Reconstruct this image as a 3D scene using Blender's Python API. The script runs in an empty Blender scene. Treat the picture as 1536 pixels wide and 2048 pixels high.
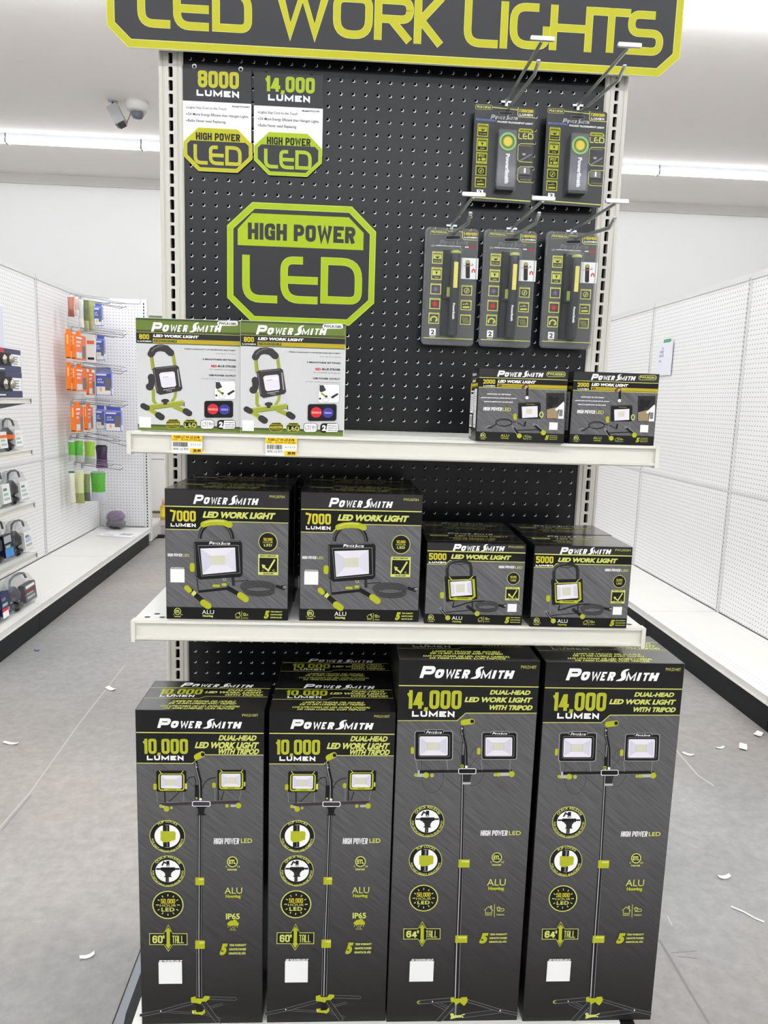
import bpy, math, random
import numpy as np
from mathutils import Vector, Matrix, Euler
from mathutils.geometry import tessellate_polygon
random.seed(7)
C = bpy.context.scene.collection
SC = bpy.context.scene
R = math.radians

# ------------------------------------------------------------------ camera, world, exposure
CAM_LOC = Vector((-0.08379, -1.60173, 1.29787))
CAM_ROT = Euler((1.42044954, -0.03067542, -0.04803695), 'XYZ')
FPX = 1451.634                                   # focal length in pixels of the 1536 x 2048 frame
cd = bpy.data.cameras.new('camera')
cd.sensor_fit = 'VERTICAL'; cd.sensor_height = 24.0; cd.lens = FPX / 2048 * 24.0
cd.clip_start = 0.02; cd.clip_end = 100
cam = bpy.data.objects.new('camera', cd); C.objects.link(cam)
cam.location = CAM_LOC; cam.rotation_euler = CAM_ROT
SC.camera = cam
SC.view_settings.view_transform = 'Standard'; SC.view_settings.look = 'None'
SC.view_settings.gamma = 1.0; SC.view_settings.use_curve_mapping = False
SC.view_settings.exposure = 0.0
LAMP_STRENGTH = 41.5
wd = bpy.data.worlds.new('world'); SC.world = wd; wd.use_nodes = True
wd.node_tree.nodes['Background'].inputs[0].default_value = (0.9, 0.95, 1.0, 1)
wd.node_tree.nodes['Background'].inputs[1].default_value = 0.25
try:
    SC.cycles.use_denoising = True
    SC.cycles.max_bounces = 8
except Exception:
    pass
_RM = CAM_ROT.to_matrix()
def ray(px, py): return _RM @ Vector(((px-768)/FPX, -(py-1024)/FPX, -1.0))
def on_axis(px, py, ax, val):                    # where the line of sight meets the plane x, y or z = val
    d = ray(px, py); t = (val - CAM_LOC[ax]) / d[ax]
    return CAM_LOC + d*t
def at(px, py, y): return on_axis(px, py, 1, y)
def atx(px, py, x): return on_axis(px, py, 0, x)
def atz(px, py, z): return on_axis(px, py, 2, z)

# ------------------------------------------------------------------ materials
def lin(c):
    c = c/255.0
    return c/12.92 if c <= 0.04045 else ((c+0.055)/1.055)**2.4
def rgb(t): return (lin(t[0]), lin(t[1]), lin(t[2]), 1.0)
MATS = {}
def mat(name, col, rough=0.5, metal=0.0, spec=0.4, emit=None, estr=0.0, alpha=1.0, noise=0.0, nscale=40.0, coat=0.0):
    if name in MATS: return MATS[name]
    m = bpy.data.materials.new(name); m.use_nodes = True
    nt = m.node_tree; b = nt.nodes['Principled BSDF']
    b.inputs['Base Color'].default_value = rgb(col)
    b.inputs['Roughness'].default_value = rough
    b.inputs['Metallic'].default_value = metal
    b.inputs['Specular IOR Level'].default_value = spec
    b.inputs['Coat Weight'].default_value = coat
    b.inputs['Coat Roughness'].default_value = 0.15
    if emit:
        b.inputs['Emission Color'].default_value = rgb(emit); b.inputs['Emission Strength'].default_value = estr
    if alpha < 1: b.inputs['Alpha'].default_value = alpha
    if noise > 0:
        tc = nt.nodes.new('ShaderNodeTexCoord'); n = nt.nodes.new('ShaderNodeTexNoise')
        n.inputs['Scale'].default_value = nscale; n.inputs['Detail'].default_value = 4
        mx = nt.nodes.new('ShaderNodeMix'); mx.data_type = 'RGBA'
        c0 = tuple(max(0, x*(1-noise)) for x in rgb(col)[:3])+(1,); c1 = tuple(min(1, x*(1+noise)) for x in rgb(col)[:3])+(1,)
        mx.inputs[6].default_value = c0; mx.inputs[7].default_value = c1
        nt.links.new(tc.outputs['Object'], n.inputs['Vector']); nt.links.new(n.outputs['Fac'], mx.inputs[0])
        nt.links.new(mx.outputs[2], b.inputs['Base Color'])
    MATS[name] = m; return m

def peg_mat(name, base, hole, ax_a, ax_b, rough=0.45, r=0.0033):
    """painted hardboard with a one inch grid of small dark holes"""
    if name in MATS: return MATS[name]
    m = bpy.data.materials.new(name); m.use_nodes = True; nt = m.node_tree; b = nt.nodes['Principled BSDF']
    b.inputs['Roughness'].default_value = rough
    tc = nt.nodes.new('ShaderNodeTexCoord'); sp = nt.nodes.new('ShaderNodeSeparateXYZ')
    nt.links.new(tc.outputs['Object'], sp.inputs[0])
    sq = []
    for a in (ax_a, ax_b):
        mu = nt.nodes.new('ShaderNodeMath'); mu.operation = 'MULTIPLY'; mu.inputs[1].default_value = 1/0.0254
        fr = nt.nodes.new('ShaderNodeMath'); fr.operation = 'FRACT'
        sb = nt.nodes.new('ShaderNodeMath'); sb.operation = 'SUBTRACT'; sb.inputs[1].default_value = 0.5
        pw = nt.nodes.new('ShaderNodeMath'); pw.operation = 'MULTIPLY'
        nt.links.new(sp.outputs[a], mu.inputs[0]); nt.links.new(mu.outputs[0], fr.inputs[0]); nt.links.new(fr.outputs[0], sb.inputs[0])
        nt.links.new(sb.outputs[0], pw.inputs[0]); nt.links.new(sb.outputs[0], pw.inputs[1]); sq.append(pw)
    ad = nt.nodes.new('ShaderNodeMath'); ad.operation = 'ADD'
    nt.links.new(sq[0].outputs[0], ad.inputs[0]); nt.links.new(sq[1].outputs[0], ad.inputs[1])
    lt = nt.nodes.new('ShaderNodeMath'); lt.operation = 'LESS_THAN'; lt.inputs[1].default_value = (r/0.0254)**2
    nt.links.new(ad.outputs[0], lt.inputs[0])
    mx = nt.nodes.new('ShaderNodeMix'); mx.data_type = 'RGBA'
    mx.inputs[6].default_value = rgb(base); mx.inputs[7].default_value = rgb(hole)
    nt.links.new(lt.outputs[0], mx.inputs[0]); nt.links.new(mx.outputs[2], b.inputs['Base Color'])
    MATS[name] = m; return m

def brushed_mat(name, c0, c1, rough=0.4, fade=None):
    """printed brushed metal pattern: fine diagonal streaks in the ink; fade = (colour, z0, z1) printed fade at the foot"""
    if name in MATS: return MATS[name]
    m = bpy.data.materials.new(name); m.use_nodes = True; nt = m.node_tree; b = nt.nodes['Principled BSDF']
    b.inputs['Roughness'].default_value = rough; b.inputs['Specular IOR Level'].default_value = .3; L = nt.links.new
    tc = nt.nodes.new('ShaderNodeTexCoord'); m1 = nt.nodes.new('ShaderNodeMapping'); m2 = nt.nodes.new('ShaderNodeMapping'); n = nt.nodes.new('ShaderNodeTexNoise')
    m1.inputs['Rotation'].default_value = (0, R(-40), 0); m2.inputs['Scale'].default_value = (14, 14, 420)
    n.inputs['Scale'].default_value = 1.0; n.inputs['Detail'].default_value = 3
    cr = nt.nodes.new('ShaderNodeValToRGB'); cr.color_ramp.elements[0].position = 0.25; cr.color_ramp.elements[1].position = 0.78
    cr.color_ramp.elements[0].color = rgb(c0); cr.color_ramp.elements[1].color = rgb(c1)
    L(tc.outputs['Object'], m1.inputs[0]); L(m1.outputs[0], m2.inputs[0]); L(m2.outputs[0], n.inputs['Vector']); L(n.outputs['Fac'], cr.inputs[0])
    out = cr.outputs[0]
    if fade:
        sp = nt.nodes.new('ShaderNodeSeparateXYZ'); mr = nt.nodes.new('ShaderNodeMapRange'); mr.interpolation_type = 'SMOOTHSTEP'
        mr.inputs[1].default_value = fade[1]; mr.inputs[2].default_value = fade[2]; mx = nt.nodes.new('ShaderNodeMix'); mx.data_type = 'RGBA'
        mx.inputs[6].default_value = rgb(fade[0]); L(tc.outputs['Object'], sp.inputs[0]); L(sp.outputs[2], mr.inputs[0]); L(mr.outputs[0], mx.inputs[0]); L(out, mx.inputs[7]); out = mx.outputs[2]
    L(out, b.inputs['Base Color']); MATS[name] = m; return m

def floor_mat():
    m = bpy.data.materials.new('worn_concrete'); m.use_nodes = True; nt = m.node_tree; b = nt.nodes['Principled BSDF']
    tc = nt.nodes.new('ShaderNodeTexCoord')
    n1 = nt.nodes.new('ShaderNodeTexNoise'); n1.inputs['Scale'].default_value = 1.1; n1.inputs['Detail'].default_value = 6; n1.inputs['Roughness'].default_value = 0.6
    n2 = nt.nodes.new('ShaderNodeTexNoise'); n2.inputs['Scale'].default_value = 26; n2.inputs['Detail'].default_value = 8; n2.inputs['Roughness'].default_value = 0.7
    n3 = nt.nodes.new('ShaderNodeTexNoise'); n3.inputs['Scale'].default_value = 0.7; n3.inputs['Detail'].default_value = 3
    cr = nt.nodes.new('ShaderNodeValToRGB'); e = cr.color_ramp.elements
    e[0].position = 0.3; e[0].color = rgb((140, 139, 137)); e[1].position = 0.7; e[1].color = rgb((168, 165, 161))
    cr2 = nt.nodes.new('ShaderNodeValToRGB'); e = cr2.color_ramp.elements
    e[0].position = 0.3; e[0].color = (0.80, 0.80, 0.80, 1); e[1].position = 0.75; e[1].color = (1.12, 1.12, 1.12, 1)
    mx = nt.nodes.new('ShaderNodeMix'); mx.data_type = 'RGBA'; mx.blend_type = 'MULTIPLY'; mx.inputs[0].default_value = 1
    tint = nt.nodes.new('ShaderNodeValToRGB'); e = tint.color_ramp.elements
    e[0].position = 0.40; e[0].color = (0.98, 1.0, 1.01, 1); e[1].position = 0.62; e[1].color = (1.03, 0.985, 0.955, 1)
    mx2 = nt.nodes.new('ShaderNodeMix'); mx2.data_type = 'RGBA'; mx2.blend_type = 'MULTIPLY'; mx2.inputs[0].default_value = 1
    for n in (n1, n2, n3): nt.links.new(tc.outputs['Object'], n.inputs['Vector'])
    nt.links.new(n1.outputs['Fac'], cr.inputs[0]); nt.links.new(n2.outputs['Fac'], cr2.inputs[0]); nt.links.new(n3.outputs['Fac'], tint.inputs[0])
    nt.links.new(cr.outputs[0], mx.inputs[6]); nt.links.new(cr2.outputs[0], mx.inputs[7])
    nt.links.new(mx.outputs[2], mx2.inputs[6]); nt.links.new(tint.outputs[0], mx2.inputs[7])
    nt.links.new(mx2.outputs[2], b.inputs['Base Color'])
    b.inputs['Roughness'].default_value = 0.55; b.inputs['Specular IOR Level'].default_value = 0.35
    bm = nt.nodes.new('ShaderNodeBump'); bm.inputs['Strength'].default_value = 0.12; bm.inputs['Distance'].default_value = 0.01
    nt.links.new(n2.outputs['Fac'], bm.inputs['Height']); nt.links.new(bm.outputs[0], b.inputs['Normal'])
    MATS['worn_concrete'] = m; return m

def clear_mat(name, tint=(120, 124, 126), alpha=0.07, rough=0.08):
    return mat(name, tint, rough=rough, alpha=alpha, spec=0.8, coat=0.4)

WHITE_STEEL = mat('cream_painted_steel', (222, 219, 209), 0.38, noise=0.03, nscale=12)
WHITE_DECK = mat('white_painted_shelf', (236, 235, 229), 0.32, noise=0.025, nscale=9)
SLOT_DARK = mat('slot_dark', (60, 60, 60), 0.8)
KICK = mat('charcoal_kick_paint', (20, 22, 25), 0.5, spec=.25, noise=0.12, nscale=5)
BLACK = mat('matt_black', (22, 22, 24), 0.55)
CHROME = mat('bright_zinc_wire', (206, 209, 210), 0.30, metal=.85)
GREY_STEEL = mat('grey_steel', (140, 143, 148), 0.4, noise=0.05, nscale=8)
FILM = mat('black_vinyl_film', (15, 16, 19), 0.28, spec=.32, noise=0.08, nscale=14)
BACKER = mat('white_hardboard', (232, 232, 230), 0.6, noise=0.03)
HOLE = mat('hole_dark', (16, 16, 18), 0.9)
CARTON = mat('carton_black', (19, 18, 19), 0.28, spec=.35, noise=0.06, nscale=30)
BAND = mat('carton_band_black', (13, 12, 12), 0.30, spec=.3)
TOPBAND = mat('carton_band_grey', (43, 41, 42), 0.34, spec=.3)
GLOSSTOP = mat('carton_varnished_flap', (18, 17, 18), 0.2, spec=.6, coat=.5)
BRUSH = brushed_mat('carton_brushed_grey', (74, 73, 74), (114, 113, 115))
BRUSH_T = brushed_mat('carton_brushed_tall', (72, 71, 72), (104, 103, 104), fade=((30, 29, 28), -.02, .50))
INK_W = mat('ink_white', (240, 240, 238), 0.4, spec=.25)
INK_LIME = mat('ink_lime', (170, 176, 34), 0.4, spec=.25)
INK_PALE = mat('ink_pale_lime', (202, 206, 106), 0.4, spec=.25)
INK_YEL = mat('ink_yellow', (204, 190, 40), 0.4, spec=.25)
INK_DIM = mat('ink_dim_lime', (168, 168, 84), 0.4, spec=.25)
INK_BLACK = mat('ink_black', (20, 20, 20), 0.4, spec=.25)
INK_DK = mat('ink_dark_grey', (40, 39, 40), 0.4, spec=.25)
INK_G1 = mat('ink_grey', (120, 120, 122), 0.4, spec=.25)
INK_G2 = mat('ink_light_grey', (178, 178, 180), 0.4, spec=.25)
LENS = mat('ink_lens_lilac', (226, 222, 230), 0.4, spec=.25)
LENS2 = mat('ink_lens_shade', (205, 203, 214), 0.4, spec=.25)
CHIP = mat('ink_chip', (206, 206, 184), 0.4, spec=.25)
INK_RED = mat('ink_red', (205, 45, 50), 0.4, spec=.25)
INK_BLUE = mat('ink_blue', (62, 60, 148), 0.4, spec=.25)
OLIVE = mat('ink_olive', (104, 122, 50), 0.4, spec=.25)
OLIVE_D = mat('ink_olive_dark', (68, 82, 44), 0.4, spec=.25)
MUSTARD = mat('ink_mustard', (178, 160, 36), 0.4, spec=.25)
PALEGREY = mat('carton_pale_grey', (206, 206, 206), 0.36, noise=0.02)
CARD_W = mat('carton_white_edge', (236, 236, 230), 0.5)
SIGN_DK = mat('sign_charcoal', (38, 38, 41), 0.34, spec=.3, noise=0.03)
SIGN_YEL = mat('sign_yellow_lime', (184, 182, 16), 0.36, spec=.25)
SIGN_YEL_E = mat('sign_edge_pale', (206, 206, 116), 0.4)
SIGN_GRN = mat('sign_bright_lime', (160, 184, 8), 0.36, spec=.25)
SIGN_GRN_E = mat('sign_green_edge', (190, 210, 92), 0.36)
TRI = {'L': INK_LIME, 'P': INK_PALE, 'W': INK_W, 'Y': INK_YEL}

# ------------------------------------------------------------------ mesh builder
class MB:
    def __init__(s): s.v = []; s.f = []; s.fm = []; s.mats = []; s.smooth = []
    def mi(s, m):
        if m not in s.mats: s.mats.append(m)
        return s.mats.index(m)
    def face(s, pts, m, smooth=False):
        n = len(s.v); s.v += [tuple(p) for p in pts]; s.f.append(tuple(range(n, n+len(pts)))); s.fm.append(s.mi(m)); s.smooth.append(smooth)
    def grid_faces(s, verts, faces, m, smooth=False):
        n = len(s.v); s.v += [tuple(p) for p in verts]; k = s.mi(m)
        for f in faces: s.f.append(tuple(i+n for i in f)); s.fm.append(k); s.smooth.append(smooth)
    def box(s, x0, y0, z0, x1, y1, z1, m, mx=None):
        c = [(x0,y0,z0),(x1,y0,z0),(x1,y1,z0),(x0,y1,z0),(x0,y0,z1),(x1,y0,z1),(x1,y1,z1),(x0,y1,z1)]
        if mx is not None: c = [tuple(mx @ Vector(p)) for p in c]
        s.grid_faces(c, [(0,3,2,1),(4,5,6,7),(0,1,5,4),(1,2,6,5),(2,3,7,6),(3,0,4,7)], m)
    def prism(s, poly, d0, d1, m, frame=None, msi=None):
        """extrude a 2D polygon (a,b) between depths d0,d1; frame maps (a,b,d) to 3D"""
        fr = frame or (lambda a, b, d: (a, d, b))
        n = len(poly); V = [fr(a, b, d0) for a, b in poly]+[fr(a, b, d1) for a, b in poly]
        tris = tessellate_polygon([[Vector((a, b, 0)) for a, b in poly]]) if n > 4 else None
        F = []
        if tris:
            for t in tris: F.append(tuple(t)); F.append(tuple(n+i for i in reversed(t)))
        else: F += [tuple(range(n)), tuple(reversed(range(n, 2*n)))]
        s.grid_faces(V, F, m)
        s.grid_faces(V, [(i, (i+1) % n, n+(i+1) % n, n+i) for i in range(n)], msi or m)
    def tube(s, pts, r, m, n=8, cap=True):
        pts = [Vector(p) for p in pts]; rings = []; rr = r if isinstance(r, (list, tuple)) else [r]*len(pts)
        for i, p in enumerate(pts):
            t = (pts[min(i+1, len(pts)-1)]-pts[max(i-1, 0)]).normalized()
            a = t.cross(Vector((0, 0, 1)))
            if a.length < 1e-3: a = t.cross(Vector((0, 1, 0)))
            a.normalize(); b = a.cross(t)
            rings.append([p+a*math.cos(2*math.pi*k/n)*rr[i]+b*math.sin(2*math.pi*k/n)*rr[i] for k in range(n)])
        V = [q for g in rings for q in g]; F = []
        for i in range(len(pts)-1):
            for k in range(n): F.append((i*n+k, i*n+(k+1) % n, (i+1)*n+(k+1) % n, (i+1)*n+k))
        s.grid_faces(V, F, m, True)
        if cap:
            s.face(list(reversed(rings[0])), m); s.face(rings[-1], m)
    def lathe(s, prof, m, cx=0, cy=0, n=24):
        V = []; F = []
        for r, z in prof:
            for k in range(n): V.append((cx+r*math.cos(2*math.pi*k/n), cy+r*math.sin(2*math.pi*k/n), z))
        for i in range(len(prof)-1):
            for k in range(n): F.append((i*n+k, i*n+(k+1) % n, (i+1)*n+(k+1) % n, (i+1)*n+k))
        s.grid_faces(V, F, m, True)
    def build(s, name, parent=None, loc=None):
        me = bpy.data.meshes.new(name); me.from_pydata(s.v, [], s.f)
        for m in s.mats: me.materials.append(m)
        me.polygons.foreach_set('material_index', s.fm); me.polygons.foreach_set('use_smooth', s.smooth)
        me.update()
        o = bpy.data.objects.new(name, me); C.objects.link(o)
        if parent is not None: o.parent = parent
        if loc is not None: o.location = loc
        return o

def thing(name, label, cat, loc=(0, 0, 0), rz=0.0, group=None):
    o = bpy.data.objects.new(name, None); C.objects.link(o); o.empty_display_size = 0.05
    o.location = loc; o.rotation_euler = (0, 0, rz); o['label'] = label; o['category'] = cat
    if group: o['group'] = group
    return o
def tag(o, label, cat, group=None):
    o['label'] = label; o['category'] = cat
    if group: o['group'] = group
    return o
def struct(o, label, cat):
    o['kind'] = 'structure'; o['label'] = label; o['category'] = cat; return o
def dup(root, loc, rz=None, label=None, group=None):
    r = root.copy(); C.objects.link(r); r.location = loc
    if rz is not None: r.rotation_euler = (0, 0, rz)
    if label: r['label'] = label
    if group: r['group'] = group
    for ch in list(root.children):
        c = ch.copy(); C.objects.link(c); c.parent = r
        for g in list(ch.children):
            d = g.copy(); C.objects.link(d); d.parent = c
    return r

# ------------------------------------------------------------------ lettering
_tc = {}
def text2d(s, bold=0.0, space=1.0):
    k = (s, bold, space)
    if k in _tc: return _tc[k]
    cu = bpy.data.curves.new('lettering', 'FONT'); cu.body = s; cu.size = 1.0; cu.offset = bold; cu.space_character = space; cu.resolution_u = 3
    ob = bpy.data.objects.new('lettering', cu); C.objects.link(ob)
    me = bpy.data.meshes.new_from_object(ob)
    V = [(v.co.x, v.co.y) for v in me.vertices]; F = [tuple(p.vertices) for p in me.polygons]
    bpy.data.objects.remove(ob); bpy.data.curves.remove(cu); bpy.data.meshes.remove(me)
    _tc[k] = (V, F); return _tc[k]
_cap = {}
def cap_box(bold):
    if bold not in _cap:
        V, F = text2d('H', bold); ys = [v[1] for v in V]; _cap[bold] = (min(ys), max(ys))
    return _cap[bold]

def arc_pts(cx, cy, rx, ry, a0, a1, n=10):
    return [(cx+rx*math.cos(R(a0+(a1-a0)*i/n)), cy+ry*math.sin(R(a0+(a1-a0)*i/n))) for i in range(n+1)]
def round_path(pts, r):
    """a polyline whose corners marked with a radius factor are turned into arcs; pts = (x,y[,k])"""
    out = []
    for i, p in enumerate(pts):
        k = p[2] if len(p) > 2 else 0
        if not k or i in (0, len(pts)-1): out.append((p[0], p[1])); continue
        a = Vector((pts[i-1][0]-p[0], pts[i-1][1]-p[1])); b = Vector((pts[i+1][0]-p[0], pts[i+1][1]-p[1]))
        q = min(r*k, a.length*0.5, b.length*0.5); a.normalize(); b.normalize(); P = Vector((p[0], p[1]))
        A = P+a*q; B = P+b*q
        for j in range(7):
            t = j/6; X = A*(1-t)*(1-t)+P*2*t*(1-t)+B*t*t; out.append((X.x, X.y))
    return out
# rounded square capitals: centre lines in a unit box, y up; third number = corner rounding
GLYPH = {
 'L': [[(0,1),(0,0,1),(1,0)]], 'E': [[(.62,1),(0,1,1),(0,0,1),(1,0)], [(0,.5),(1,.5)]],
 'D': [[(.5,0),(0,0),(0,1),(1,1,1),(1,0,1),(.5,0)]], 'W': [[(0,1),(.25,0),(.5,1),(.75,0),(1,1)]],
 'O': [[(.5,1),(1,1,1),(1,0,1),(0,0,1),(0,1,1),(.5,1)]], 'R': [[(0,0),(0,1)], [(.02,.9999),(1,.9999,1),(1,.48,1),(.02,.48)], [(.4,.48),(1,0)]],
 'K': [[(0,0),(0,1)], [(1,1),(.12,.5),(1,0)]], 'I': [[(.5,0),(.5,1)]],
 'G': [[(.75,1),(0,1,1),(0,0,1),(1,0,1),(1,.52)]], 'H': [[(0,0),(0,1)], [(1,0),(1,1)], [(0,.5),(1,.5)]],
 'T': [[(0,1),(1,1)], [(.5,0),(.5,1)]], 'S': [[(.8,1),(0,1,1),(0,.5,1),(1,.5,1),(1,0,1),(0,0)]],
}

HW = {'1': .66, 'I': .36, ',': .36, ' ': .42, 'W': 1.45, 'M': 1.3, '.': .36}
HG = {'0': [[(.5,1),(1,1,1),(1,0,1),(0,0,1),(0,1,1),(.5,1)]], '1': [[(1,0),(1,1)], [(.85,.86),(0,.78)]], '2': [[(0,.66),(0,1,1),(1,1,1),(1,.56),(0,.0),(1,0)]],
      '4': [[(.74,0),(.74,.99)], [(.62,.95),(0,.24),(1,.24)]], '5': [[(1,1),(0,1),(0,.56),(1,.60,1),(1,0,1),(0,0,1),(0,.26)]], '6': [[(.5,.56),(1,.56,1),(1,0,1),(0,0,1),(0,.56,.2),(.5,.56)], [(0,.3),(0,1,1),(1,1,1),(1,.74)]],
      '7': [[(0,1),(1,1),(.42,0)]], '8': [[(.5,1),(1,1,1),(1,.53,.8),(0,.53,.8),(0,1,1),(.5,1)], [(.5,.53),(1,.53,.8),(1,0,1),(0,0,1),(0,.53,.8),(.5,.53)]], ',': [],
      'H': GLYPH['H'], 'I': GLYPH['I'], 'G': [[(1,.68),(1,1,1),(0,1,1),(0,0,1),(1,0),(1,.46),(.55,.46)]], 'P': [[(0,0),(0,1)], [(.02,.9999),(1,.9999,1),(1,.42,1),(.02,.42)]], 'O': GLYPH['O'],
      'W': [[(0,1),(.22,0),(.5,.9),(.78,0),(1,1)]], 'E': [[(1,1),(0,1),(0,0),(1,0)], [(0,.5),(.9,.5)]], 'R': [[(0,0),(0,1)], [(.02,.9999),(1,.9999,1),(1,.48,1),(.02,.48)], [(.55,.46),(.97,0)]],
      'L': [[(0,1),(0,0),(1,0)]], 'U': [[(0,1),(0,0,1),(1,0,1),(1,1)]], 'M': [[(0,0),(0,1),(.5,.12),(1,1),(1,0)]], 'N': [[(0,0),(0,1),(1,0),(1,1)]], 'D': GLYPH['D'], 'T': GLYPH['T'],
      'S': [[(1,.78),(1,1,1),(0,1,1),(0,.52,1),(1,.48,1),(1,0,1),(0,0,1),(0,.24)]], 'A': [[(0,0),(0,1,1),(1,1,1),(1,0)], [(0,.4),(1,.4)]]}
class Face:
    """a flat printed face: maps source pixels (a quad) to metres on the face, then to 3D"""
    def __init__(s, quad, w, h, map3, size_px=None):
        A = []; b = []
        for (x, y), (u, v) in zip(quad, ((0, h), (w, h), (w, 0), (0, 0))):
            A.append([x, y, 1, 0, 0, 0, -u*x, -u*y]); b.append(u)
            A.append([0, 0, 0, x, y, 1, -v*x, -v*y]); b.append(v)
        s.Hm = np.linalg.solve(np.array(A, float), np.array(b, float)); s.map3 = map3; s.w = w; s.h = h; s.k = 0
    def uv(s, x, y):
        H = s.Hm; d = H[6]*x+H[7]*y+1
        return ((H[0]*x+H[1]*y+H[2])/d, (H[3]*x+H[4]*y+H[5])/d)

class Art:
    """printing on a Face, one mesh; coordinates are those of the crop set with src()"""
    def __init__(s, face, mb=None): s.F = face; s.mb = mb or MB(); s.o = (0, 0, 1.0)
    def src(s, ox, oy, sc): s.o = (ox, oy, sc); return s
    def P(s, x, y): return s.F.uv(s.o[0]+x/s.o[2], s.o[1]+y/s.o[2])
    def _lay(s): s.F.k += 1; return s.F.k
    def uvpoly(s, uvs, m):
        k = s._lay(); V = [s.F.map3(u, v, k) for u, v in uvs]
        if len(uvs) <= 4: s.mb.face(V, m)
        else:
            t = tessellate_polygon([[Vector((u, v, 0)) for u, v in uvs]]); s.mb.grid_faces(V, [tuple(x) for x in t], m)
    def poly(s, pts, m): s.uvpoly([s.P(*p) for p in pts], m)
    def rect(s, x0, y0, x1, y1, m):
        a = s.P(x0, y0); b = s.P(x1, y1); s.uvpoly([(a[0], b[1]), (b[0], b[1]), (b[0], a[1]), (a[0], a[1])], m)
    def rr(s, x0, y0, x1, y1, r, m, chamfer=False):
        n = 1 if chamfer else 5
        pts = arc_pts(x1-r, y1-r, r, r, 0, 90, n)+arc_pts(x0+r, y1-r, r, r, 90, 180, n)+arc_pts(x0+r, y0+r, r, r, 180, 270, n)+arc_pts(x1-r, y0+r, r, r, 270, 360, n)
        s.poly(pts, m)
    def rrline(s, x0, y0, x1, y1, r, w, m, chamfer=False):
        n = 1 if chamfer else 5
        pts = arc_pts(x1-r, y1-r, r, r, 0, 90, n)+arc_pts(x0+r, y1-r, r, r, 90, 180, n)+arc_pts(x0+r, y0+r, r, r, 180, 270, n)+arc_pts(x1-r, y0+r, r, r, 270, 360, n)
        s.line(pts, w, m, True)
    def circ(s, cx, cy, r, m, ry=None, n=28): s.poly([(cx+r*math.cos(2*math.pi*i/n), cy+(ry or r)*math.sin(2*math.pi*i/n)) for i in range(n)], m)
    def ring(s, cx, cy, r, w, m, ry=None, n=32): s.line([(cx+r*math.cos(2*math.pi*i/n), cy+(ry or r)*math.sin(2*math.pi*i/n)) for i in range(n)], w, m, True)
    def line(s, pts, w, m, closed=False, uv=False, caps=False):
        """mitred stroke; w in source pixels (or metres when uv)"""
        pts = [Vector((p[0], p[1])) for p in pts]; n = len(pts); L = []; Rr = []
        for i in range(n):
            a = pts[i-1] if (i or closed) else None; b = pts[(i+1) % n] if (i < n-1 or closed) else None
            d1 = (pts[i]-a).normalized() if a is not None and (pts[i]-a).length > 1e-9 else None
            d2 = (b-pts[i]).normalized() if b is not None and (b-pts[i]).length > 1e-9 else None
            d1 = d1 or d2; d2 = d2 or d1
            if d1 is None: continue
            n1 = Vector((-d1.y, d1.x)); n2 = Vector((-d2.y, d2.x)); mt = n1+n2
            if mt.length < 1e-3: mt = n1
            mt.normalize(); q = mt*(w/2/max(0.45, mt.dot(n1)))
            L.append(pts[i]+q); Rr.append(pts[i]-q)
        k = s._lay(); f = (lambda p: s.F.map3(p.x, p.y, k)) if uv else (lambda p: s.F.map3(*s.P(p.x, p.y), k))
        V = [f(p) for p in L]+[f(p) for p in Rr]; N = len(L); Fc = []
        for i in range(N if closed else N-1): Fc.append((i, (i+1) % N, N+(i+1) % N, N+i))
        s.mb.grid_faces(V, Fc, m)
        if caps:
            for p in (pts[0], pts[-1]): s.circ(p.x, p.y, w/2, m, n=12)
    def text(s, t, x0, y0, x1, y1, m, bold=0.02, shear=0.0, space=1.0, tilt=None):
        """lettering stretched between top-left and bottom-right of its capitals"""
        V, Fc = text2d(t, bold, space); c0, c1 = cap_box(bold)
        a = s.P(x0, y0); b = s.P(x1, y1); X = [v[0]-shear*0 for v in V]; xm, xM = min(X), max(X)
        if tilt: pass
        h = a[1]-b[1]; w = b[0]-a[0]; sh = shear*h; k = s._lay(); out = []
        for x, y in V:
            ty = (y-c0)/(c1-c0); tx = (x-xm)/max(1e-9, xM-xm)
            out.append(s.F.map3(a[0]+tx*(w-sh)+sh*ty, b[1]+ty*h, k))
        s.mb.grid_faces(out, Fc, m)
    def vtext(s, t, x0, y0, x1, y1, m, bold=0.02, up=False):
        """lettering turned to read downwards (or upwards) inside the rectangle"""
        V, Fc = text2d(t, bold); c0, c1 = cap_box(bold); X = [v[0] for v in V]; xm, xM = min(X), max(X)
        a = s.P(x0, y0); b = s.P(x1, y1); k = s._lay(); out = []
        for x, y in V:
            ty = (y-c0)/(c1-c0); tx = (x-xm)/(xM-xm)
            out.append(s.F.map3(b[0]+(a[0]-b[0])*ty, b[1]+(a[1]-b[1])*tx, k) if up else s.F.map3(a[0]+(b[0]-a[0])*ty, a[1]+(b[1]-a[1])*tx, k))
        s.mb.grid_faces(out, Fc, m)
    def arctext(s, t, cx, cy, r, h, a0, a1, m, bottom=False, bold=0.02):
        """lettering along a circle between two clock angles (degrees, 90 = top)"""
        V, Fc = text2d(t, bold); c0, c1 = cap_box(bold); X = [v[0] for v in V]; xm, xM = min(X), max(X); k = s._lay(); out = []
        for x, y in V:
            a = R(a0+(a1-a0)*(x-xm)/(xM-xm)); ty = (y-c0)/(c1-c0)
            rr = (r-h*ty) if bottom else (r+h*ty)
            out.append(s.F.map3(*s.P(cx+rr*math.cos(a), cy-rr*math.sin(a)), k))
        s.mb.grid_faces(out, Fc, m)
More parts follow.
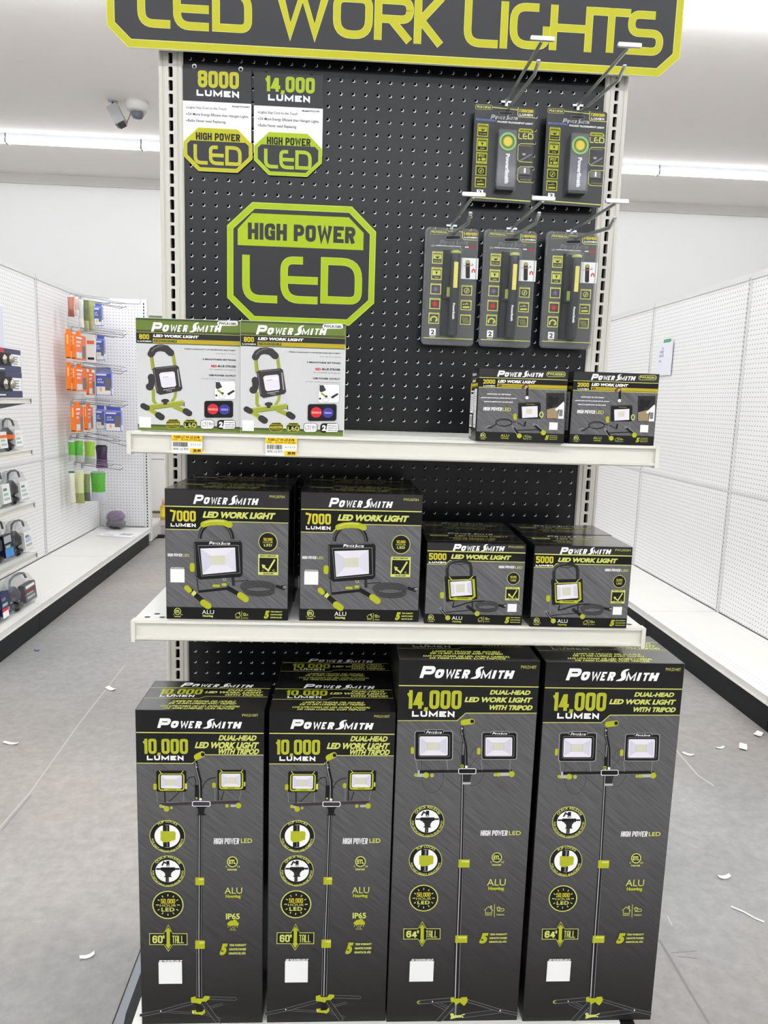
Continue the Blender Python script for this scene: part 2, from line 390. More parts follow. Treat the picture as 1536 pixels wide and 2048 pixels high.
    def _strokes(s, ch, X0, X1, Y0, Y1, w, rad, table):
        out = []
        for st in table[ch]:
            pp = []
            for i, p in enumerate(st):
                x = X0+(X1-X0)*p[0]; y = Y0+(Y1-Y0)*p[1]
                if i in (0, len(st)-1):                       # square ends reach the outside
                    o = st[1] if i == 0 else st[-2]
                    if p[1] in (0, 1) and (o[0] == p[0] or ch in 'KRWVMN74'): y += (w/2 if p[1] == 1 else -w/2)
                    if o[1] == p[1] and p[0] in (0, 1) and ch in 'LETS2574': x += (w/2 if p[0] == 1 else -w/2)
                pp.append((x, y)+tuple(p[2:]))
            path = round_path(pp, rad*min(abs(X1-X0), abs(Y1-Y0))+w*0.35)
            cl = abs(path[0][0]-path[-1][0])+abs(path[0][1]-path[-1][1]) < 1e-7
            out.append((path[:-1] if cl else path, cl))
        return out
    def glyph(s, ch, x0, y0, x1, y1, w, m, rad=0.3, edge=None, ew=0):
        """one rounded square capital; the rectangle is the outside of the letter, w the stroke in metres"""
        a = s.P(x0, y0); b = s.P(x1, y1)
        st = s._strokes(ch, a[0]+w/2, b[0]-w/2, b[1]+w/2, a[1]-w/2, w, rad, GLYPH)
        if edge:
            for path, cl in st: s.line(path, w, edge, cl, uv=True)
        for path, cl in st: s.line(path, w-2*ew if edge else w, m, cl, uv=True)
    def heavy(s, t, x0, y0, x1, y1, m, wf=.34, shear=0.0, gap=.12, rad=.30, edge=None, ef=.07):
        """condensed poster lettering filling the rectangle (capitals and figures)"""
        a = s.P(x0, y0); b = s.P(x1, y1); h = a[1]-b[1]; sh = shear*h
        wd_ = [HW.get(c, 1.0) for c in t]; tot = sum(wd_)+gap*(len(t)-1); u = (b[0]-a[0]-sh)/tot; x = a[0]; w = wf*u
        old = s.F.map3
        if shear: s.F.map3 = lambda uu, v, k: old(uu+shear*(v-b[1]), v, k)
        ALL = []
        for c, cw in zip(t, wd_):
            ww = cw*u
            if c in HG:
                if c == ',': ALL.append((c, [([(x+ww*.5, b[1]+w*.5), (x+ww*.5, b[1]-w*.1), (x+ww*.15, b[1]-w*.75)], False)]))
                else: ALL.append((c, s._strokes(c, x+w/2, x+ww-w/2, b[1]+w/2, a[1]-w/2, w, rad, HG)))
            x += ww+gap*u
        if edge:
            for c, st in ALL:
                for path, cl in st: s.line(path, w, edge, cl, uv=True)
        for c, st in ALL:
            for path, cl in st: s.line(path, w*(1-2*ef) if edge else w, m, cl, uv=True)
        s.F.map3 = old
    def logo(s, x0, y0, x1, y1, m, dot=True):
        """the slanted two-word maker's mark with tall P and S"""
        W = x1-x0; H = y1-y0
        def seg(t, a, b, top, bot, wf, sh=.28): s.heavy(t, x0+W*a, y0+H*top, x0+W*b, y0+H*bot, m, wf, sh, rad=.42)
        seg('P', 0.0, .172, .0, .95, .27); seg('O', .150, .262, .25, .955, .38); seg('W', .262, .372, .26, .96, .26, .18)
        seg('E', .362, .436, .27, .965, .42); seg('R', .438, .532, .275, .97, .38)
        q = lambda a, b: (x0+W*a, y0+H*b)
        s.poly([q(.527,.985), q(.545,.90), q(.572,.84), q(.59,.74), q(.582,.50), q(.590,.28), q(.612,.13), q(.64,.055), q(.675,.06), q(.657,.17),
                q(.636,.22), q(.634,.34), q(.640,.52), q(.640,.70), q(.624,.87), q(.598,.975), q(.565,1.0)], m)
        seg('M', .638, .752, .32, .975, .24, .22); seg('I', .752, .806, .33, .98, .34); seg('T', .806, .890, .335, .985, .34); seg('H', .880, .992, .34, .99, .38)

# shared badges -----------------------------------------------------
def b_etl(a, cx, cy, r, m=INK_PALE, txt=True):
    a.circ(cx, cy, r, m); a.circ(cx, cy, r*.82, INK_DK); a.text('ETL', cx-r*.62, cy-r*.4, cx+r*.62, cy+r*.4, m, .05)
    if txt:
        a.text('C', cx-r*1.25, cy+r*.72, cx-r*.95, cy+r*1.05, m, .02); a.text('US', cx+r*.85, cy+r*.72, cx+r*1.4, cy+r*1.05, m, .02)
        a.text('Intertek', cx-r*.9, cy+r*1.2, cx+r*.9, cy+r*1.6, m, .03)
def b_alu(a, x0, y0, x1, y1, m=INK_PALE, m2=INK_LIME):
    h = y1-y0; a.text('ALU', x0, y0, x1, y0+h*.58, m, .0); a.text('Housing', x0+(x1-x0)*.06, y0+h*.68, x1-(x1-x0)*.08, y1-h*.02, m2, .06)
def b_house(a, x0, y0, x1, y1, m=INK_PALE, lw=None):
    w = x1-x0; h = y1-y0; lw = lw or w*.028; X = lambda t: x0+w*t; Y = lambda t: y0+h*t
    a.line([(X(0),Y(.5)),(X(.21),Y(.18)),(X(.42),Y(.5)),(X(.37),Y(.5)),(X(.37),Y(.72)),(X(.06),Y(.72)),(X(.06),Y(.5))], lw, m)
    a.line([(X(.31),Y(.28)),(X(.31),Y(.12)),(X(.36),Y(.12)),(X(.36),Y(.38))], lw, m)
    a.text('Indoors', X(.05), Y(.78), X(.38), Y(.92), m, .02)
    a.line([(X(.5),Y(0)),(X(.5),Y(1.05))], lw, m)
    a.ring(X(.70),Y(.40), w*.07, lw, m)
    for d in range(150, 20, -32): a.line([(X(.70)+w*.09*math.cos(R(d)),Y(.40)-w*.09*math.sin(R(d))),(X(.70)+w*.13*math.cos(R(d)),Y(.40)-w*.13*math.sin(R(d)))], lw, m)
    a.line([(X(.64),Y(.56)),(X(.92),Y(.56))]+arc_pts(X(.91),Y(.46),w*.06,h*.10,90,-90,6)+[(X(.80),Y(.38))], lw, m)
    a.text('Outdoors', X(.60), Y(.78), X(.98), Y(.92), m, .02)
def b_warranty(a, x0, y0, x1, y1, m5=INK_LIME, m=INK_PALE, n='5'):
    w = x1-x0; h = y1-y0; a.text(n, x0, y0, x0+w*.33, y1, m5, .07, .22)
    for i, t in enumerate(('YEAR WARRANTY', 'GARANTIE D\'ANNEES', 'GARANTIA DEL A\u00d1O')): a.text(t, x0+w*(.37-.01*i), y0+h*(.04+.36*i), x1-w*.015*i, y0+h*(.22+.36*i), m, .04)
def b_hours(a, cx, cy, r, ry=None, num='50,000', ticks=True):
    ry = ry or r; a.circ(cx, cy, r, INK_PALE, ry); a.circ(cx, cy, r*.93, INK_BLACK, ry*.93)
    a.heavy(num, cx-r*.46, cy-ry*.42, cx+r*.46, cy-ry*.10, INK_YEL, .32); a.text('HOUR', cx-r*.52, cy-ry*.04, cx+r*.52, cy+ry*.12, INK_PALE, .0)
    a.text('LED', cx-r*.42, cy+ry*.20, cx+r*.42, cy+ry*.46, INK_PALE, .03, space=1.15)
    if ticks:
        for d in range(0, 360, 30):
            if d in (0, 180): q0, q1 = .58, .76
            else: q0, q1 = .62, .76
            a.line([(cx+r*q0*math.cos(R(d)), cy+ry*q0*math.sin(R(d))), (cx+r*q1*math.cos(R(d)), cy+ry*q1*math.sin(R(d)))], r*.055, INK_PALE)
def b_flip(a, cx, cy, r, ry):
    a.circ(cx, cy, r, INK_PALE, ry); a.circ(cx, cy, r*.965, INK_BLACK, ry*.965); a.circ(cx, cy, r*.72, INK_W, ry*.72)
    a.rect(cx-r*.25, cy-ry*.70, cx+r*.13, cy+ry*.70, INK_BLACK); a.rect(cx-r*.04, cy-ry*.66, cx+r*.02, cy+ry*.66, INK_G1)
    a.poly([(cx-r*.38,cy-ry*.32),(cx+r*.42,cy-ry*.30),(cx+r*.48,cy-ry*.2),(cx+r*.46,cy+ry*.22),(cx+r*.1,cy+ry*.36),(cx-r*.2,cy+ry*.4),(cx-r*.38,cy+ry*.26)], INK_LIME)
    a.line([(cx-r*.34,cy-ry*.04),(cx+r*.1,cy-ry*.02),(cx+r*.46,cy-ry*.16)], r*.03, INK_DIM)
    a.arctext('FLIP LOCKS', cx, cy, r*.77, r*.14, 128, 48, INK_PALE); a.arctext('FOR FAST HEIGHT ADJUSTMENTS', cx, cy, r*.92, r*.12, 190, 350, INK_PALE, True)
def b_quick(a, cx, cy, r, ry):
    a.circ(cx, cy, r, INK_PALE, ry); a.circ(cx, cy, r*.965, INK_BLACK, ry*.965); a.circ(cx, cy, r*.72, INK_W, ry*.72)
    a.rect(cx-r*.68, cy-ry*.19, cx+r*.68, cy-ry*.08, INK_DK); a.rect(cx-r*.40, cy-ry*.24, cx+r*.42, cy-ry*.02, INK_BLACK)
    a.poly([(cx-r*.33,cy-ry*.02),(cx+r*.33,cy-ry*.02),(cx+r*.20,cy+ry*.14),(cx+r*.18,cy+ry*.30),(cx+r*.24,cy+ry*.40),(cx-r*.24,cy+ry*.40),(cx-r*.15,cy+ry*.30),(cx-r*.17,cy+ry*.14)], INK_DK)
    a.rect(cx-r*.13, cy+ry*.40, cx+r*.06, cy+ry*.71, INK_BLACK); a.rect(cx-r*.05, cy+ry*.42, cx-r*.02, cy+ry*.7, INK_G1)
    a.rect(cx-r*.08, cy-ry*.66, cx+r*.10, cy-ry*.3, INK_BLACK); a.circ(cx+r*.02, cy-ry*.33, r*.07, INK_G2)
    a.line([(cx-r*.34,cy-ry*.35),(cx-r*.22,cy-ry*.58),(cx-r*.08,cy-ry*.5)], r*.09, INK_BLACK)
    a.arctext('QUICK RELEASE', cx, cy, r*.77, r*.14, 146, 30, INK_PALE); a.arctext('FOR DETACHING LIGHTS FROM TRIPOD', cx, cy, r*.92, r*.12, 178, 362, INK_PALE, True)
def b_tall(a, x0, y0, x1, y1, dx, dt, db, num):
    w = x1-x0; q = (dx-x0)/w
    for mrg, m in ((0, INK_PALE), (w*.016, INK_DK), (w*.035, INK_BLACK)):
        a.poly([(dx,dt+mrg*1.6),(dx+w*.115,y0+mrg),(x1-mrg,y0+mrg),(x1-mrg,y1-mrg),(dx+w*.115,y1-mrg),(dx,db-mrg*1.6),(dx-w*.115,y1-mrg),(x0+mrg,y1-mrg),(x0+mrg,y0+mrg),(dx-w*.115,y0+mrg)], m)
    h = db-dt
    a.poly([(dx,dt+h*.11),(dx+w*.085,dt+h*.27),(dx+w*.045,dt+h*.27),(dx+w*.045,db-h*.27),(dx+w*.085,db-h*.27),(dx,db-h*.09),(dx-w*.085,db-h*.27),(dx-w*.045,db-h*.27),(dx-w*.045,dt+h*.27),(dx-w*.085,dt+h*.27)], INK_LIME)
    hh = y1-y0
    a.heavy(num, x0+w*.08, y0+hh*.2, dx-w*.145, y1-hh*.16, INK_PALE, .34); a.text('"', dx-w*.14, y0+hh*.2, dx-w*.095, y1-hh*.16, INK_PALE, .04)
    a.heavy('TALL', dx+w*.10, y0+hh*.2, x1-w*.09, y1-hh*.16, INK_PALE, .30)
def b_impact(a, x0, y0, x1, y1):
    w = x1-x0; h = y1-y0; a.rect(x0, y0, x1, y1, INK_PALE); a.rect(x0+w*.06, y0+h*.16, x1-w*.06, y1-h*.14, INK_BLACK)
    a.text('IMPACT RESISTANT', x0+w*.1, y0+h*.04, x1-w*.1, y0+h*.115, INK_BLACK, .05); a.text('GLASS LENS', x0+w*.24, y1-h*.105, x1-w*.24, y1-h*.035, INK_BLACK, .05)
    X = lambda t: x0+w*t; Y = lambda t: y0+h*t
    a.line([(X(.24),Y(.58)),(X(.50),Y(.78)),(X(.84),Y(.24))], w*.085, INK_PALE); a.poly([(X(.17),Y(.48)),(X(.37),Y(.53)),(X(.22),Y(.70))], INK_PALE)
    for p, q in (((.18,.80),(.27,.76)),((.7,.78),(.8,.72)),((.74,.82),(.84,.80))): a.line([(X(p[0]),Y(p[1])),(X(q[0]),Y(q[1]))], w*.02, INK_PALE)
def white_label(a, x0, y0, x1, y1): a.rect(x0, y0, x1, y1, INK_W)
def lamp_front(a, ox0, oy0, ox1, oy1, bump, inner, lens, chip, tiny=True):
    """black flood lamp head seen from the front"""
    w = ox1-ox0
    a.rr(ox0-w*.015, oy0-w*.012, ox1+w*.015, oy1+w*.012, w*.07, INK_G2); a.rr(ox0, oy0, ox1, oy1, w*.06, INK_BLACK)
    if bump:
        a.rr(bump[0]-w*.01, bump[1]-w*.012, bump[2]+w*.01, bump[3], w*.05, INK_G2); a.rr(bump[0], bump[1], bump[2], bump[3]+w*.03, w*.04, INK_BLACK)
        a.logo(bump[0]+(bump[2]-bump[0])*.08, bump[1]+(bump[3]-bump[1])*.18, bump[2]-(bump[2]-bump[0])*.08, bump[3]-(bump[3]-bump[1])*.1, INK_W)
    a.rr(*inner, w*.06, INK_G1); i = w*.012; a.rr(inner[0]+i, inner[1]+i, inner[2]-i, inner[3]-i, w*.05, INK_BLACK)
    lamp_lens(a, lens, chip)
def lamp_lens(a, lens, chip, c0=None):
    w = lens[2]-lens[0]
    a.rr(*lens, w*.05, LENS)
    a.poly([(lens[0]+w*.04,lens[1]+w*.04),(chip[0],chip[1]),(chip[0],chip[3]),(lens[0]+w*.04,lens[3]-w*.04)], LENS2)
    a.poly([(lens[2]-w*.04,lens[1]+w*.04),(chip[2],chip[1]),(chip[2],chip[3]),(lens[2]-w*.04,lens[3]-w*.04)], LENS2)
    a.rect(*chip, INK_G2); i = w*.012; a.rect(chip[0]+i, chip[1]+i, chip[2]-i, chip[3]-i, CHIP)
def lamp_green(a, outer, green, inner, lens, chip, tab):
    w = outer[2]-outer[0]
    a.rr(*outer, w*.05, INK_BLACK); a.rr(*green, w*.09, INK_LIME); a.rr(*inner, w*.05, INK_BLACK); lamp_lens(a, lens, chip)
    a.rr(*tab, (tab[3]-tab[1])*.3, INK_LIME); a.text('PowerSmith', tab[0]+(tab[2]-tab[0])*.28, tab[1]+(tab[3]-tab[1])*.3, tab[2]-(tab[2]-tab[0])*.28, tab[3]-(tab[3]-tab[1])*.3, INK_BLACK, .03, .2)
    for sx in (0, 1):
        X = lambda t: outer[0]+w*t if sx == 0 else outer[2]-w*t
        a.line([(X(.10), outer[1]-w*.0), (X(.19), green[1]+w*.02)], w*.022, INK_PALE)
def cable_coil(a, cx, cy, rx, ry, turns, lw):
    for i in range(turns):
        a.ring(cx+i*rx*.02, cy+i*lw*1.15, rx*(1-.03*i), lw, INK_BLACK, ry*(1-.03*i)); a.ring(cx+i*rx*.02, cy+i*lw*1.15-lw*.35, rx*(1-.03*i), lw*.22, INK_G1, ry*(1-.03*i))
def plug(a, x, y, s):
    a.line([(x,y),(x+s*.5,y+s*.15)], s*.38, INK_BLACK, caps=True); a.line([(x+s*.5,y),(x+s,y-s*.1)], s*.16, INK_BLACK); a.line([(x+s*.5,y+s*.3),(x+s*.95,y+s*.4)], s*.16, INK_BLACK); a.line([(x+s*.8,y+.0),(x+s*1.1,y+s*.1)], s*.12, INK_G2)

# ================================================================== cartons of work lights
def rounded_rect(x0, y0, x1, y1, r, n=3):
    return arc_pts(x1-r, y1-r, r, r, 0, 90, n)+arc_pts(x0+r, y1-r, r, r, 90, 180, n)+arc_pts(x0+r, y0+r, r, r, 180, 270, n)+arc_pts(x1-r, y0+r, r, r, 270, 360, n)
EPS = 0.000006
class Carton:
    def __init__(s, name, label, cat, w, h, d, quad, body=None, group=None):
        s.w, s.h, s.d = w, h, d; s.root = thing(name, label, cat, group=group)
        mb = MB(); mb.prism(rounded_rect(-w/2, 0, w/2, d, 0.0016), 0, h, body or CARTON, lambda a, b, z: (a, b, z))
        s.body = mb
        s.F = Face(quad, w, h, lambda u, v, k: (u-w/2, -0.00012-EPS*k, v))
        s.parts = {}
    def art(s, part): 
        if part not in s.parts: s.parts[part] = MB()
        return Art(s.F, s.parts[part])
    def face_art(s, part, face):
        if part not in s.parts: s.parts[part] = MB()
        return Art(face, s.parts[part])
    def carton_art(s): return Art(s.F, s.body)
    def top_face(s, quad): return Face(quad, s.w, s.d, lambda u, v, k: (u-s.w/2, v, s.h+0.00012+EPS*k))
    def left_face(s, quad): return Face(quad, s.d, s.h, lambda u, v, k: (-s.w/2-0.00012-EPS*k, s.d-u, v))
    def right_face(s, quad): return Face(quad, s.d, s.h, lambda u, v, k: (s.w/2+0.00012+EPS*k, u, v))
    def done(s):
        s.body.build('carton', s.root)
        for k, mb in s.parts.items(): mb.build(k, s.root)
        return s.root
UNIT = [(0, 0), (1000, 0), (1000, 1000), (0, 1000)]

# ---- tall 14,000 lumen tripod carton
def make_14000():
    c = Carton('work_light_box', 'tall black box marked 14,000 lumen, left one of the two on the base shelf', 'box', 0.248, 0.709, 0.152,
               [(794, 1317), (1073, 1320), (1035, 2041), (772, 2043)], group='tall 14,000 lumen tripod light boxes')
    K1 = (770, 1260, 2.477); K2 = (770, 1620, 2.477); Kf = (780, 1420, 5.486); Kc = (780, 1600, 6.829); Kd = (920, 1630, 7.585); Ke = (780, 1890, 5.486)
    a = c.carton_art().src(*K1)
    q = c.F; a.uvpoly([(0.0012, 0.0012), (c.w-0.0012, 0.0012), (c.w-0.0012, q.uv(1073, 1422)[1]), (q.uv(926, 1422)[0], q.uv(926, 1422)[1]), (q.uv(909, 1438)[0], q.uv(909, 1437)[1]), (0.0012, q.uv(795, 1437)[1])], BRUSH_T)
    v = q.uv(930, 1369)[1]; a.uvpoly([(0.001, v-.0009), (c.w-.001, v-.0009), (c.w-.001, v+.0009), (0.001, v+.0009)], INK_PALE)
    for pts in ([(0.001, q.uv(795, 1437)[1]), (q.uv(909, 1438)[0], q.uv(909, 1437)[1]), (q.uv(926, 1422)[0], q.uv(926, 1422)[1]), (c.w-.001, q.uv(1073, 1422)[1])],):
        a.line(pts, .0013, INK_PALE, uv=True)
    b = c.art('brand_logo').src(820, 1310, 6.4); b.logo(95, 122, 1300, 284, INK_W)
    t = c.art('model_number').src(*K1); t.text('PWLD140T', 655, 168, 730, 184, INK_DIM, .02)
    t = c.art('lumen_lettering').src(*K1); t.heavy('14,000', 95, 289, 363, 382, INK_LIME, .35, edge=INK_PALE); t.heavy('LUMEN', 124, 391, 331, 420, INK_W, .26, gap=.22, rad=.2)
    t = c.art('title_lettering').src(*K1); t.text('DUAL-HEAD', 503, 288, 705, 312, INK_PALE, .05, .3); t.text('LED WORK LIGHT', 380, 322, 712, 350, INK_PALE, .05, .3); t.text('WITH TRIPOD', 495, 361, 716, 387, INK_PALE, .05, .3)
    p = c.art('product_picture').src(*Kf)
    # pole and tripod
    p.src(*K2)
    for x0, y0, x1, y1, w in ((379, -350, 372, 240, 20), (370, 262, 360, 620, 26), (358, 645, 352, 930, 32)):
        p.line([(x0, y0), (x1, y1)], w, INK_BLACK); p.line([(x0-w*.18, y0), (x1-w*.18, y1)], w*.16, INK_G2); p.line([(x0+w*.36, y0), (x1+w*.36, y1)], w*.12, INK_G1)
    p.src(*Ke)
    dk = INK_DK
    for pts, w in (([(470, 630), (690, 735)], 26), ([(545, 640), (700, 715)], 20), ([(800, 775), (1215, 722)], 40)):
        p.line(pts, w+8, INK_G1); p.line(pts, w, dk)
    for pts, w in (([(312, 620), (700, 588)], 34), ([(830, 600), (1210, 718), (1388, 758)], 24), ([(700, 640), (530, 835)], 46)):
        p.line(pts, w+10, INK_G1, caps=True); p.line(pts, w, dk, caps=True)
    p.circ(312, 620, 18, INK_LIME); p.circ(318, 620, 11, INK_DK); p.circ(1210, 718, 8, INK_W); p.circ(462, 612, 7, INK_W)
    p.rect(700, 600, 768, 775, INK_DK); p.rect(712, 600, 724, 775, INK_G1)
    p.poly([(660, 572), (692, 560), (700, 578), (770, 580), (780, 565), (840, 562), (852, 600), (832, 640), (810, 662), (790, 645), (765, 622), (715, 655), (705, 622), (665, 618)], INK_LIME)
    p.poly([(655, 752), (690, 742), (700, 768), (770, 765), (820, 748), (818, 762), (780, 776), (800, 790), (730, 795), (660, 812), (668, 775)], INK_PALE); p.circ(798, 788, 7, INK_W)
    p.src(*K2); p.rect(358, 232, 411, 272, INK_LIME); p.rect(374, 238, 409, 246, INK_PALE); p.rect(345, 612, 403, 649, INK_LIME); p.rect(360, 618, 400, 626, INK_PALE)
    # lamp heads and bar
    p.src(*Kf)
    for pts in ([(330, 520), (322, 700), (345, 810), (430, 890), (520, 850), (565, 750), (558, 550)], [(840, 785), (890, 803), (955, 770), (1000, 690), (1030, 590)], [(845, 600), (945, 460)], [(668, 398), (725, 410), (755, 560)], [(850, 500), (880, 400), (935, 378)]):
        pp = []
        for i in range(len(pts)-1):
            for j in range(5): pp.append((pts[i][0]+(pts[i+1][0]-pts[i][0])*j/5, pts[i][1]+(pts[i+1][1]-pts[i][1])*j/5))
        for _ in range(3): pp = [pp[0]]+[((pp[i-1][0]+pp[i][0]+pp[i+1][0])/3, (pp[i-1][1]+pp[i][1]+pp[i+1][1])/3) for i in range(1, len(pp)-1)]+[pp[-1]]
        p.line(pp, 10, INK_G1); p.line(pp, 6, INK_BLACK)
    p.line([(285, 648), (1310, 640)], 34, INK_BLACK); p.line([(285, 664), (1310, 656)], 4, INK_G1)
    for q0, q1 in (((258, 505), (285, 640)), ((598, 518), (612, 630)), ((972, 512), (985, 630)), ((1290, 515), (1284, 640))): p.line([q0, q1], 11, INK_G1)
    lamp_front(p, 255, 208, 658, 515, (358, 192, 560, 238), (290, 240, 632, 485), (302, 262, 608, 470), (386, 328, 511, 410))
    lamp_front(p, 982, 220, 1355, 510, (1076, 210, 1270, 245), (1006, 252, 1330, 485), (1018, 272, 1308, 475), (1102, 332, 1215, 412))
    p.rr(208, 375, 242, 452, 14, INK_LIME); p.rr(925, 386, 964, 458, 14, INK_LIME)
    for sx, l in ((1, ((265, 682, 20, INK_LIME), (375, 684, 32, INK_LIME), (440, 686, 22, INK_DIM))), (-1, ((1305, 672, 33, INK_LIME), (1160, 678, 22, INK_LIME), (1125, 680, 18, INK_DIM)))):
        x0, x1 = (268, 360) if sx > 0 else (1180, 1280)
        p.line([(x0, 684 if sx > 0 else 676), (x1, 686 if sx > 0 else 674)], 34, INK_G2)
        for x, y, r, m in l: p.circ(x, y, r, m, n=16)
    p.rect(285, 630, 305, 675, INK_G2)
    nk = [(762, 150), (764, 225), (800, 370), (806, 480), (808, 600)]
    p.line(nk, 34, INK_BLACK); p.line([(x-7, y) for x, y in nk], 6, INK_G1); p.circ(762, 175, 10, INK_G2); p.circ(762, 232, 10, INK_G1)
    p.poly([(755, 470), (790, 460), (790, 600), (758, 600)], INK_BLACK); p.circ(768, 585, 18, INK_LIME); p.circ(768, 585, 8, INK_DK); p.circ(812, 592, 14, INK_W)
    p.poly([(765, 665), (880, 665), (858, 705), (852, 765), (780, 765), (790, 705)], INK_DK); p.rect(772, 760, 860, 784, INK_G2)
    p.rrline(728, 612, 916, 668, 14, 7, INK_W); p.rr(733, 617, 911, 664, 12, INK_BLACK)
    p.line([(775, 110), (868, 97)], 62, INK_LIME, caps=True); p.circ(868, 97, 27, INK_DIM); p.circ(870, 97, 20, INK_BLACK)
    B = lambda nm, S: c.art(nm).src(*S)
    b_quick(B('quick_release_badge', Kc), 487, 248, 230, 218); b_flip(B('flip_lock_badge', Kc), 467, 782, 226, 213); b_hours(B('hours_badge', Kc), 445, 1302, 198, 184); b_tall(B('height_badge', Kc), 172, 1720, 677, 1870, 428, 1622, 1972, '64')
    g = B('led_lettering', Kd); g.heavy('HIGH POWER', 285, 186, 692, 268, INK_W, .36, .06); g.text('LED', 712, 196, 890, 259, INK_PALE, .02)
    b_etl(B('safety_mark', Kd), 533, 600, 78); b_alu(B('housing_lettering', Kd), 392, 928, 668, 1100); b_house(B('house_icon', Kd), 350, 1315, 660, 1500); b_warranty(B('warranty_lettering', Kd), 280, 1755, 706, 1915)
    g = B('white_label', Ke); white_label(g, 212, 152, 466, 380); g.text('SEE THE ENTIRE LINE UP', 226, 130, 468, 148, INK_W, .05, .15)
    tf = c.top_face([(35, 40), (1500, 40), (1500, 400), (35, 400)])
    tall_top(c, tf, '14,000', 'DE 14 000 LUMENS AVEC TREPIED', 'DE 14000 LUMENES, CON TRIPODE')
    return c.done()

def tall_top(c, tf, num, l2, l4):
    t = c.face_art('top_print', tf).src(0, 0, 1); t.uvpoly([(.0015, .0015), (c.w-.0015, .0015), (c.w-.0015, c.d-.0015), (.0015, c.d-.0015)], GLOSSTOP)
    t.logo(385, 62, 1290, 118, INK_W); t.line([(40, 130), (1495, 130)], 5, INK_PALE)
    t.heavy(num, 175, 146, 690, 212, INK_LIME, .35); t.heavy('LUMEN', 212, 218, 620, 244, INK_W, .26, gap=.22, rad=.2)
    t.text('DUAL-HEAD', 985, 142, 1400, 163, INK_PALE, .05, .3); t.text('LED WORK LIGHT', 720, 170, 1425, 195, INK_PALE, .05, .3); t.text('WITH TRIPOD', 960, 202, 1440, 225, INK_PALE, .05, .3)
    t.line([(40, 262), (690, 262), (755, 235), (1495, 235)], 4, INK_PALE)
    t.text('LAMPE DE TRAVAIL DEL DOUBLE', 400, 284, 1140, 304, INK_PALE, .04, .3); t.text(l2, 370, 309, 1155, 329, INK_PALE, .04, .3)
    t.text('LUZ UTILITARIA DE LED, DOBLE CABEZAL', 290, 342, 1215, 361, INK_PALE, .04, .3); t.text(l4, 350, 367, 1155, 386, INK_PALE, .04, .3)

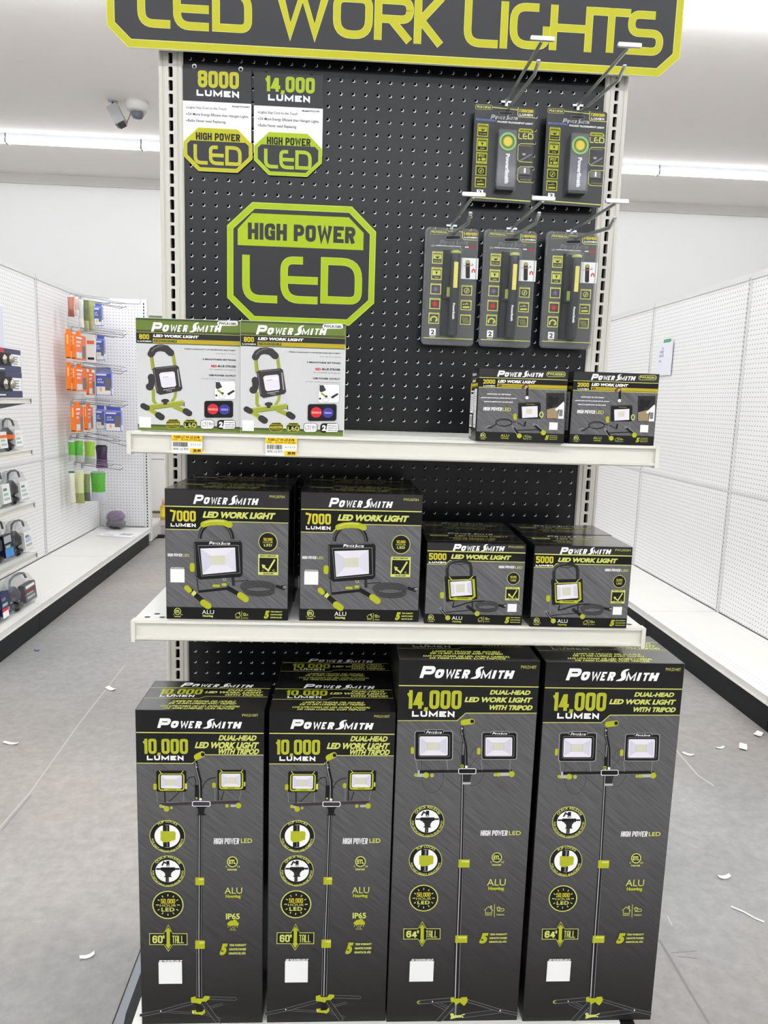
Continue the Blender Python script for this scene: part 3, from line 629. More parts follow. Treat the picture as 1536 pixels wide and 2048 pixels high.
# ---- 10,000 lumen tripod carton
def make_10000():
    c = Carton('work_light_box', 'tall black box marked 10,000 lumen at the left end of the base shelf', 'box', 0.221, 0.612, 0.132,
               [(274.4, 1420.3), (529, 1422), (526, 2042), (284, 2046)], group='tall 10,000 lumen tripod light boxes')
    S = (270, 1350, 5.689); D = (250, 1620, 2.695); q = c.F
    P = lambda x, y: q.uv(S[0]+x/S[2], S[1]+y/S[2])
    a = c.carton_art().src(*S)
    yl = P(300, 992)[1]; yr = P(1300, 897)[1]; xs = P(668, 990)[0]; xe = P(770, 905)[0]
    a.uvpoly([(0.0012, 0.0012), (c.w-.0012, 0.0012), (c.w-.0012, yr), (xe, yr), (xs, yl), (.0012, yl)], BRUSH_T)
    v = P(750, 652)[1]; a.uvpoly([(0.001, v-.0009), (c.w-.001, v-.0009), (c.w-.001, v+.0009), (0.001, v+.0009)], INK_PALE)
    a.line([(.001, yl), (xs, yl), (xe, yr), (c.w-.001, yr)], .0013, INK_PALE, uv=True)
    b = c.art('brand_logo').src(*S); b.logo(272, 490, 1232, 604, INK_W)
    t = c.art('model_number').src(*S); t.text('PWLD100T', 1226, 440, 1405, 470, INK_DIM, .02); t = c.art('lumen_lettering').src(*S); t.heavy('10,000', 100, 718, 618, 888, INK_LIME, .35, edge=INK_PALE); t.heavy('LUMEN', 156, 906, 568, 958, INK_W, .26, gap=.22, rad=.2)
    t = c.art('title_lettering').src(*S); t.text('DUAL-HEAD', 958, 676, 1396, 738, INK_PALE, .05, .3); t.text('LED WORK LIGHT', 692, 752, 1416, 825, INK_PALE, .05, .3); t.text('WITH TRIPOD', 942, 826, 1425, 890, INK_PALE, .05, .3)
    p = c.art('product_picture').src(*D)
    for x0, y0, x1, y1, w in ((408, -40, 405, 355, 28), (406, 388, 403, 692, 32), (403, 733, 404, 1000, 37)):
        p.line([(x0, y0), (x1, y1)], w, INK_BLACK); p.line([(x0-w*.05, y0), (x1-w*.05, y1)], w*.12, INK_G2); p.line([(x0+w*.34, y0), (x1+w*.34, y1)], w*.09, INK_G1); p.line([(x0-w*.38, y0), (x1-w*.38, y1)], w*.08, INK_G1)
    for pts, w in (([(195, 1076), (370, 1086)], 8), ([(430, 1085), (520, 1120)], 10), ([(440, 1060), (530, 1035)], 8)):
        p.line(pts, w+3, INK_G1); p.line(pts, w, INK_DK)
    for pts, w in (([(360, 1030), (200, 1075), (88, 1098)], 13), ([(455, 1003), (597, 1007)], 13), ([(425, 1025), (500, 1128)], 21)):
        p.line(pts, w+4, INK_G1, caps=True); p.line(pts, w, INK_DK, caps=True)
    p.circ(195, 1075, 3.5, INK_W); p.rect(388, 1020, 418, 1090, INK_BLACK)
    p.poly([(358, 1000), (384, 993), (384, 1004), (420, 1006), (432, 990), (458, 992), (460, 1004), (440, 1022), (418, 1022), (410, 1036), (386, 1030), (360, 1028)], INK_LIME)
    p.poly([(362, 1070), (385, 1068), (388, 1080), (418, 1078), (432, 1062), (436, 1080), (420, 1096), (400, 1092), (368, 1090)], INK_LIME); p.circ(368, 1082, 3.5, INK_W)
    p.rect(384, 350, 431, 391, INK_LIME); p.rect(402, 356, 430, 364, INK_PALE); p.rect(382, 690, 434, 735, INK_LIME); p.rect(404, 697, 433, 706, INK_PALE)
    p.src(*S)
    for pts in ([(590, 1195), (640, 1145), (690, 1140), (702, 1180), (700, 1260)], [(780, 1265), (810, 1200), (860, 1160), (935, 1148)], [(520, 1310), (400, 1425)], [(1022, 1300), (985, 1415)]): p.line(pts, 9, INK_BLACK)
    for q0, q1 in (((260, 1280), (273, 1425)), ((568, 1310), (568, 1425)), ((918, 1265), (922, 1415)), ((1218, 1285), (1190, 1415)), ((375, 1425), (568, 1428))): p.line([q0, q1], 8, INK_G1)
    p.line([(355, 1305), (360, 1430)], 13, INK_BLACK); p.line([(955, 1290), (957, 1412)], 13, INK_BLACK)
    p.line([(300, 1452), (1195, 1418)], 34, mat('ink_plum', (52, 44, 48), .4)); p.line([(300, 1434), (1195, 1400)], 4, INK_G1)
    lamp_green(p, (262, 1072, 600, 1308), (285, 1104, 578, 1298), (300, 1114, 562, 1282), (313, 1122, 548, 1270), (368, 1168, 480, 1240), (350, 1272, 536, 1298))
    lamp_green(p, (948, 1060, 1268, 1288), (968, 1084, 1238, 1278), (984, 1094, 1222, 1260), (992, 1104, 1208, 1252), (1040, 1145, 1152, 1214), (1012, 1250, 1196, 1279))
    p.rr(228, 1218, 266, 1286, 14, INK_LIME); p.rr(890, 1206, 930, 1262, 14, INK_LIME); p.rr(584, 1214, 606, 1278, 8, INK_PALE); p.rr(1246, 1195, 1262, 1245, 6, INK_PALE)
    p.line([(310, 1472), (360, 1480)], 28, INK_G2); p.circ(312, 1470, 20, INK_LIME, n=16); p.circ(374, 1500, 32, INK_LIME, n=18); p.circ(430, 1488, 16, INK_DIM, n=12)
    p.line([(1095, 1465), (1180, 1462)], 26, INK_G2); p.circ(1185, 1462, 32, INK_LIME, n=18); p.circ(1056, 1465, 20, INK_LIME, n=14)
    p.rr(694, 1230, 735, 1400, 12, INK_BLACK); p.circ(714, 1380, 12, INK_DIM)
    nk = [(704, 960), (716, 1040), (752, 1180), (758, 1280), (758, 1400)]
    p.line(nk, 40, INK_BLACK); p.line([(x-9, y) for x, y in nk], 6, INK_G2); p.circ(708, 1000, 12, INK_G1); p.circ(712, 1030, 10, INK_G2); p.circ(758, 1392, 15, INK_W)
    p.poly([(700, 1465), (840, 1465), (805, 1500), (795, 1545), (822, 1572), (712, 1572), (738, 1545), (730, 1500)], INK_BLACK)
    p.rr(662, 1414, 870, 1472, 18, INK_W); p.rr(670, 1421, 862, 1465, 14, mat('ink_plum', (52, 44, 48)))
    p.line([(718, 918), (778, 888)], 68, INK_LIME, caps=True); p.circ(784, 890, 28, INK_DIM); p.circ(785, 890, 21, INK_BLACK)
    B = lambda nm: c.art(nm).src(*D)
    b_flip(B('flip_lock_badge'), 235, 128, 95, 85); b_quick(B('quick_release_badge'), 237, 315, 92, 83); b_hours(B('hours_badge'), 237, 497, 84, 76); b_tall(B('height_badge'), 136, 650, 341, 713, 238, 602, 749, '60')
    g = B('led_lettering'); g.heavy('HIGH POWER', 483, 138, 620, 169, INK_W, .36, .06); g.text('LED', 628, 139, 688, 163, INK_PALE, .02)
    b_etl(B('safety_mark'), 583, 264, 29); b_alu(B('housing_lettering'), 541, 402, 635, 458)
    g = B('rain_icon'); g.text('IP65', 548, 542, 622, 572, INK_PALE, .03); g.circ(578, 594, 15, INK_LIME, n=14); g.circ(595, 588, 14, INK_LIME, n=14); g.circ(606, 597, 11, INK_LIME, n=12); g.circ(565, 598, 10, INK_LIME, n=12); g.rr(556, 592, 617, 607, 6, INK_LIME)
    for i, (x, y) in enumerate(((560, 614), (572, 611), (585, 615), (597, 611), (609, 614), (578, 621), (592, 620))): g.line([(x+2, y-3), (x-2, y+3)], 3, INK_PALE)
    g.text('WATER', 566, 626, 603, 634, INK_DIM, .02); b_warranty(B('warranty_lettering'), 512, 704, 658, 766)
    g = B('white_label'); white_label(g, 185, 806, 312, 922); g.text('SEE THE ENTIRE LINE UP', 188, 795, 313, 804, INK_W, .05, .15)
    tall_top(c, c.top_face([(35, 40), (1500, 40), (1500, 400), (35, 400)]), '10,000', 'DE 10 000 LUMENS AVEC TREPIED', 'DE 10000 LUMENES, CON TRIPODE')
    return c.done()

# ---- 7000 lumen
def bands(c, S, y1, y2l, y2r, xs, yb, mid=BRUSH, slope=True):
    """grey head band, black title band with a step, brushed field, black foot band (crop pixels)"""
    a = c.carton_art(); P = lambda x, y: c.F.uv(S[0]+x/S[2], S[1]+y/S[2]); e = .0012; w = c.w
    v1 = P(*y1)[1]; vl = P(*y2l)[1]; vr = P(*y2r)[1]; us = P(xs, y2l[1])[0]; vb = P(*yb)[1]
    a.uvpoly([(e, v1), (w-e, v1), (w-e, c.h-e), (e, c.h-e)], TOPBAND)
    a.uvpoly([(e, vb), (w-e, vb), (w-e, v1), (e, v1)], BAND)
    a.uvpoly([(e, vb), (w-e, vb), (w-e, vr), (us+(vr-vl)*.9, vr), (us, vl), (e, vl)], mid)
    a.uvpoly([(e, e), (w-e, e), (w-e, vb), (e, vb)], BAND)
    a.uvpoly([(e, v1-.0009), (w-e, v1-.0009), (w-e, v1+.0009), (e, v1+.0009)], INK_PALE)
    a.line([(e, vl), (us, vl), (us+(vr-vl)*.9, vr), (w-e, vr)], .0012, INK_PALE, uv=True)
def plain_top(c, title, num):
    t = c.face_art('top_print', c.top_face(UNIT)).src(0, 0, 1); t.uvpoly([(.0015, .0015), (c.w-.0015, .0015), (c.w-.0015, c.d-.0015), (.0015, c.d-.0015)], GLOSSTOP)
    t.logo(260, 120, 760, 240, INK_G2); t.line([(20, 300), (980, 300)], 10, INK_DIM); t.text(num, 60, 350, 260, 470, INK_DIM, .05); t.text(title, 320, 360, 900, 450, INK_DIM, .04, .3)
    t.text('LAMPE DE TRAVAIL A DEL', 250, 560, 750, 620, INK_DIM, .03, .3); t.text('LUZ DE TRABAJO LED', 280, 680, 720, 740, INK_DIM, .03, .3); t.line([(20, 830), (980, 830)], 6, INK_DIM)
def make_7000():
    S = (330, 970, 5.908)
    c = Carton('work_light_box', 'black box marked 7000 lumen, left front one on the middle shelf', 'box', 0.213, 0.2305, 0.118,
               [(331.2, 978.5), (583.6, 982.5), (577.6, 1239.5), (332, 1239)], group='7000 lumen boxes on the middle shelf')
    bands(c, S, (740, 268), (200, 532), (1100, 438), 400, (740, 1450))
    c.art('brand_logo').src(*S).logo(350, 118, 1140, 236, INK_W)
    t = c.art('model_number').src(*S); t.text('PWLS070H', 1262, 118, 1444, 152, INK_DIM, .02)
    t = c.art('lumen_lettering').src(*S); t.heavy('7000', 72, 308, 380, 440, INK_YEL, .35, edge=INK_PALE); t.heavy('LUMEN', 78, 458, 378, 502, INK_W, .26, gap=.22, rad=.2); t = c.art('title_lettering').src(*S); t.text('LED WORK LIGHT', 460, 315, 1332, 402, INK_PALE, .06, .3)
    p = c.art('product_picture').src(*S)
    cable_coil(p, 1110, 1190, 205, 62, 5, 13); p.line([(830, 1140), (900, 1132), (1000, 1125)], 10, INK_BLACK); plug(p, 1340, 1190, 95)
    p.line([(400, 1262), (790, 1215)], 36, INK_BLACK); p.line([(400, 1245), (790, 1198)], 5, INK_G1)
    p.line([(385, 1110), (400, 1250)], 14, INK_DK); p.line([(815, 1085), (822, 1190)], 34, INK_DK)
    p.line([(740, 1210), (940, 1320)], 52, INK_BLACK); p.line([(900, 1300), (965, 1345)], 76, INK_LIME, caps=True)
    p.line([(285, 1232), (485, 1405)], 60, INK_BLACK); p.line([(262, 1222), (292, 1250)], 62, INK_LIME, caps=True); p.line([(460, 1395), (515, 1430)], 80, INK_LIME, caps=True)
    p.line([(330, 1270), (362, 1300)], 56, INK_PALE)
    p.rr(570, 1178, 660, 1208, 14, INK_LIME); p.rr(680, 1160, 740, 1195, 14, INK_LIME); p.ring(712, 1112, 17, 7, INK_G2)
    p.poly([(350, 690), (375, 665), (905, 655), (930, 690), (932, 1050), (905, 1085), (420, 1122), (365, 1080)], INK_BLACK)
    p.line([(362, 690), (378, 1080)], 6, INK_G1); p.line([(372, 672), (900, 664)], 5, INK_G1)
    p.poly([(400, 718), (890, 708), (905, 1040), (440, 1085)], INK_G1); p.poly([(406, 726), (884, 716), (898, 1034), (446, 1078)], INK_BLACK)
    p.poly([(430, 755), (845, 738), (855, 1020), (455, 1062)], LENS); p.poly([(430, 755), (555, 838), (557, 945), (455, 1062)], LENS2); p.poly([(845, 738), (722, 832), (724, 940), (855, 1020)], mat('ink_lens_mid', (215, 212, 222), .4))
    p.poly([(548, 838), (722, 830), (724, 942), (556, 948)], CHIP)
    p.logo(535, 670, 790, 708, INK_W)
    hd = arc_pts(622, 640, 195, 200, 180, 360, 16); p.line([(427, 640)]+[(x, y) for x, y in hd]+[(817, 640)], 44, INK_BLACK); p.line([(x-8, y) for x, y in hd], 6, INK_G1)
    p.line([(470, 470), (540, 448), (630, 440), (715, 446), (785, 472)], 70, INK_LIME, caps=True); p.line([(480, 452), (560, 430), (640, 424), (720, 432)], 12, INK_PALE)
    p.rr(302, 925, 362, 1030, 24, INK_LIME)
    B = lambda nm: c.art(nm).src(*S); b_hours(B('hours_badge'), 1238, 668, 114, ticks=False); b_impact(B('impact_badge'), 1120, 815, 1355, 1058); g = B('led_lettering')
    g.heavy('HIGH POWER', 38, 816, 212, 852, INK_W, .36, .06); g.text('LED', 220, 820, 298, 852, INK_PALE, .01)
    g = B('white_label'); white_label(g, 68, 998, 238, 1158); g.text('SEE THE ENTIRE LINE UP', 76, 980, 236, 992, INK_W, .04, .15)
    b_etl(B('safety_mark'), 150, 1500, 42); b_alu(B('housing_lettering'), 442, 1478, 585, 1562, INK_W, INK_PALE); b_house(B('house_icon'), 835, 1488, 995, 1580); b_warranty(B('warranty_lettering'), 1178, 1476, 1398, 1570)
    plain_top(c, 'LED WORK LIGHT', '7000')
    return c.done()

def make_5000():
    S = (845, 1040, 7.314)
    c = Carton('work_light_box', 'low black box marked 5000 lumen, left front one on the middle shelf', 'box', 0.176, 0.148, 0.112,
               [(854.6, 1083.8), (1050, 1089.5), (1042, 1251.6), (848.4, 1246.7)], group='5000 lumen boxes on the middle shelf')
    bands(c, S, (780, 468), (200, 642), (1100, 612), 340, (740, 1385))
    c.art('brand_logo').src(*S).logo(440, 350, 1190, 460, INK_W)
    t = c.art('model_number').src(*S); t.text('PWLS050H', 1240, 382, 1462, 420, INK_DIM, .02)
    t = c.art('lumen_lettering').src(*S); t.heavy('5000', 98, 480, 345, 586, INK_YEL, .35, edge=INK_PALE); t.heavy('LUMEN', 92, 600, 342, 632, INK_W, .26, gap=.22, rad=.2); t = c.art('title_lettering').src(*S); t.text('LED WORK LIGHT', 412, 500, 1280, 590, INK_PALE, .06, .3)
    p = c.art('product_picture').src(*S)
    cable_coil(p, 930, 1245, 165, 58, 4, 14); plug(p, 1110, 1250, 95); p.line([(430, 1275), (520, 1255), (640, 1215), (760, 1190), (900, 1185)], 18, INK_BLACK); p.line([(455, 1200), (440, 1265)], 18, INK_BLACK)
    p.line([(340, 1350), (700, 1318)], 12, INK_BLACK); p.line([(320, 900), (318, 1340)], 10, INK_G1); p.line([(722, 1180), (722, 1310)], 24, INK_DK)
    p.line([(262, 1300), (360, 1425)], 36, INK_BLACK); p.line([(255, 1292), (345, 1408)], 6, INK_G2); p.circ(262, 1292, 20, INK_G1, n=14); p.circ(368, 1430, 37, INK_LIME, n=20); p.circ(368, 1430, 24, INK_DIM, n=16)
    p.line([(660, 1270), (790, 1365)], 44, INK_BLACK); p.circ(660, 1270, 28, INK_DK, n=14); p.circ(792, 1370, 37, INK_LIME, n=20); p.circ(792, 1370, 24, INK_DIM, n=16)
    p.line([(360, 830), (358, 700), (380, 640), (440, 610), (540, 598), (630, 608), (685, 640), (702, 700), (704, 820)], 46, INK_DK); p.line([(345, 700), (372, 640), (440, 598), (540, 584)], 6, INK_G1); p.poly([(420, 625), (530, 650), (650, 625), (620, 640), (530, 660), (450, 640)], INK_DK)
    p.poly([(318, 822), (775, 815), (795, 1160), (345, 1196)], INK_BLACK)
    p.poly([(372, 872), (752, 862), (770, 1120), (735, 1148), (405, 1165), (388, 1145)], INK_LIME); p.poly([(386, 884), (718, 874), (740, 1108), (715, 1128), (408, 1142)], INK_BLACK)
    p.poly([(402, 902), (705, 884), (722, 1095), (416, 1118)], LENS); p.poly([(402, 902), (460, 945), (468, 1070), (416, 1118)], LENS2); p.poly([(480, 940), (610, 932), (614, 1052), (488, 1060)], CHIP); p.poly([(705, 884), (645, 930), (655, 1055), (722, 1095)], LENS2)
    p.rr(445, 1128, 720, 1172, 18, INK_LIME); p.text('PowerSmith', 505, 1132, 665, 1154, INK_BLACK, .04, .2)
    p.line([(385, 825), (430, 880), (680, 872), (730, 818)], 10, INK_PALE); p.rr(256, 1050, 316, 1145, 24, INK_LIME)
    B = lambda nm: c.art(nm).src(*S); g = B('led_lettering'); g.heavy('HIGH POWER', 1100, 668, 1325, 712, INK_W, .36, .06); g.text('LED', 1338, 680, 1438, 716, INK_PALE, .01)
    b_hours(B('hours_badge'), 1312, 858, 92, ticks=False, num='50,000'); b_impact(B('impact_badge'), 1203, 980, 1396, 1180); white_label(B('white_label'), 1234, 1228, 1360, 1348)
    b_etl(B('safety_mark'), 125, 1422, 42); b_alu(B('housing_lettering'), 428, 1405, 574, 1500, INK_W, INK_LIME); b_house(B('house_icon'), 800, 1412, 975, 1500); b_warranty(B('warranty_lettering'), 1190, 1420, 1420, 1515)
    plain_top(c, 'LED WORK LIGHT', '5000')
    return c.done()

def make_2000():
    S = (925, 730, 7.314)
    c = Carton('work_light_box', 'small black box marked 2000 lumen, left one at the right end of the top shelf', 'box', 0.152, 0.123, 0.095,
               [(959.2, 734), (1137, 739.5), (1128, 886.5), (951, 881.5)], group='2000 lumen boxes on the top shelf')
    a = c.carton_art(); P = lambda x, y: c.F.uv(S[0]+x/S[2], S[1]+y/S[2]); e = .001; w = c.w
    v1 = P(900, 188)[1]; v2 = P(900, 330)[1]; vb = P(800, 982)[1]; u0 = P(512, 280)[0]; vy0, vy1 = P(900, 270)[1], P(900, 318)[1]
    a.uvpoly([(e, v1), (w-e, v1), (w-e, c.h-e), (e, c.h-e)], TOPBAND); a.uvpoly([(e, v2), (w-e, v2), (w-e, v1), (e, v1)], BAND)
    a.uvpoly([(e, vb), (w-e, vb), (w-e, v2), (e, v2)], BRUSH); a.uvpoly([(u0, vy1), (w-e, vy1), (w-e, vy0), (u0, vy0)], MUSTARD)
    for v in (v1, v2): a.uvpoly([(e, v-.0005), (w-e, v-.0005), (w-e, v+.0005), (e, v+.0005)], INK_PALE)
    c.art('brand_logo').src(*S).logo(515, 66, 1190, 166, INK_W)
    t = c.art('model_number').src(*S); t.rrline(1232, 90, 1500, 155, 30, 7, INK_PALE); t.text('PWLS020H', 1250, 100, 1482, 140, INK_PALE, .03)
    t = c.art('lumen_lettering').src(*S); t.heavy('2000', 312, 196, 482, 265, INK_YEL, .35, edge=INK_PALE); t.heavy('LUMEN', 312, 280, 480, 304, INK_W, .26, gap=.22, rad=.2); t = c.art('title_lettering').src(*S); t.text('LED WORK LIGHT', 520, 202, 1075, 262, INK_W, .06, .3)
    t.text('20W', 522, 270, 592, 305, INK_BLACK, .04, .3); t.text('REMPLACE 150 W INCANDESCENT', 606, 284, 850, 300, INK_BLACK, .02)
    t = c.art('feature_lettering').src(*S); t.text('STAYS COOL TO THE TOUCH', 365, 402, 712, 430, INK_W, .05, .3); t.text('ADJUSTABLE EXTRA-LARGE METAL HOOK', 270, 456, 798, 486, INK_W, .05, .3); t.text('IMPACT-RESISTANT GLASS LENS', 320, 514, 742, 542, INK_W, .05, .3)
    p = c.art('product_picture').src(*S)
    p.ring(605, 832, 120, 12, INK_BLACK, 52); p.ring(612, 842, 112, 9, INK_DK, 48); p.line([(500, 850), (430, 900), (350, 905)], 14, INK_BLACK); p.line([(495, 860), (420, 915), (370, 925)], 10, INK_DK); p.line([(345, 905), (405, 880)], 8, INK_G2); p.line([(700, 815), (790, 830), (860, 860), (905, 890)], 9, INK_BLACK); p.line([(925, 815), (905, 890)], 26, INK_BLACK)
    p.line([(790, 700), (792, 930)], 9, INK_G1); p.line([(1112, 790), (1108, 890)], 9, INK_G1); p.line([(792, 950), (1110, 938)], 14, INK_BLACK)
    p.line([(742, 905), (830, 1030)], 40, INK_BLACK); p.line([(728, 905), (812, 1030)], 6, INK_G2); p.circ(742, 895, 22, INK_G1, n=14); p.circ(832, 1030, 36, INK_LIME, n=18)
    p.line([(1050, 865), (1180, 978)], 40, INK_BLACK); p.line([(1058, 848), (1190, 955)], 6, INK_G2); p.circ(1048, 860, 22, INK_G1, n=14); p.circ(1184, 982, 38, INK_LIME, n=18)
    p.rr(815, 545, 1145, 775, 14, INK_BLACK); p.line([(822, 548), (1135, 540)], 18, INK_DK); p.rr(925, 545, 1065, 575, 6, INK_BLACK); p.text('PowerSmith', 938, 555, 1058, 570, INK_LIME, .03, .2)
    p.poly([(868, 598), (1098, 588), (1100, 752), (876, 765)], LENS); p.poly([(930, 632), (1020, 628), (1022, 705), (934, 710)], CHIP)
    p.line([(950, 300), (948, 440)], 36, INK_BLACK); p.line([(890, 350), (885, 310), (920, 285), (960, 290)], 32, mat('ink_brown', (96, 62, 50), .4)); p.circ(945, 465, 24, INK_W, n=14); p.circ(935, 305, 20, mat('ink_skin', (196, 150, 120), .4), n=14)
    p.rr(745, 700, 795, 795, 22, INK_LIME); p.ring(1155, 715, 24, 14, INK_PALE, 38)
    p.rr(1225, 395, 1490, 775, 10, INK_DK); p.poly([(1232, 640), (1400, 600), (1390, 770), (1235, 770)], mat('ink_wood', (150, 130, 96), .4))
    for x, y, r in ((1290, 480, 45), (1350, 520, 50), (1280, 570, 45), (1380, 480, 32)): p.circ(x, y, r, INK_BLACK, n=12)
    p.poly([(1350, 640), (1480, 520), (1490, 560), (1380, 660)], INK_W); p.poly([(1420, 590), (1488, 560), (1480, 775), (1395, 775)], INK_W); p.rect(1415, 640, 1460, 740, INK_G1)
    B = lambda nm: c.art(nm).src(*S); g = B('led_lettering'); g.heavy('HIGH POWER', 310, 602, 580, 662, INK_W, .36, .06); g.text('LED', 592, 612, 710, 666, INK_PALE, .01)
    white_label(B('white_label'), 1272, 828, 1388, 942); b_etl(B('safety_mark'), 300, 1022, 38); b_alu(B('housing_lettering'), 560, 1005, 680, 1075); b_house(B('house_icon'), 885, 1012, 1015, 1090); b_warranty(B('warranty_lettering'), 1205, 1020, 1390, 1092)
    # printed left side
    f = c.left_face([(0, 0), (220, 0), (220, 1000), (0, 1000)]); s = c.face_art('side_print', f).src(0, 0, 1)
    s.rect(2, 5, 218, 135, TOPBAND); s.rect(2, 135, 218, 255, BAND); s.logo(40, 50, 160, 95, INK_W); s.text('LED WORK LIGHT', 45, 150, 150, 185, INK_W, .05, .3); s.rect(40, 200, 218, 245, MUSTARD); s.rect(5, 190, 34, 300, INK_YEL); s.line([(2, 135), (218, 135)], 3, INK_PALE); s.line([(2, 258), (218, 258)], 3, INK_PALE)
    s.rect(10, 300, 112, 620, INK_W); s.rect(22, 320, 98, 350, INK_BLACK)
    for i in range(9): s.rect(22, 370+i*26, 60+(i*37) % 40, 378+i*26, INK_G1)
    s.rect(125, 280, 200, 820, INK_W)
    for i in range(18): s.rect(135, 300+i*28, 150+(i*23) % 40, 307+i*28, INK_G1)
    s.rect(12, 645, 90, 820, INK_W)
    for i in range(11): s.rect(20+i*6, 660, 23+i*6, 800, INK_BLACK)
    for i in range(5): s.rect(10, 850+i*24, 70+(i*17) % 30, 862+i*24, INK_W)
    s.text('ALU', 130, 880, 200, 920, INK_LIME, .0)
    return c.done()

def make_800():
    S = (270, 625, 7.144)
    c = Carton('work_light_box', 'pale grey and olive box marked 800 lumen at the left end of the top shelf', 'box', 0.176, 0.189, 0.088,
               [(276.3, 630.8), (478.5, 638.5), (478, 867.5), (280.8, 860)], body=CARD_W, group='800 lumen boxes on the top shelf')
    a = c.carton_art().src(*S); P = lambda x, y: c.F.uv(S[0]+x/S[2], S[1]+y/S[2]); w, h = c.w, c.h; e = .0006
    v = lambda x, y: P(x, y)[1]
    v_hl0, v_hl1 = v(760, 105), v(760, 150); v1 = v(760, 272); v2 = v(760, 350); v3 = v(760, 430); vb = v(760, 1690); vbt = v(760, 1655); vbm = v(760, 1612)
    a.uvpoly([(e, v1), (w-e, v1), (w-e, h-e), (e, h-e)], OLIVE_D); a.uvpoly([(e, v1+.003), (w-e, v1+.003), (w-e, v1+.019), (e, v1+.019)], OLIVE)
    a.uvpoly([(e, v3), (w-e, v3), (w-e, v1), (e, v1)], INK_DK); a.line([(e, v1-.001), (w-e, v1-.001)], .0009, INK_DIM, uv=True)
    u0 = P(284, 380)[0]; a.uvpoly([(u0, v3), (w-e, v3), (w-e, v(760, 368)), (u0, v(760, 368))], MUSTARD)
    a.uvpoly([(e, vbm), (w-e, vbm), (w-e, v3-.0015), (e, v3-.0015)], PALEGREY); a.line([(e, v3-.0008), (w-e, v3-.0008)], .0014, OLIVE_D, uv=True)
    a.uvpoly([(e, v(760, 1640)), (w-e, v(760, 1640)), (w-e, vbm), (e, vbm)], OLIVE_D); a.uvpoly([(e, e), (w-e, e), (w-e, v(760, 1640)), (e, v(760, 1640))], OLIVE)
    c.art('brand_logo').src(*S).logo(258, 112, 1240, 262, INK_W)
    t = c.art('model_number').src(*S); t.rr(1170, 100, 1450, 168, 26, INK_W); t.text('PWLR108S', 1192, 112, 1430, 160, INK_DK, .03)
    t = c.art('lumen_lettering').src(*S); t.heavy('800', 98, 284, 236, 362, INK_YEL, .35); t.heavy('LUMEN', 76, 376, 262, 400, INK_W, .26, gap=.22, rad=.2); t = c.art('title_lettering').src(*S); t.text('LED WORK LIGHT', 288, 288, 915, 352, INK_W, .06, .25); t.text('RECHARGEABLE', 300, 362, 616, 412, OLIVE_D, .05)
    t = c.art('feature_lettering').src(*S); t.text('HIGH-CAPACITY LITHIUM-ION BATTERY', 718, 494, 1424, 536, INK_DK, .04); t.text('runs up to 2 hours', 1140, 562, 1424, 588, INK_G1, .01)
    t.text('3 BRIGHTNESS SETTINGS', 965, 640, 1424, 680, INK_DK, .04); t.text('RED', 1084, 735, 1160, 772, INK_RED, .05); t.text('-BLUE STROBE', 1164, 738, 1424, 778, INK_DK, .04)
    t.text('for roadside emergency', 1058, 790, 1424, 820, INK_G1, .01); t.text('USB POWER OUTPUT', 1054, 872, 1424, 912, INK_DK, .04); t.text('charges other portable devices', 948, 925, 1424, 955, INK_G1, .01)
    p = c.art('product_picture').src(*S); G = mat('ink_leaf', (150, 158, 52), .4); GD = mat('ink_leaf_dark', (116, 124, 44), .4); K = mat('ink_charcoal', (48, 44, 44), .4)
    p.line([(262, 570), (290, 810)], 48, G); p.line([(560, 570), (585, 740)], 46, G); p.line([(277, 570), (303, 760)], 10, GD)
    p.line([(262, 575), (290, 520), (340, 490), (400, 485), (470, 500), (530, 560)], 100, K, caps=True); p.line([(270, 540), (310, 490), (370, 460), (420, 458)], 12, INK_G1)
    p.line([(292, 1080), (296, 1250), (340, 1320)], 46, G); p.line([(600, 1120), (588, 1200), (545, 1275)], 40, G)
    p.line([(380, 1355), (250, 1280)], 1, GD); p.line([(230, 1350), (705, 1285)], 78, G); p.line([(232, 1385), (708, 1318)], 10, GD); p.line([(240, 1312), (700, 1255)], 8, INK_PALE)
    p.line([(200, 1350), (380, 1475)], 66, G); p.line([(570, 1335), (740, 1415)], 60, G); p.line([(190, 1372), (330, 1470)], 9, INK_PALE)
    p.line([(155, 1325), (205, 1355)], 82, K, caps=True); p.line([(360, 1460), (405, 1492)], 92, K, caps=True); p.line([(735, 1405), (782, 1438)], 88, K, caps=True); p.rr(710, 1270, 720, 1340, 4, INK_DK)
    p.circ(455, 1255, 55, K, 30); p.rr(430, 1250, 480, 1310, 8, K)
    p.circ(245, 1048, 56, K, n=10); p.circ(262, 915, 46, K, 55); p.rect(225, 930, 310, 1040, K)
    p.poly([(280, 795), (310, 770), (605, 738), (640, 760), (690, 1075), (665, 1110), (385, 1168), (335, 1135)], K); p.line([(300, 800), (348, 1120)], 8, INK_G1); p.line([(330, 785), (600, 757)], 8, INK_G1); p.line([(625, 800), (655, 1050)], 14, INK_G2)
    p.poly([(360, 858), (585, 825), (620, 1055), (415, 1088)], INK_BLACK); p.poly([(372, 868), (400, 845), (565, 828), (585, 848), (606, 1030), (590, 1048), (430, 1068), (405, 1045)], LENS); p.poly([(400, 880), (560, 860), (565, 900), (410, 920)], INK_W); p.line([(420, 912), (500, 905)], 7, INK_G1)
    p.line([(430, 1098), (590, 1070)], 10, INK_G2); p.text('PowerSmith', 470, 1098, 550, 1118, INK_G2, .03, .2)
    B = lambda nm: c.art(nm).src(*S); g = B('charging_picture')
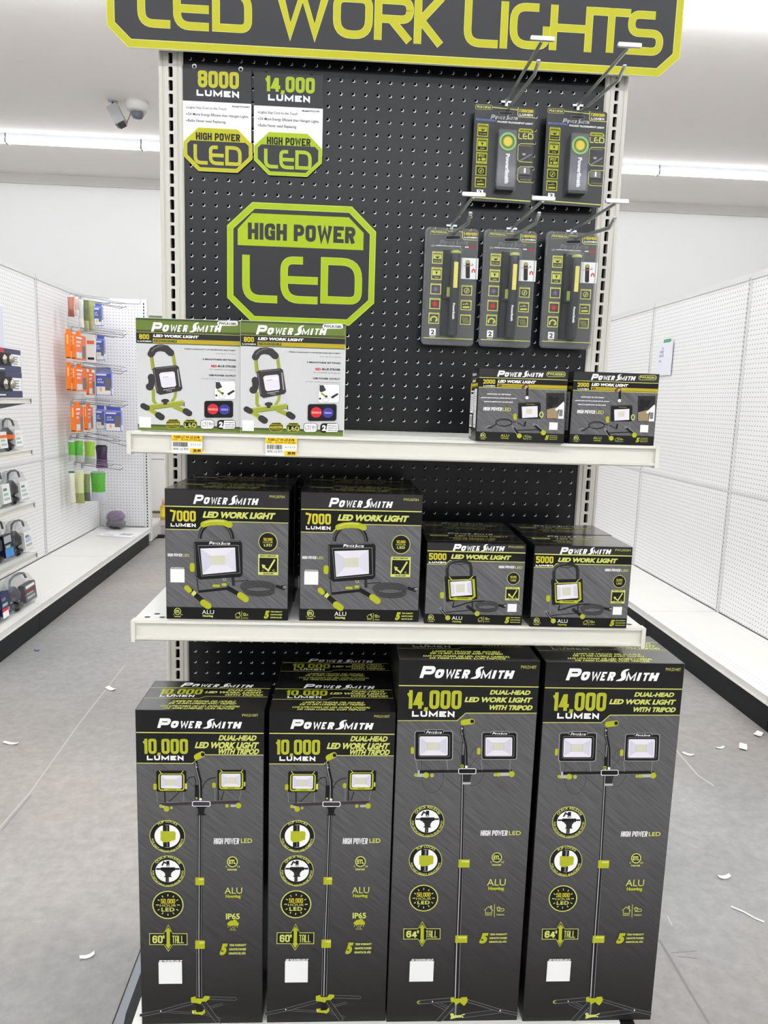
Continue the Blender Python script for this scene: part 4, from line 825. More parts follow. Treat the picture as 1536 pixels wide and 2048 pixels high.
    g.rr(1130, 972, 1420, 1240, 36, INK_W); g.rrline(1130, 972, 1420, 1240, 36, 8, INK_G2); g.poly([(1145, 985), (1200, 985), (1235, 1060), (1170, 1090), (1145, 1070)], K); g.line([(1170, 1100), (1240, 1155)], 26, G); g.circ(1240, 1150, 18, K, n=10); g.circ(1155, 1180, 16, K, n=10); g.poly([(1300, 1155), (1390, 1100), (1410, 1120), (1325, 1180)], INK_DK); g.ring(1230, 1200, 45, 6, INK_G2, 26)
    g = B('strobe_picture'); g.rr(985, 1250, 1392, 1512, 40, INK_G2); g.rr(990, 1258, 1385, 1503, 36, INK_BLACK); g.circ(1108, 1378, 76, INK_RED); g.circ(1268, 1384, 74, INK_BLUE); g.rect(1048, 1366, 1170, 1396, mat('ink_pink', (245, 190, 190), .4)); g.rect(1222, 1372, 1314, 1400, mat('ink_pale_blue', (190, 190, 240), .4)); g.text('STROBE', 1056, 1370, 1162, 1392, INK_RED, .04); g.text('STROBE', 1228, 1376, 1308, 1396, INK_BLUE, .04)
    white_label(B('white_label'), 100, 1482, 262, 1642)
    g = B('battery_badge'); g.rr(468, 1520, 660, 1655, 40, INK_LIME, True); g.rr(476, 1528, 652, 1647, 36, INK_DK, True); g.text('LITHIUM-ION', 490, 1542, 640, 1562, INK_LIME, .05); g.rr(484, 1574, 644, 1606, 8, INK_YEL); g.text('BATTERY', 500, 1580, 632, 1600, INK_DK, .04); g.text('POWERED', 500, 1618, 632, 1636, INK_LIME, .05)
    g = B('led_badge'); g.rr(702, 1526, 892, 1660, 40, INK_LIME, True); g.rr(710, 1534, 884, 1652, 36, INK_BLACK, True); g.text('HIGH POWER', 724, 1546, 872, 1568, INK_LIME, .06)
    ww = P(112, 0)[0]-P(100, 0)[0]
    for ch, x0, x1 in (('L', 722, 768), ('E', 774, 820), ('D', 826, 874)): g.glyph(ch, x0, 1580, x1, 1640, abs(ww), INK_PALE)
    g = B('house_icon'); g.rr(935, 1530, 1128, 1668, 46, INK_DK); g.rr(942, 1537, 1121, 1661, 40, INK_W); b_house(g, 950, 1555, 1115, 1640, INK_DK)
    g = B('warranty_lettering'); g.rr(1166, 1535, 1420, 1672, 46, INK_BLACK); g.poly([(1262, 1545), (1400, 1545), (1412, 1570), (1412, 1640), (1398, 1664), (1245, 1664)], INK_W); g.text('2', 1190, 1562, 1246, 1646, INK_W, .06)
    for i, tx in enumerate(('YEAR WARRANTY', 'GARANTIE 2 ANS', 'GARANTIA 2 A\u00d1OS')): g.text(tx, 1268, 1566+i*32, 1400, 1584+i*32, INK_BLACK, .05)
    f = c.right_face(UNIT); s = c.face_art('side_print', f).src(0, 0, 1); s.rect(0, 2, 998, 190, OLIVE); s.rect(0, 2, 998, 70, OLIVE_D)
    return c.done()

# ================================================================== the setting
ROOM = (-7.0, 7.0, -12.0, 8.3, 4.0)
m_wall = mat('white_wall_paint', (226, 225, 223), 0.7, noise=0.012, nscale=3)
m_ceil = mat('ceiling_paint', (247, 241, 236), 0.8, noise=0.02, nscale=6)
m_band = mat('wall_band_grey', (214, 211, 206), 0.7)
x0, x1, y0, y1, zc = ROOM
mb = MB(); mb.box(x0-.2, y0-.2, -0.1, x1+.2, y1+.2, 0, floor_mat())
# control joints and scratches in the slab: very thin inlays of the same floor
jm = mat('floor_joint', (132, 130, 127), .7); sm_ = mat('floor_scuff', (184, 181, 176), .6)
def floor_line(px, w, m):
    P = [atz(a, b, 0.0) for a, b in px]
    for i in range(len(P)-1):
        d = (P[i+1]-P[i]).normalized(); n = Vector((-d.y, d.x, 0))*w/2
        mb.face([(P[i]-n)+Vector((0, 0, .0004)), (P[i+1]-n)+Vector((0, 0, .0004)), (P[i+1]+n)+Vector((0, 0, .0004)), (P[i]+n)+Vector((0, 0, .0004))], m)
floor_line([(0, 1655), (60, 1585), (160, 1445), (250, 1330)], .004, sm_); floor_line([(3, 1662), (63, 1590)], .005, jm)
floor_line([(1318, 1880), (1345, 1925), (1380, 1985), (1418, 2048)], .007, jm)
floor_line([(1352, 1500), (1395, 1550), (1428, 1572)], .006, sm_); floor_line([(1342, 1906), (1394, 1902)], .003, jm); floor_line([(1355, 1913), (1395, 1917)], .003, jm); floor_line([(1335, 1833), (1344, 1850)], .003, sm_)
struct(mb.build('floor'), 'grey worn concrete floor of the store', 'floor')
mb = MB(); mb.box(x0-.2, y0-.2, zc, x1+.2, y1+.2, zc+.1, m_ceil); struct(mb.build('ceiling'), 'white ceiling above the aisles', 'ceiling')
for nm, b in (('wall_back', (x0-.2, y1, 0, x1+.2, y1+.15, zc)), ('wall_front', (x0-.2, y0-.15, 0, x1+.2, y0, zc)), ('wall_left', (x0-.15, y0, 0, x0, y1, zc)), ('wall_right', (x1, y0, 0, x1+.15, y1, zc))):
    mb = MB(); mb.box(*b, m_wall); struct(mb.build(nm), 'plain white store wall, '+nm.split('_')[1]+' side', 'wall')
mb = MB(); mb.box(x0, y1-.03, zc-.115, x1, y1, zc, m_band); struct(mb.build('wall_band_1'), 'pale grey band along the top of the far wall', 'trim')  # shallow band below the ceiling, slightly greyer than the wall
mb = MB(); mb.box(x0, y1-.015, 0, x1, y1, .1, mat('baseboard_paint', (196, 186, 178), .6)); struct(mb.build('baseboard_back'), 'low baseboard along the far wall', 'baseboard')

# ceiling strip lights: white trough with a glowing tube cover below
TUBE = mat('lit_tube_cover', (255, 255, 255), .4, emit=(246, 250, 255), estr=LAMP_STRENGTH)
HOUS = mat('lamp_trough', (205, 206, 210), .5)
FAR_TUBE = mat('lit_tube_cover_far', (255, 255, 255), .4, emit=(246, 250, 255), estr=LAMP_STRENGTH*.24)
def strip_light(x0, x1, y, label, group=None, tube=None):
    t = thing('strip_light', label, 'ceiling light', ((x0+x1)/2, y, 4.0), 0, group); L = (x1-x0)/2-.006
    mb = MB(); mb.prism([(-.042, 0), (.042, 0), (.036, -.05), (-.036, -.05)], -L, L, HOUS, lambda a, b, d: (d, a, b)); mb.build('housing', t)
    mb = MB(); pr = [(.048*math.cos(R(a)), -.062+.034*math.sin(R(a))) for a in range(150, 391, 20)]
    mb.prism(pr, -L+.004, L-.004, tube or TUBE, lambda a, b, d: (d, a, b)); mb.build('tube_cover', t)
    mb = MB(); mb.box(-L, -.05, -.1, -L+.004, .05, -.05, HOUS); mb.build('end_cap', t); mb = MB(); mb.box(L-.004, -.05, -.1, L, .05, -.05, HOUS); mb.build('end_cap', t)
    return t
ROWS = []
for xs, nm in ((-6.63, 'out of view at the far left'), (-5.21, 'second from the left wall'), (-3.79, 'visible left of the display board'), (1.89, 'just right of the display board'), (3.31, 'crossing the right edge of the photo'), (4.73, 'beyond the right edge')):
    strip_light(xs, xs+1.42, 6.84, 'white ceiling strip light in the far row, '+nm, 'strip lights in the far row', FAR_TUBE)
strip_light(-2.37, 1.89, 6.84, 'long white ceiling strip light partly behind the display board', 'strip lights in the far row', FAR_TUBE)
for xa, xb, nm in ((.6, 3.4, 'at the top right beside the header sign'), (-3.4, .59, 'above the header sign'), (3.41, 6.2, 'beyond the right edge'), (-6.2, -3.41, 'beyond the left edge')):
    strip_light(xa, xb, 3.58, 'bright ceiling strip light in the near row, '+nm, 'strip lights in the near row')
for yy, nm in ((0.32, 'directly above the display'), (-2.94, 'over the aisle behind the viewer'), (-6.2, 'added two rows behind the viewer to light the fronts'), (-9.46, 'added three rows behind the viewer to light the fronts')):
    strip_light(-6.2, 6.2, yy, 'long white ceiling strip light '+nm)  # the two rearmost rows are added, unseen, to brighten camera-facing surfaces

# security cameras on the ceiling
p = at(275, 207, 5.8); t = thing('dome_camera', 'small white dome security camera on the ceiling', 'security camera', (p.x, p.y, 4.0))
mb = MB(); mb.lathe([(0, 0), (.105, 0), (.105, -.03), (.098, -.075), (.075, -.085), (0, -.085)], mat('camera_white', (205, 202, 196), .5)); mb.build('housing', t)
mb = MB(); mb.lathe([(.07*math.cos(R(a)), -.085-.075*math.sin(R(a))) for a in range(0, 91, 15)], clear_mat('dome_clear', (200, 200, 205), .2)); mb.build('dome', t)
mb = MB(); mb.lathe([(0, -.08), (.055, -.085), (.058, -.11), (.04, -.142), (0, -.15)], mat('camera_black', (40, 42, 50), .3), n=16); mb.build('lens', t)
p2 = at(226, 203, 5.8); t = thing('bullet_camera', 'small grey security camera hanging from a stem left of the dome', 'security camera', (p2.x, p2.y, 4.0))
mb = MB(); mb.lathe([(0, 0), (.045, 0), (.045, -.012), (0, -.012)], GREY_STEEL, n=16); mb.tube([(0, 0, -.01), (0, 0, -.12)], .012, BLACK); mb.lathe([(0, -.115), (.02, -.12), (.02, -.145), (0, -.15)], BLACK, n=10); mb.build('stem', t)
q = at(234, 231, 5.8)-Vector((p2.x, p2.y, 4.0)); mx = Matrix.Translation(q) @ Euler((0, R(-28), 0)).to_matrix().to_4x4()
mb = MB(); mb.box(-.05, -.055, -.085, .05, .055, .085, mat('camera_grey', (150, 150, 148), .5), mx); mb.box(-.03, -.04, -.105, .035, .04, -.085, BLACK, mx); mb.build('body', t)
mb = MB(); e = at(262, 221, 5.8)-Vector((p2.x, p2.y, 4.0)); s0 = q+Vector((.05, 0, -.07)); mb.tube([s0, s0*.6+e*.4+Vector((.01, 0, -.03)), s0*.25+e*.75+Vector((.01, 0, -.015)), e], .006, mat('cable_grey', (120, 118, 114), .5), 6); mb.build('cable', t)

# ================================================================== shelving runs along the aisle
PEG_W = peg_mat('white_pegboard', (238, 237, 236), (120, 118, 118), 1, 2)
PEG_X = peg_mat('white_pegboard_end', (226, 225, 226), (92, 90, 92), 0, 2)
RUN_STEEL = mat('run_pale_steel', (219, 219, 216), .42, noise=.03, nscale=9)
POST = mat('post_cream_steel', (205, 202, 192), .42, noise=.03, nscale=9)
DECK = mat('deck_white', (234, 232, 226), .3, noise=.03, nscale=6)
DECKP = peg_mat('deck_white_punched', (236, 235, 231), (150, 148, 146), 0, 1, .3, .0028)
def slotted_post(mb, x, y, z0, z1, m, along='y', w=.03, d=.03, out=1, sl=.008):
    """post with a column of real dark slots (inlaid) on its face"""
    if along == 'y':
        mb.box(x if out > 0 else x-d, y-w/2, z0, x+d if out > 0 else x, y+w/2, z1, m); xf = x+(d+.0006 if out > 0 else -d-.0006)
        z = z0+.05
        while z < z1-.03: mb.face([(xf, y-sl/2, z), (xf, y+sl/2, z), (xf, y+sl/2, z+.016), (xf, y-sl/2, z+.016)], SLOT_DARK); z += .0254
    else:
        mb.box(x-w/2, y-d, z0, x+w/2, y, z1, m); z = z0+.05
        while z < z1-.03: mb.face([(x-sl/2, y-d-.0006, z), (x+sl/2, y-d-.0006, z), (x+sl/2, y-d-.0006, z+.016), (x-sl/2, y-d-.0006, z+.016)], SLOT_DARK); z += .0254
def shelf_run(name, label, loc, rz, posts, top, seam, side):
    """run of bays along y; side=+1 faces +x (left run), -1 faces -x (right run); origin on the board plane"""
    t = thing(name, label, 'shelving', loc, rz); s = side; y0, y1 = posts[0], posts[-1]
    for i in range(len(posts)-1):
        a, b = posts[i]+.012, posts[i+1]-.012
        for za, zb in ((.16, seam-.004), (seam+.004, top-.035)):
            mb = MB(); mb.box(min(0, -s*.006), a, za, max(0, -s*.006), b, zb, PEG_W); mb.build('pegboard', t)
        mb = MB(); mb.box(min(-s*.03, s*.006), a, top-.035, max(-s*.03, s*.006), b, top, RUN_STEEL); mb.build('top_rail', t)
        mb = MB(); mb.box(min(-s*.012, s*.004), a, seam-.012, max(-s*.012, s*.004), b, seam+.004, RUN_STEEL); mb.build('splice_rail', t)
        mb = MB(); X = (lambda x: s*x)
        def bx(xa, ya, za, xb, yb, zb, m): mb.box(min(X(xa), X(xb)), ya, za, max(X(xa), X(xb)), yb, zb, m)
        bx(.004, a-.01, .135, .415, b+.01, .155, DECK)
        bx(.36, a-.01, .1552, .405, b+.01, .1556, DECKP); bx(.02, a-.01, .1552, .06, b+.01, .1556, DECKP)
        bx(.405, a-.01, .118, .437, b+.01, .1565, DECK); bx(.437, a-.01, .150, .441, b+.01, .1565, DECK); bx(.437, a-.01, .118, .441, b+.01, .124, DECK)
        mb.build('base_deck', t)
        mb = MB(); bx(.405, a-.010, .0, .423, b+.010, .122, KICK); mb.build('kick_plate', t)
    for y in posts:
        mb = MB(); slotted_post(mb, 0 if s > 0 else 0, y, .0, top-.002, RUN_STEEL, 'y', .022, .010, s, .005); mb.build('upright', t)
    mb = MB(); mb.box(min(-s*.03, -s*.5), y0, 0, max(-s*.03, -s*.5), y1, top-.05, RUN_STEEL); mb.build('back_panel', t)
    return t
left_rot = R(1.25)
shelf_run('shelving_run', 'white pegboard shelving run along the left side of the aisle', (-2.115, 0, 0), left_rot, [-.14, 1.08, 2.30, 3.52, 4.70], 2.075, .839, 1)
shelf_run('shelving_run', 'empty white pegboard shelving run along the right side of the aisle', (2.108, 0, 0), R(.69), [-1.29, -.07, 1.15, 2.37, 3.59, 4.81, 6.03], 2.048, .868, -1)

# cross end at the far end of the left run: pegboard facing the viewer
t = thing('end_display', 'white pegboard cross end at the far end of the left run', 'shelving', (-2.0, 4.735, 0))
mb = MB(); mb.box(-.22, 0, .16, .163, .006, 2.05, PEG_X); mb.build('pegboard', t)
mb = MB(); mb.box(-.22, -.006, 2.045, .163, .03, 2.08, RUN_STEEL); mb.build('top_rail', t)
mb = MB(); slotted_post(mb, .190, .012, .03, 2.08, RUN_STEEL, 'x', .05, .016, 1, .010); mb.box(.190-.025, .012, .03, .215, .06, 2.08, RUN_STEEL); mb.build('upright', t)
mb = MB(); mb.lathe([(0, 0), (.02, 0), (.02, .006), (.006, .01), (.006, .035), (0, .035)], GREY_STEEL, .190, .03, 12); mb.build('leveler_foot', t)
mb = MB(); mb.box(-.22, .06, .13, .195, .50, .155, DECK); mb.build('base_deck', t)
mb = MB(); mb.box(.178, .07, .02, .195, .42, .13, mat('deck_side_grey', (196, 198, 188), .4)); mb.box(.163, .3, 0, .255, .33, .03, BLACK); mb.build('base_bracket', t)
mb = MB(); mb.box(.02, -.04, .06, .163, -.01, .075, DECK); mb.build('brace', t)

# white partition behind the cross end and the bottle on the deck there
t = thing('partition', 'plain white panel with a dark top edge standing behind the cross end', 'partition', (-1.9, 5.62, 0))
mb = MB(); mb.box(-.5, 0, 0.02, 1.0, .03, 2.02, mat('partition_white', (238, 234, 230), .5)); mb.build('panel', t)
mb = MB(); mb.box(-.5, -.006, 2.02, 1.0, .036, 2.045, mat('olive_trim', (108, 112, 84), .5)); mb.build('top_trim', t)
z = at(310, 905, 5.62).z; mb = MB(); mb.box(-.5, -.004, z-.008, 1.0, 0, z+.008, mat('trim_dark', (96, 94, 90), .5)); z2 = at(310, 918, 5.62).z; mb.box(-.5, -.003, z2-.003, 1.0, 0, z2+.003, GREY_STEEL); mb.build('seam_trim', t)
z = at(310, 1024, 5.62).z; mb = MB(); mb.box(-.5, -.012, z-.01, 1.0, 0, z+.012, mat('trim_brown', (92, 82, 76), .6)); mb.box(-.5, -.01, .02, 1.0, 0, z-.01, mat('baseboard_tan', (206, 194, 186), .6)); mb.build('lower_trim', t)
p = atz(326.5, 1034, .155); t = thing('bottle', 'yellow bottle with tan cap on the low deck behind the cross end', 'bottle', (p.x+.042, min(p.y, 5.15), .1556))
mb = MB(); mb.lathe([(0, 0), (.03, 0), (.032, .01), (.032, .115), (.02, .14), (0, .14)], mat('bottle_amber', (206, 160, 60), .35), n=16); mb.build('body', t)
mb = MB(); mb.lathe([(.0327, .03), (.0327, .11)], mat('bottle_label_yellow', (236, 214, 40), .4), n=16); mb.build('label_band', t)
mb = MB(); mb.lathe([(0, .138), (.016, .138), (.015, .195), (0, .2)], mat('bottle_cap_tan', (214, 178, 150), .4), n=12); mb.build('cap', t)

# ================================================================== the end display itself
Z0 = 1.97; P1 = .0254
def hole_grid(mb, xs, zs, y, rad, m, x0, x1, z0, z1, nseg=10, skip=None):
    """flat board at depth y, pierced by round holes at xs x zs; border filled to x0..x1, z0..z1"""
    h = P1/2; V = []; F = []
    for x in xs:
        for z in zs:
            if skip and skip(x, z):
                mb.face([(x-h, y, z-h), (x+h, y, z-h), (x+h, y, z+h), (x-h, y, z+h)], m); continue
            n = len(V); sq = []
            for k in range(nseg):
                a = 2*math.pi*(k+.5)/nseg; c, s_ = math.cos(a), math.sin(a); q = h/max(abs(c), abs(s_)); sq.append((x+c*q, y, z+s_*q))
            ci = [(x+rad*math.cos(2*math.pi*(k+.5)/nseg), y, z+rad*math.sin(2*math.pi*(k+.5)/nseg)) for k in range(nseg)]
            V += sq+ci
            for k in range(nseg):
                k2 = (k+1) % nseg; F.append((n+k, n+k2, n+nseg+k2, n+nseg+k))
            # corner fill triangles where the square's corner lies between two rays
            for cx, cz in ((1, 1), (-1, 1), (-1, -1), (1, -1)):
                ang = math.atan2(cz, cx) % (2*math.pi); k = int((ang/(2*math.pi))*nseg-.5) % nseg; k2 = (k+1) % nseg
                V.append((x+cx*h, y, z+cz*h)); F.append((n+k, len(V)-1, n+k2))
    mb.grid_faces(V, F, m)
    a, b, c, d = min(xs)-h, max(xs)+h, min(zs)-h, max(zs)+h
    for q in ((x0, z0, a, z1), (b, z0, x1, z1), (a, z0, b, c), (a, d, b, z1)):
        if q[2]-q[0] > 1e-5 and q[3]-q[1] > 1e-5: mb.face([(q[0], y, q[1]), (q[2], y, q[1]), (q[2], y, q[3]), (q[0], y, q[3])], m)
rack = thing('display_rack', 'end-of-aisle display rack with black pegboard between cream slotted posts', 'display rack', (0, 0, 0))
XS = [(c-16.5)*P1 for c in range(34)]; ZS = [Z0-r*P1 for r in range(-7, 72)]
missing = {(0, 33), (31, 33)}
def miss(x, z): return (round(x/P1+16.5), round((Z0-z)/P1)) in missing
zb, zt = min(ZS)-.012, max(ZS)+.012
mb = MB(); hole_grid(mb, XS, ZS, 0.0, .0034, FILM, -.437, .437, zb, zt, skip=miss); mb.build('pegboard_film', rack)
dxh, dzh = -.0013, .0013
mb = MB(); hole_grid(mb, [x+dxh for x in XS], [z+dzh for z in ZS], .0012, .0030, BACKER, -.437, .437, zb, zt); mb.build('pegboard', rack)
mb = MB(); mb.box(-.437, .012, zb, .437, .02, zt, HOLE); mb.box(-.48, .05, .02, .48, .06, zt, WHITE_STEEL); mb.build('back_panel', rack)
def slot_post(xc):
    """square post: slotted front face with real openings, ribbed sides"""
    mb = MB(); hw = .0085/2; yf = -.006; z = .02; zt2 = zt-.01; w = .0245
    zz = [Z0-.0035-r*P1 for r in range(-6, 72)]; lo = zt2
    segs = []
    for zc_ in zz:
        a, b = zc_-.0098, zc_+.0098
        if b > zt2: continue
        segs.append((a, b))
    segs.sort()
    def quad(xa, za, xb, zb_, y=yf, m=POST): mb.face([(xa, y, za), (xb, y, za), (xb, y, zb_), (xa, y, zb_)], m)
    fl = .0125                                                     # flat centre band carrying the slots
    prev = z
    for a, b in segs:
        if a < z: continue
        quad(xc-hw, prev, xc+hw, a); prev = b
        ch = .0014                                                 # rounded slot corners
        for sx in (-1, 1):
            for zc_, sz in ((a, 1), (b, -1)): mb.face([(xc+sx*hw, yf, zc_), (xc+sx*hw, yf, zc_+sz*ch), (xc+sx*(hw-ch), yf, zc_)], POST)
        # slot walls
        mb.face([(xc-hw, yf, a), (xc-hw, yf+.012, a), (xc-hw, yf+.012, b), (xc-hw, yf, b)], POST); mb.face([(xc+hw, yf, a), (xc+hw, yf+.012, a), (xc+hw, yf+.012, b), (xc+hw, yf, b)], POST)
    quad(xc-hw, prev, xc+hw, zt2)
    for sx in (-1, 1):
        xa, xb = xc+sx*hw, xc+sx*fl; quad(min(xa, xb), z, max(xa, xb), zt2)
        # shallow groove then rounded outer rib
        pr = [(fl, yf), (fl+.001, yf+.0016), (fl+.003, yf+.0016), (fl+.004, yf), (w-.003, yf), (w, yf+.003), (w, .05)]
        for i in range(len(pr)-1): mb.face([(xc+sx*pr[i][0], pr[i][1], z), (xc+sx*pr[i+1][0], pr[i+1][1], z), (xc+sx*pr[i+1][0], pr[i+1][1], zt2), (xc+sx*pr[i][0], pr[i][1], zt2)], POST)
    mb.box(xc-.02, .02, z, xc+.02, .024, zt2, HOLE)
    mb.face([(xc-w, yf, zt2), (xc+w, yf, zt2), (xc+w, .05, zt2), (xc-w, .05, zt2)], POST)
    return mb
for xc in (-.457, .457): slot_post(xc).build('upright', rack)
# base deck, kick and feet
mb = MB(); mb.box(-.457, -.405, .135, .457, -.01, .1488, WHITE_DECK); mb.box(-.457, -.412, .11, .457, -.400, .1492, WHITE_DECK); mb.build('base_deck', rack)
mb = MB(); mb.box(-.45, -.395, .0, .45, -.38, .115, KICK); mb.build('kick_plate', rack)
for sx in (-1, 1):
    mb = MB(); mb.prism([(-.395, .0), (-.02, .0), (-.02, .134), (-.36, .134), (-.395, .11)], -.012, .012, BLACK, lambda a, b, d, q=sx*.468: (q+d, a, b)); mb.build('base_bracket', rack)
mb = MB(); mb.box(.452, -.43, .085, .487, -.36, .144, BLACK); mb.build('corner_foot', rack)
mb = MB(); mb.box(-.545, -.40, .0, -.498, .02, .004, GREY_STEEL); mb.box(-.545, -.40, .0, -.543, .02, .0055, SLOT_DARK)
tag(mb.build('floor_strip'), 'narrow flat grey metal strip lying on the floor at the left foot of the display', 'metal strip')

# loose shelves hooked into the posts
def make_shelf(zt_, label, xc, yf):
    t = thing('display_shelf', label, 'shelf', (xc, 0, zt_), 0, 'shelves of the display rack'); w = .457
    mb = MB(); mb.box(-w+.002, yf+.008, -.012, w-.002, -.012, -.0008, WHITE_DECK)
    for i in range(3):
        pass
    mb.build('shelf_pan', t)
    mb = MB()
    for sx in (-1, 1):
        for row in range(2):
            for i in range(2): xx = sx*(w-.022-.026*i-.012*row); yy = yf+.022+.02*row; mb.prism([(xx+.0055*math.cos(R(k*30)), yy+.004*math.sin(R(k*30))) for k in range(12)], -.0006, -.0004, SLOT_DARK, lambda a, b, d: (a, b, d))
    mb.build('punched_holes', t)
    mb = MB()
    mb.prism([(yf-.001, 0), (yf+.014, 0), (yf+.014, -.004), (yf+.009, -.006), (yf+.009, -.028), (yf+.014, -.031), (yf+.014, -.0365), (yf+.001, -.0365), (yf-.0015, -.034), (yf-.0015, -.0305), (yf+.0045, -.029), (yf+.0045, -.0065), (yf-.0015, -.0045)], -w+.006, w-.006, WHITE_STEEL, lambda a, b, d: (d, a, b)); mb.build('price_rail', t)
    for sx in (-1, 1):
        mb = MB(); mb.box(min(sx*(w-.007), sx*w), yf-.003, -.0385, max(sx*(w-.007), sx*w), yf+.016, -.0002, WHITE_STEEL); mb.build('end_cap', t)
    for sx in (-1, 1):
        mb = MB(); q = sx*.4505-xc; mb.prism([(-.009, -.0128), (yf+.03, -.0128), (yf+.03, -.026), (-.09, -.036), (-.009, -.05)], -.0012, .0012, WHITE_STEEL, lambda a, b, d, q=q: (q+d, a, b)); mb.build('shelf_bracket', t)
    return t
S1, S2 = 1.2365, .9092
make_shelf(S1, 'cream metal top shelf of the display carrying small light boxes and two price tags', .0025, -.357)
make_shelf(S2, 'cream metal middle shelf of the display carrying 7000 and 5000 lumen boxes', .004, -.362)

# price tags clipped on the top shelf rail
TAGY = mat('tag_yellow', (244, 200, 30), .5)
def price_tag(pa, pb, label, head):
    a = at(pa[0], pa[1], -.3585); b = at(pb[0], pb[1], -.3585); w = b.x-a.x; h = .031
    t = thing('price_tag', label, 'price tag', ((a.x+b.x)/2, -.3585, S1-.0345), 0, 'yellow price tags on the top shelf')
    mb = MB(); mb.box(-w/2, -.0008, 0, w/2, 0, h, CARD_W); tk = mb.build('ticket', t)
    F = Face([(0, 0), (480, 0), (480, 230), (0, 230)], w, h, lambda u, v, k: (u-w/2, -.0009-EPS*k, v)); A = Art(F)
    A.rr(2, 2, 478, 80, 14, TAGY); A.rect(2, 40, 478, 82, TAGY); A.rect(285, 165, 478, 228, TAGY); A.text(head, 35, 12, 440, 45, INK_BLACK, .03, .2)
    A.text('PWLR108S', 20, 54, 95, 70, INK_BLACK, .02); A.text('LED WORK LIGHT 800 LUMEN', 150, 52, 460, 70, INK_BLACK, .02)
    random.seed(len(label)); x = 24
    while x < 250:
        wd_ = random.choice((3, 5, 8)); A.rect(x, 92, x+wd_, 148, INK_BLACK); x += wd_+random.choice((3, 4, 7))
    A.text('0 7 3 1 9', 300, 110, 450, 128, INK_G1, .01); A.text('58742  1-2  0719', 24, 165, 260, 190, INK_G1, .03)
    A.text('39.99', 335, 176, 455, 214, INK_BLACK, .05); A.mb.build('tag_print', tk)
price_tag((343, 867), (405, 895), 'yellow and white price tag on the top shelf rail, left one', 'PLR800 LGT WK LED 8/LPM')
price_tag((531, 874), (594, 903), 'yellow and white price tag on the top shelf rail, right one', 'PLR800 LGT WK LED 8/LPM')

# ================================================================== cartons placed
def put(root, x, y, z, rz=0): root.location = (x, y, z); root.rotation_euler = (0, 0, rz); return root
BASEZ = .1494
b = put(make_10000(), -.328, -.4005, BASEZ)
b2 = dup(b, (-.099, -.4005, BASEZ), 0, 'tall 10,000 lumen box, second from the left at the front of the base shelf')
dup(b, (-.097, -.262, BASEZ), R(.4), 'tall 10,000 lumen box standing behind another one, only its top showing')
b = put(make_14000(), .1375, -.4025, BASEZ)
dup(b, (.3945, -.4055, BASEZ), R(0), 'tall black box marked 14,000 lumen at the right end of the base shelf')
dup(b, (.1385, -.245, BASEZ), R(-.5), 'tall 14,000 lumen box standing behind the left one, under the middle shelf')
b = put(make_7000(), -.289, -.351, S2+.0003, R(-.3))
dup(b, (-.0565, -.349, S2+.0003), R(.5), 'black box marked 7000 lumen, right front one on the middle shelf')
dup(b, (-.287, -.229, S2+.0003), R(.5), '7000 lumen box behind the left front one, only its top edge showing')
dup(b, (-.0595, -.227, S2+.0003), R(-.4), '7000 lumen box behind the right front one, only its top edge showing')
b = put(make_5000(), .1475, -.357, S2+.0003, R(-.8))
dup(b, (.336, -.3655, S2+.0003), R(-.4), 'low black box marked 5000 lumen at the right front of the middle shelf')
dup(b, (.152, -.2425, S2+.0003), R(.6), 'low 5000 lumen box behind the left front one, only its top showing')
dup(b, (.340, -.249, S2+.0003), R(-.3), 'low 5000 lumen box behind the right front one, only its top showing')
b = put(make_2000(), .2105, -.366, S1+.0003, R(-2.2))
dup(b, (.374, -.357, S1+.0003), R(1.5), 'small black box marked 2000 lumen at the far right end of the top shelf')
b = put(make_800(), -.357, -.330, S1+.0003, R(-1.0))
dup(b, (-.1795, -.346, S1+.0003), R(-.3), 'pale grey and olive box marked 800 lumen, second from the left on the top shelf')

# ================================================================== header sign and board signs
def plane_face(y):
    """face in the plane y = const described with frame pixels, true x-z metres"""
    q = [(300, 50), (1300, 50), (1300, 700), (300, 700)]; W = [at(px, py, y) for px, py in q]
    A = []; bb = []
    for (px, py), P_ in zip(q, W):
        u, v = P_.x, P_.z
        A.append([px, py, 1, 0, 0, 0, -u*px, -u*py]); bb.append(u); A.append([0, 0, 0, px, py, 1, -v*px, -v*py]); bb.append(v)
    F = Face([(0, 0), (1, 0), (1, 1), (0, 1)], 1, 1, None); F.Hm = np.linalg.solve(np.array(A, float), np.array(bb, float)); return F
SY = -.034
sx0, sx1, sz0, cut = -.572, .572, 1.9705, .040; sz1 = 2.176
t = thing('header_sign', 'long charcoal sign with lime border and lime lettering above the pegboard', 'sign', (0, SY, sz0))
def octo(x0, x1, z0, z1, c): return [(x0+c, z0), (x1-c, z0), (x1, z0+c*.93), (x1, z1-c*.93), (x1-c, z1), (x0+c, z1), (x0, z1-c*.93), (x0, z0+c*.93)]
lo = lambda pts: [(x, z-sz0) for x, z in pts]
mb = MB(); mb.prism(lo(octo(sx0, sx1, sz0, sz1, cut)), 0.0, .006, SIGN_DK, msi=CARD_W); mb.build('sign_board', t)
F = plane_face(SY); F.map3 = lambda u, v, k: (u, -.0002-EPS*k, v-sz0)
A = Art(F)
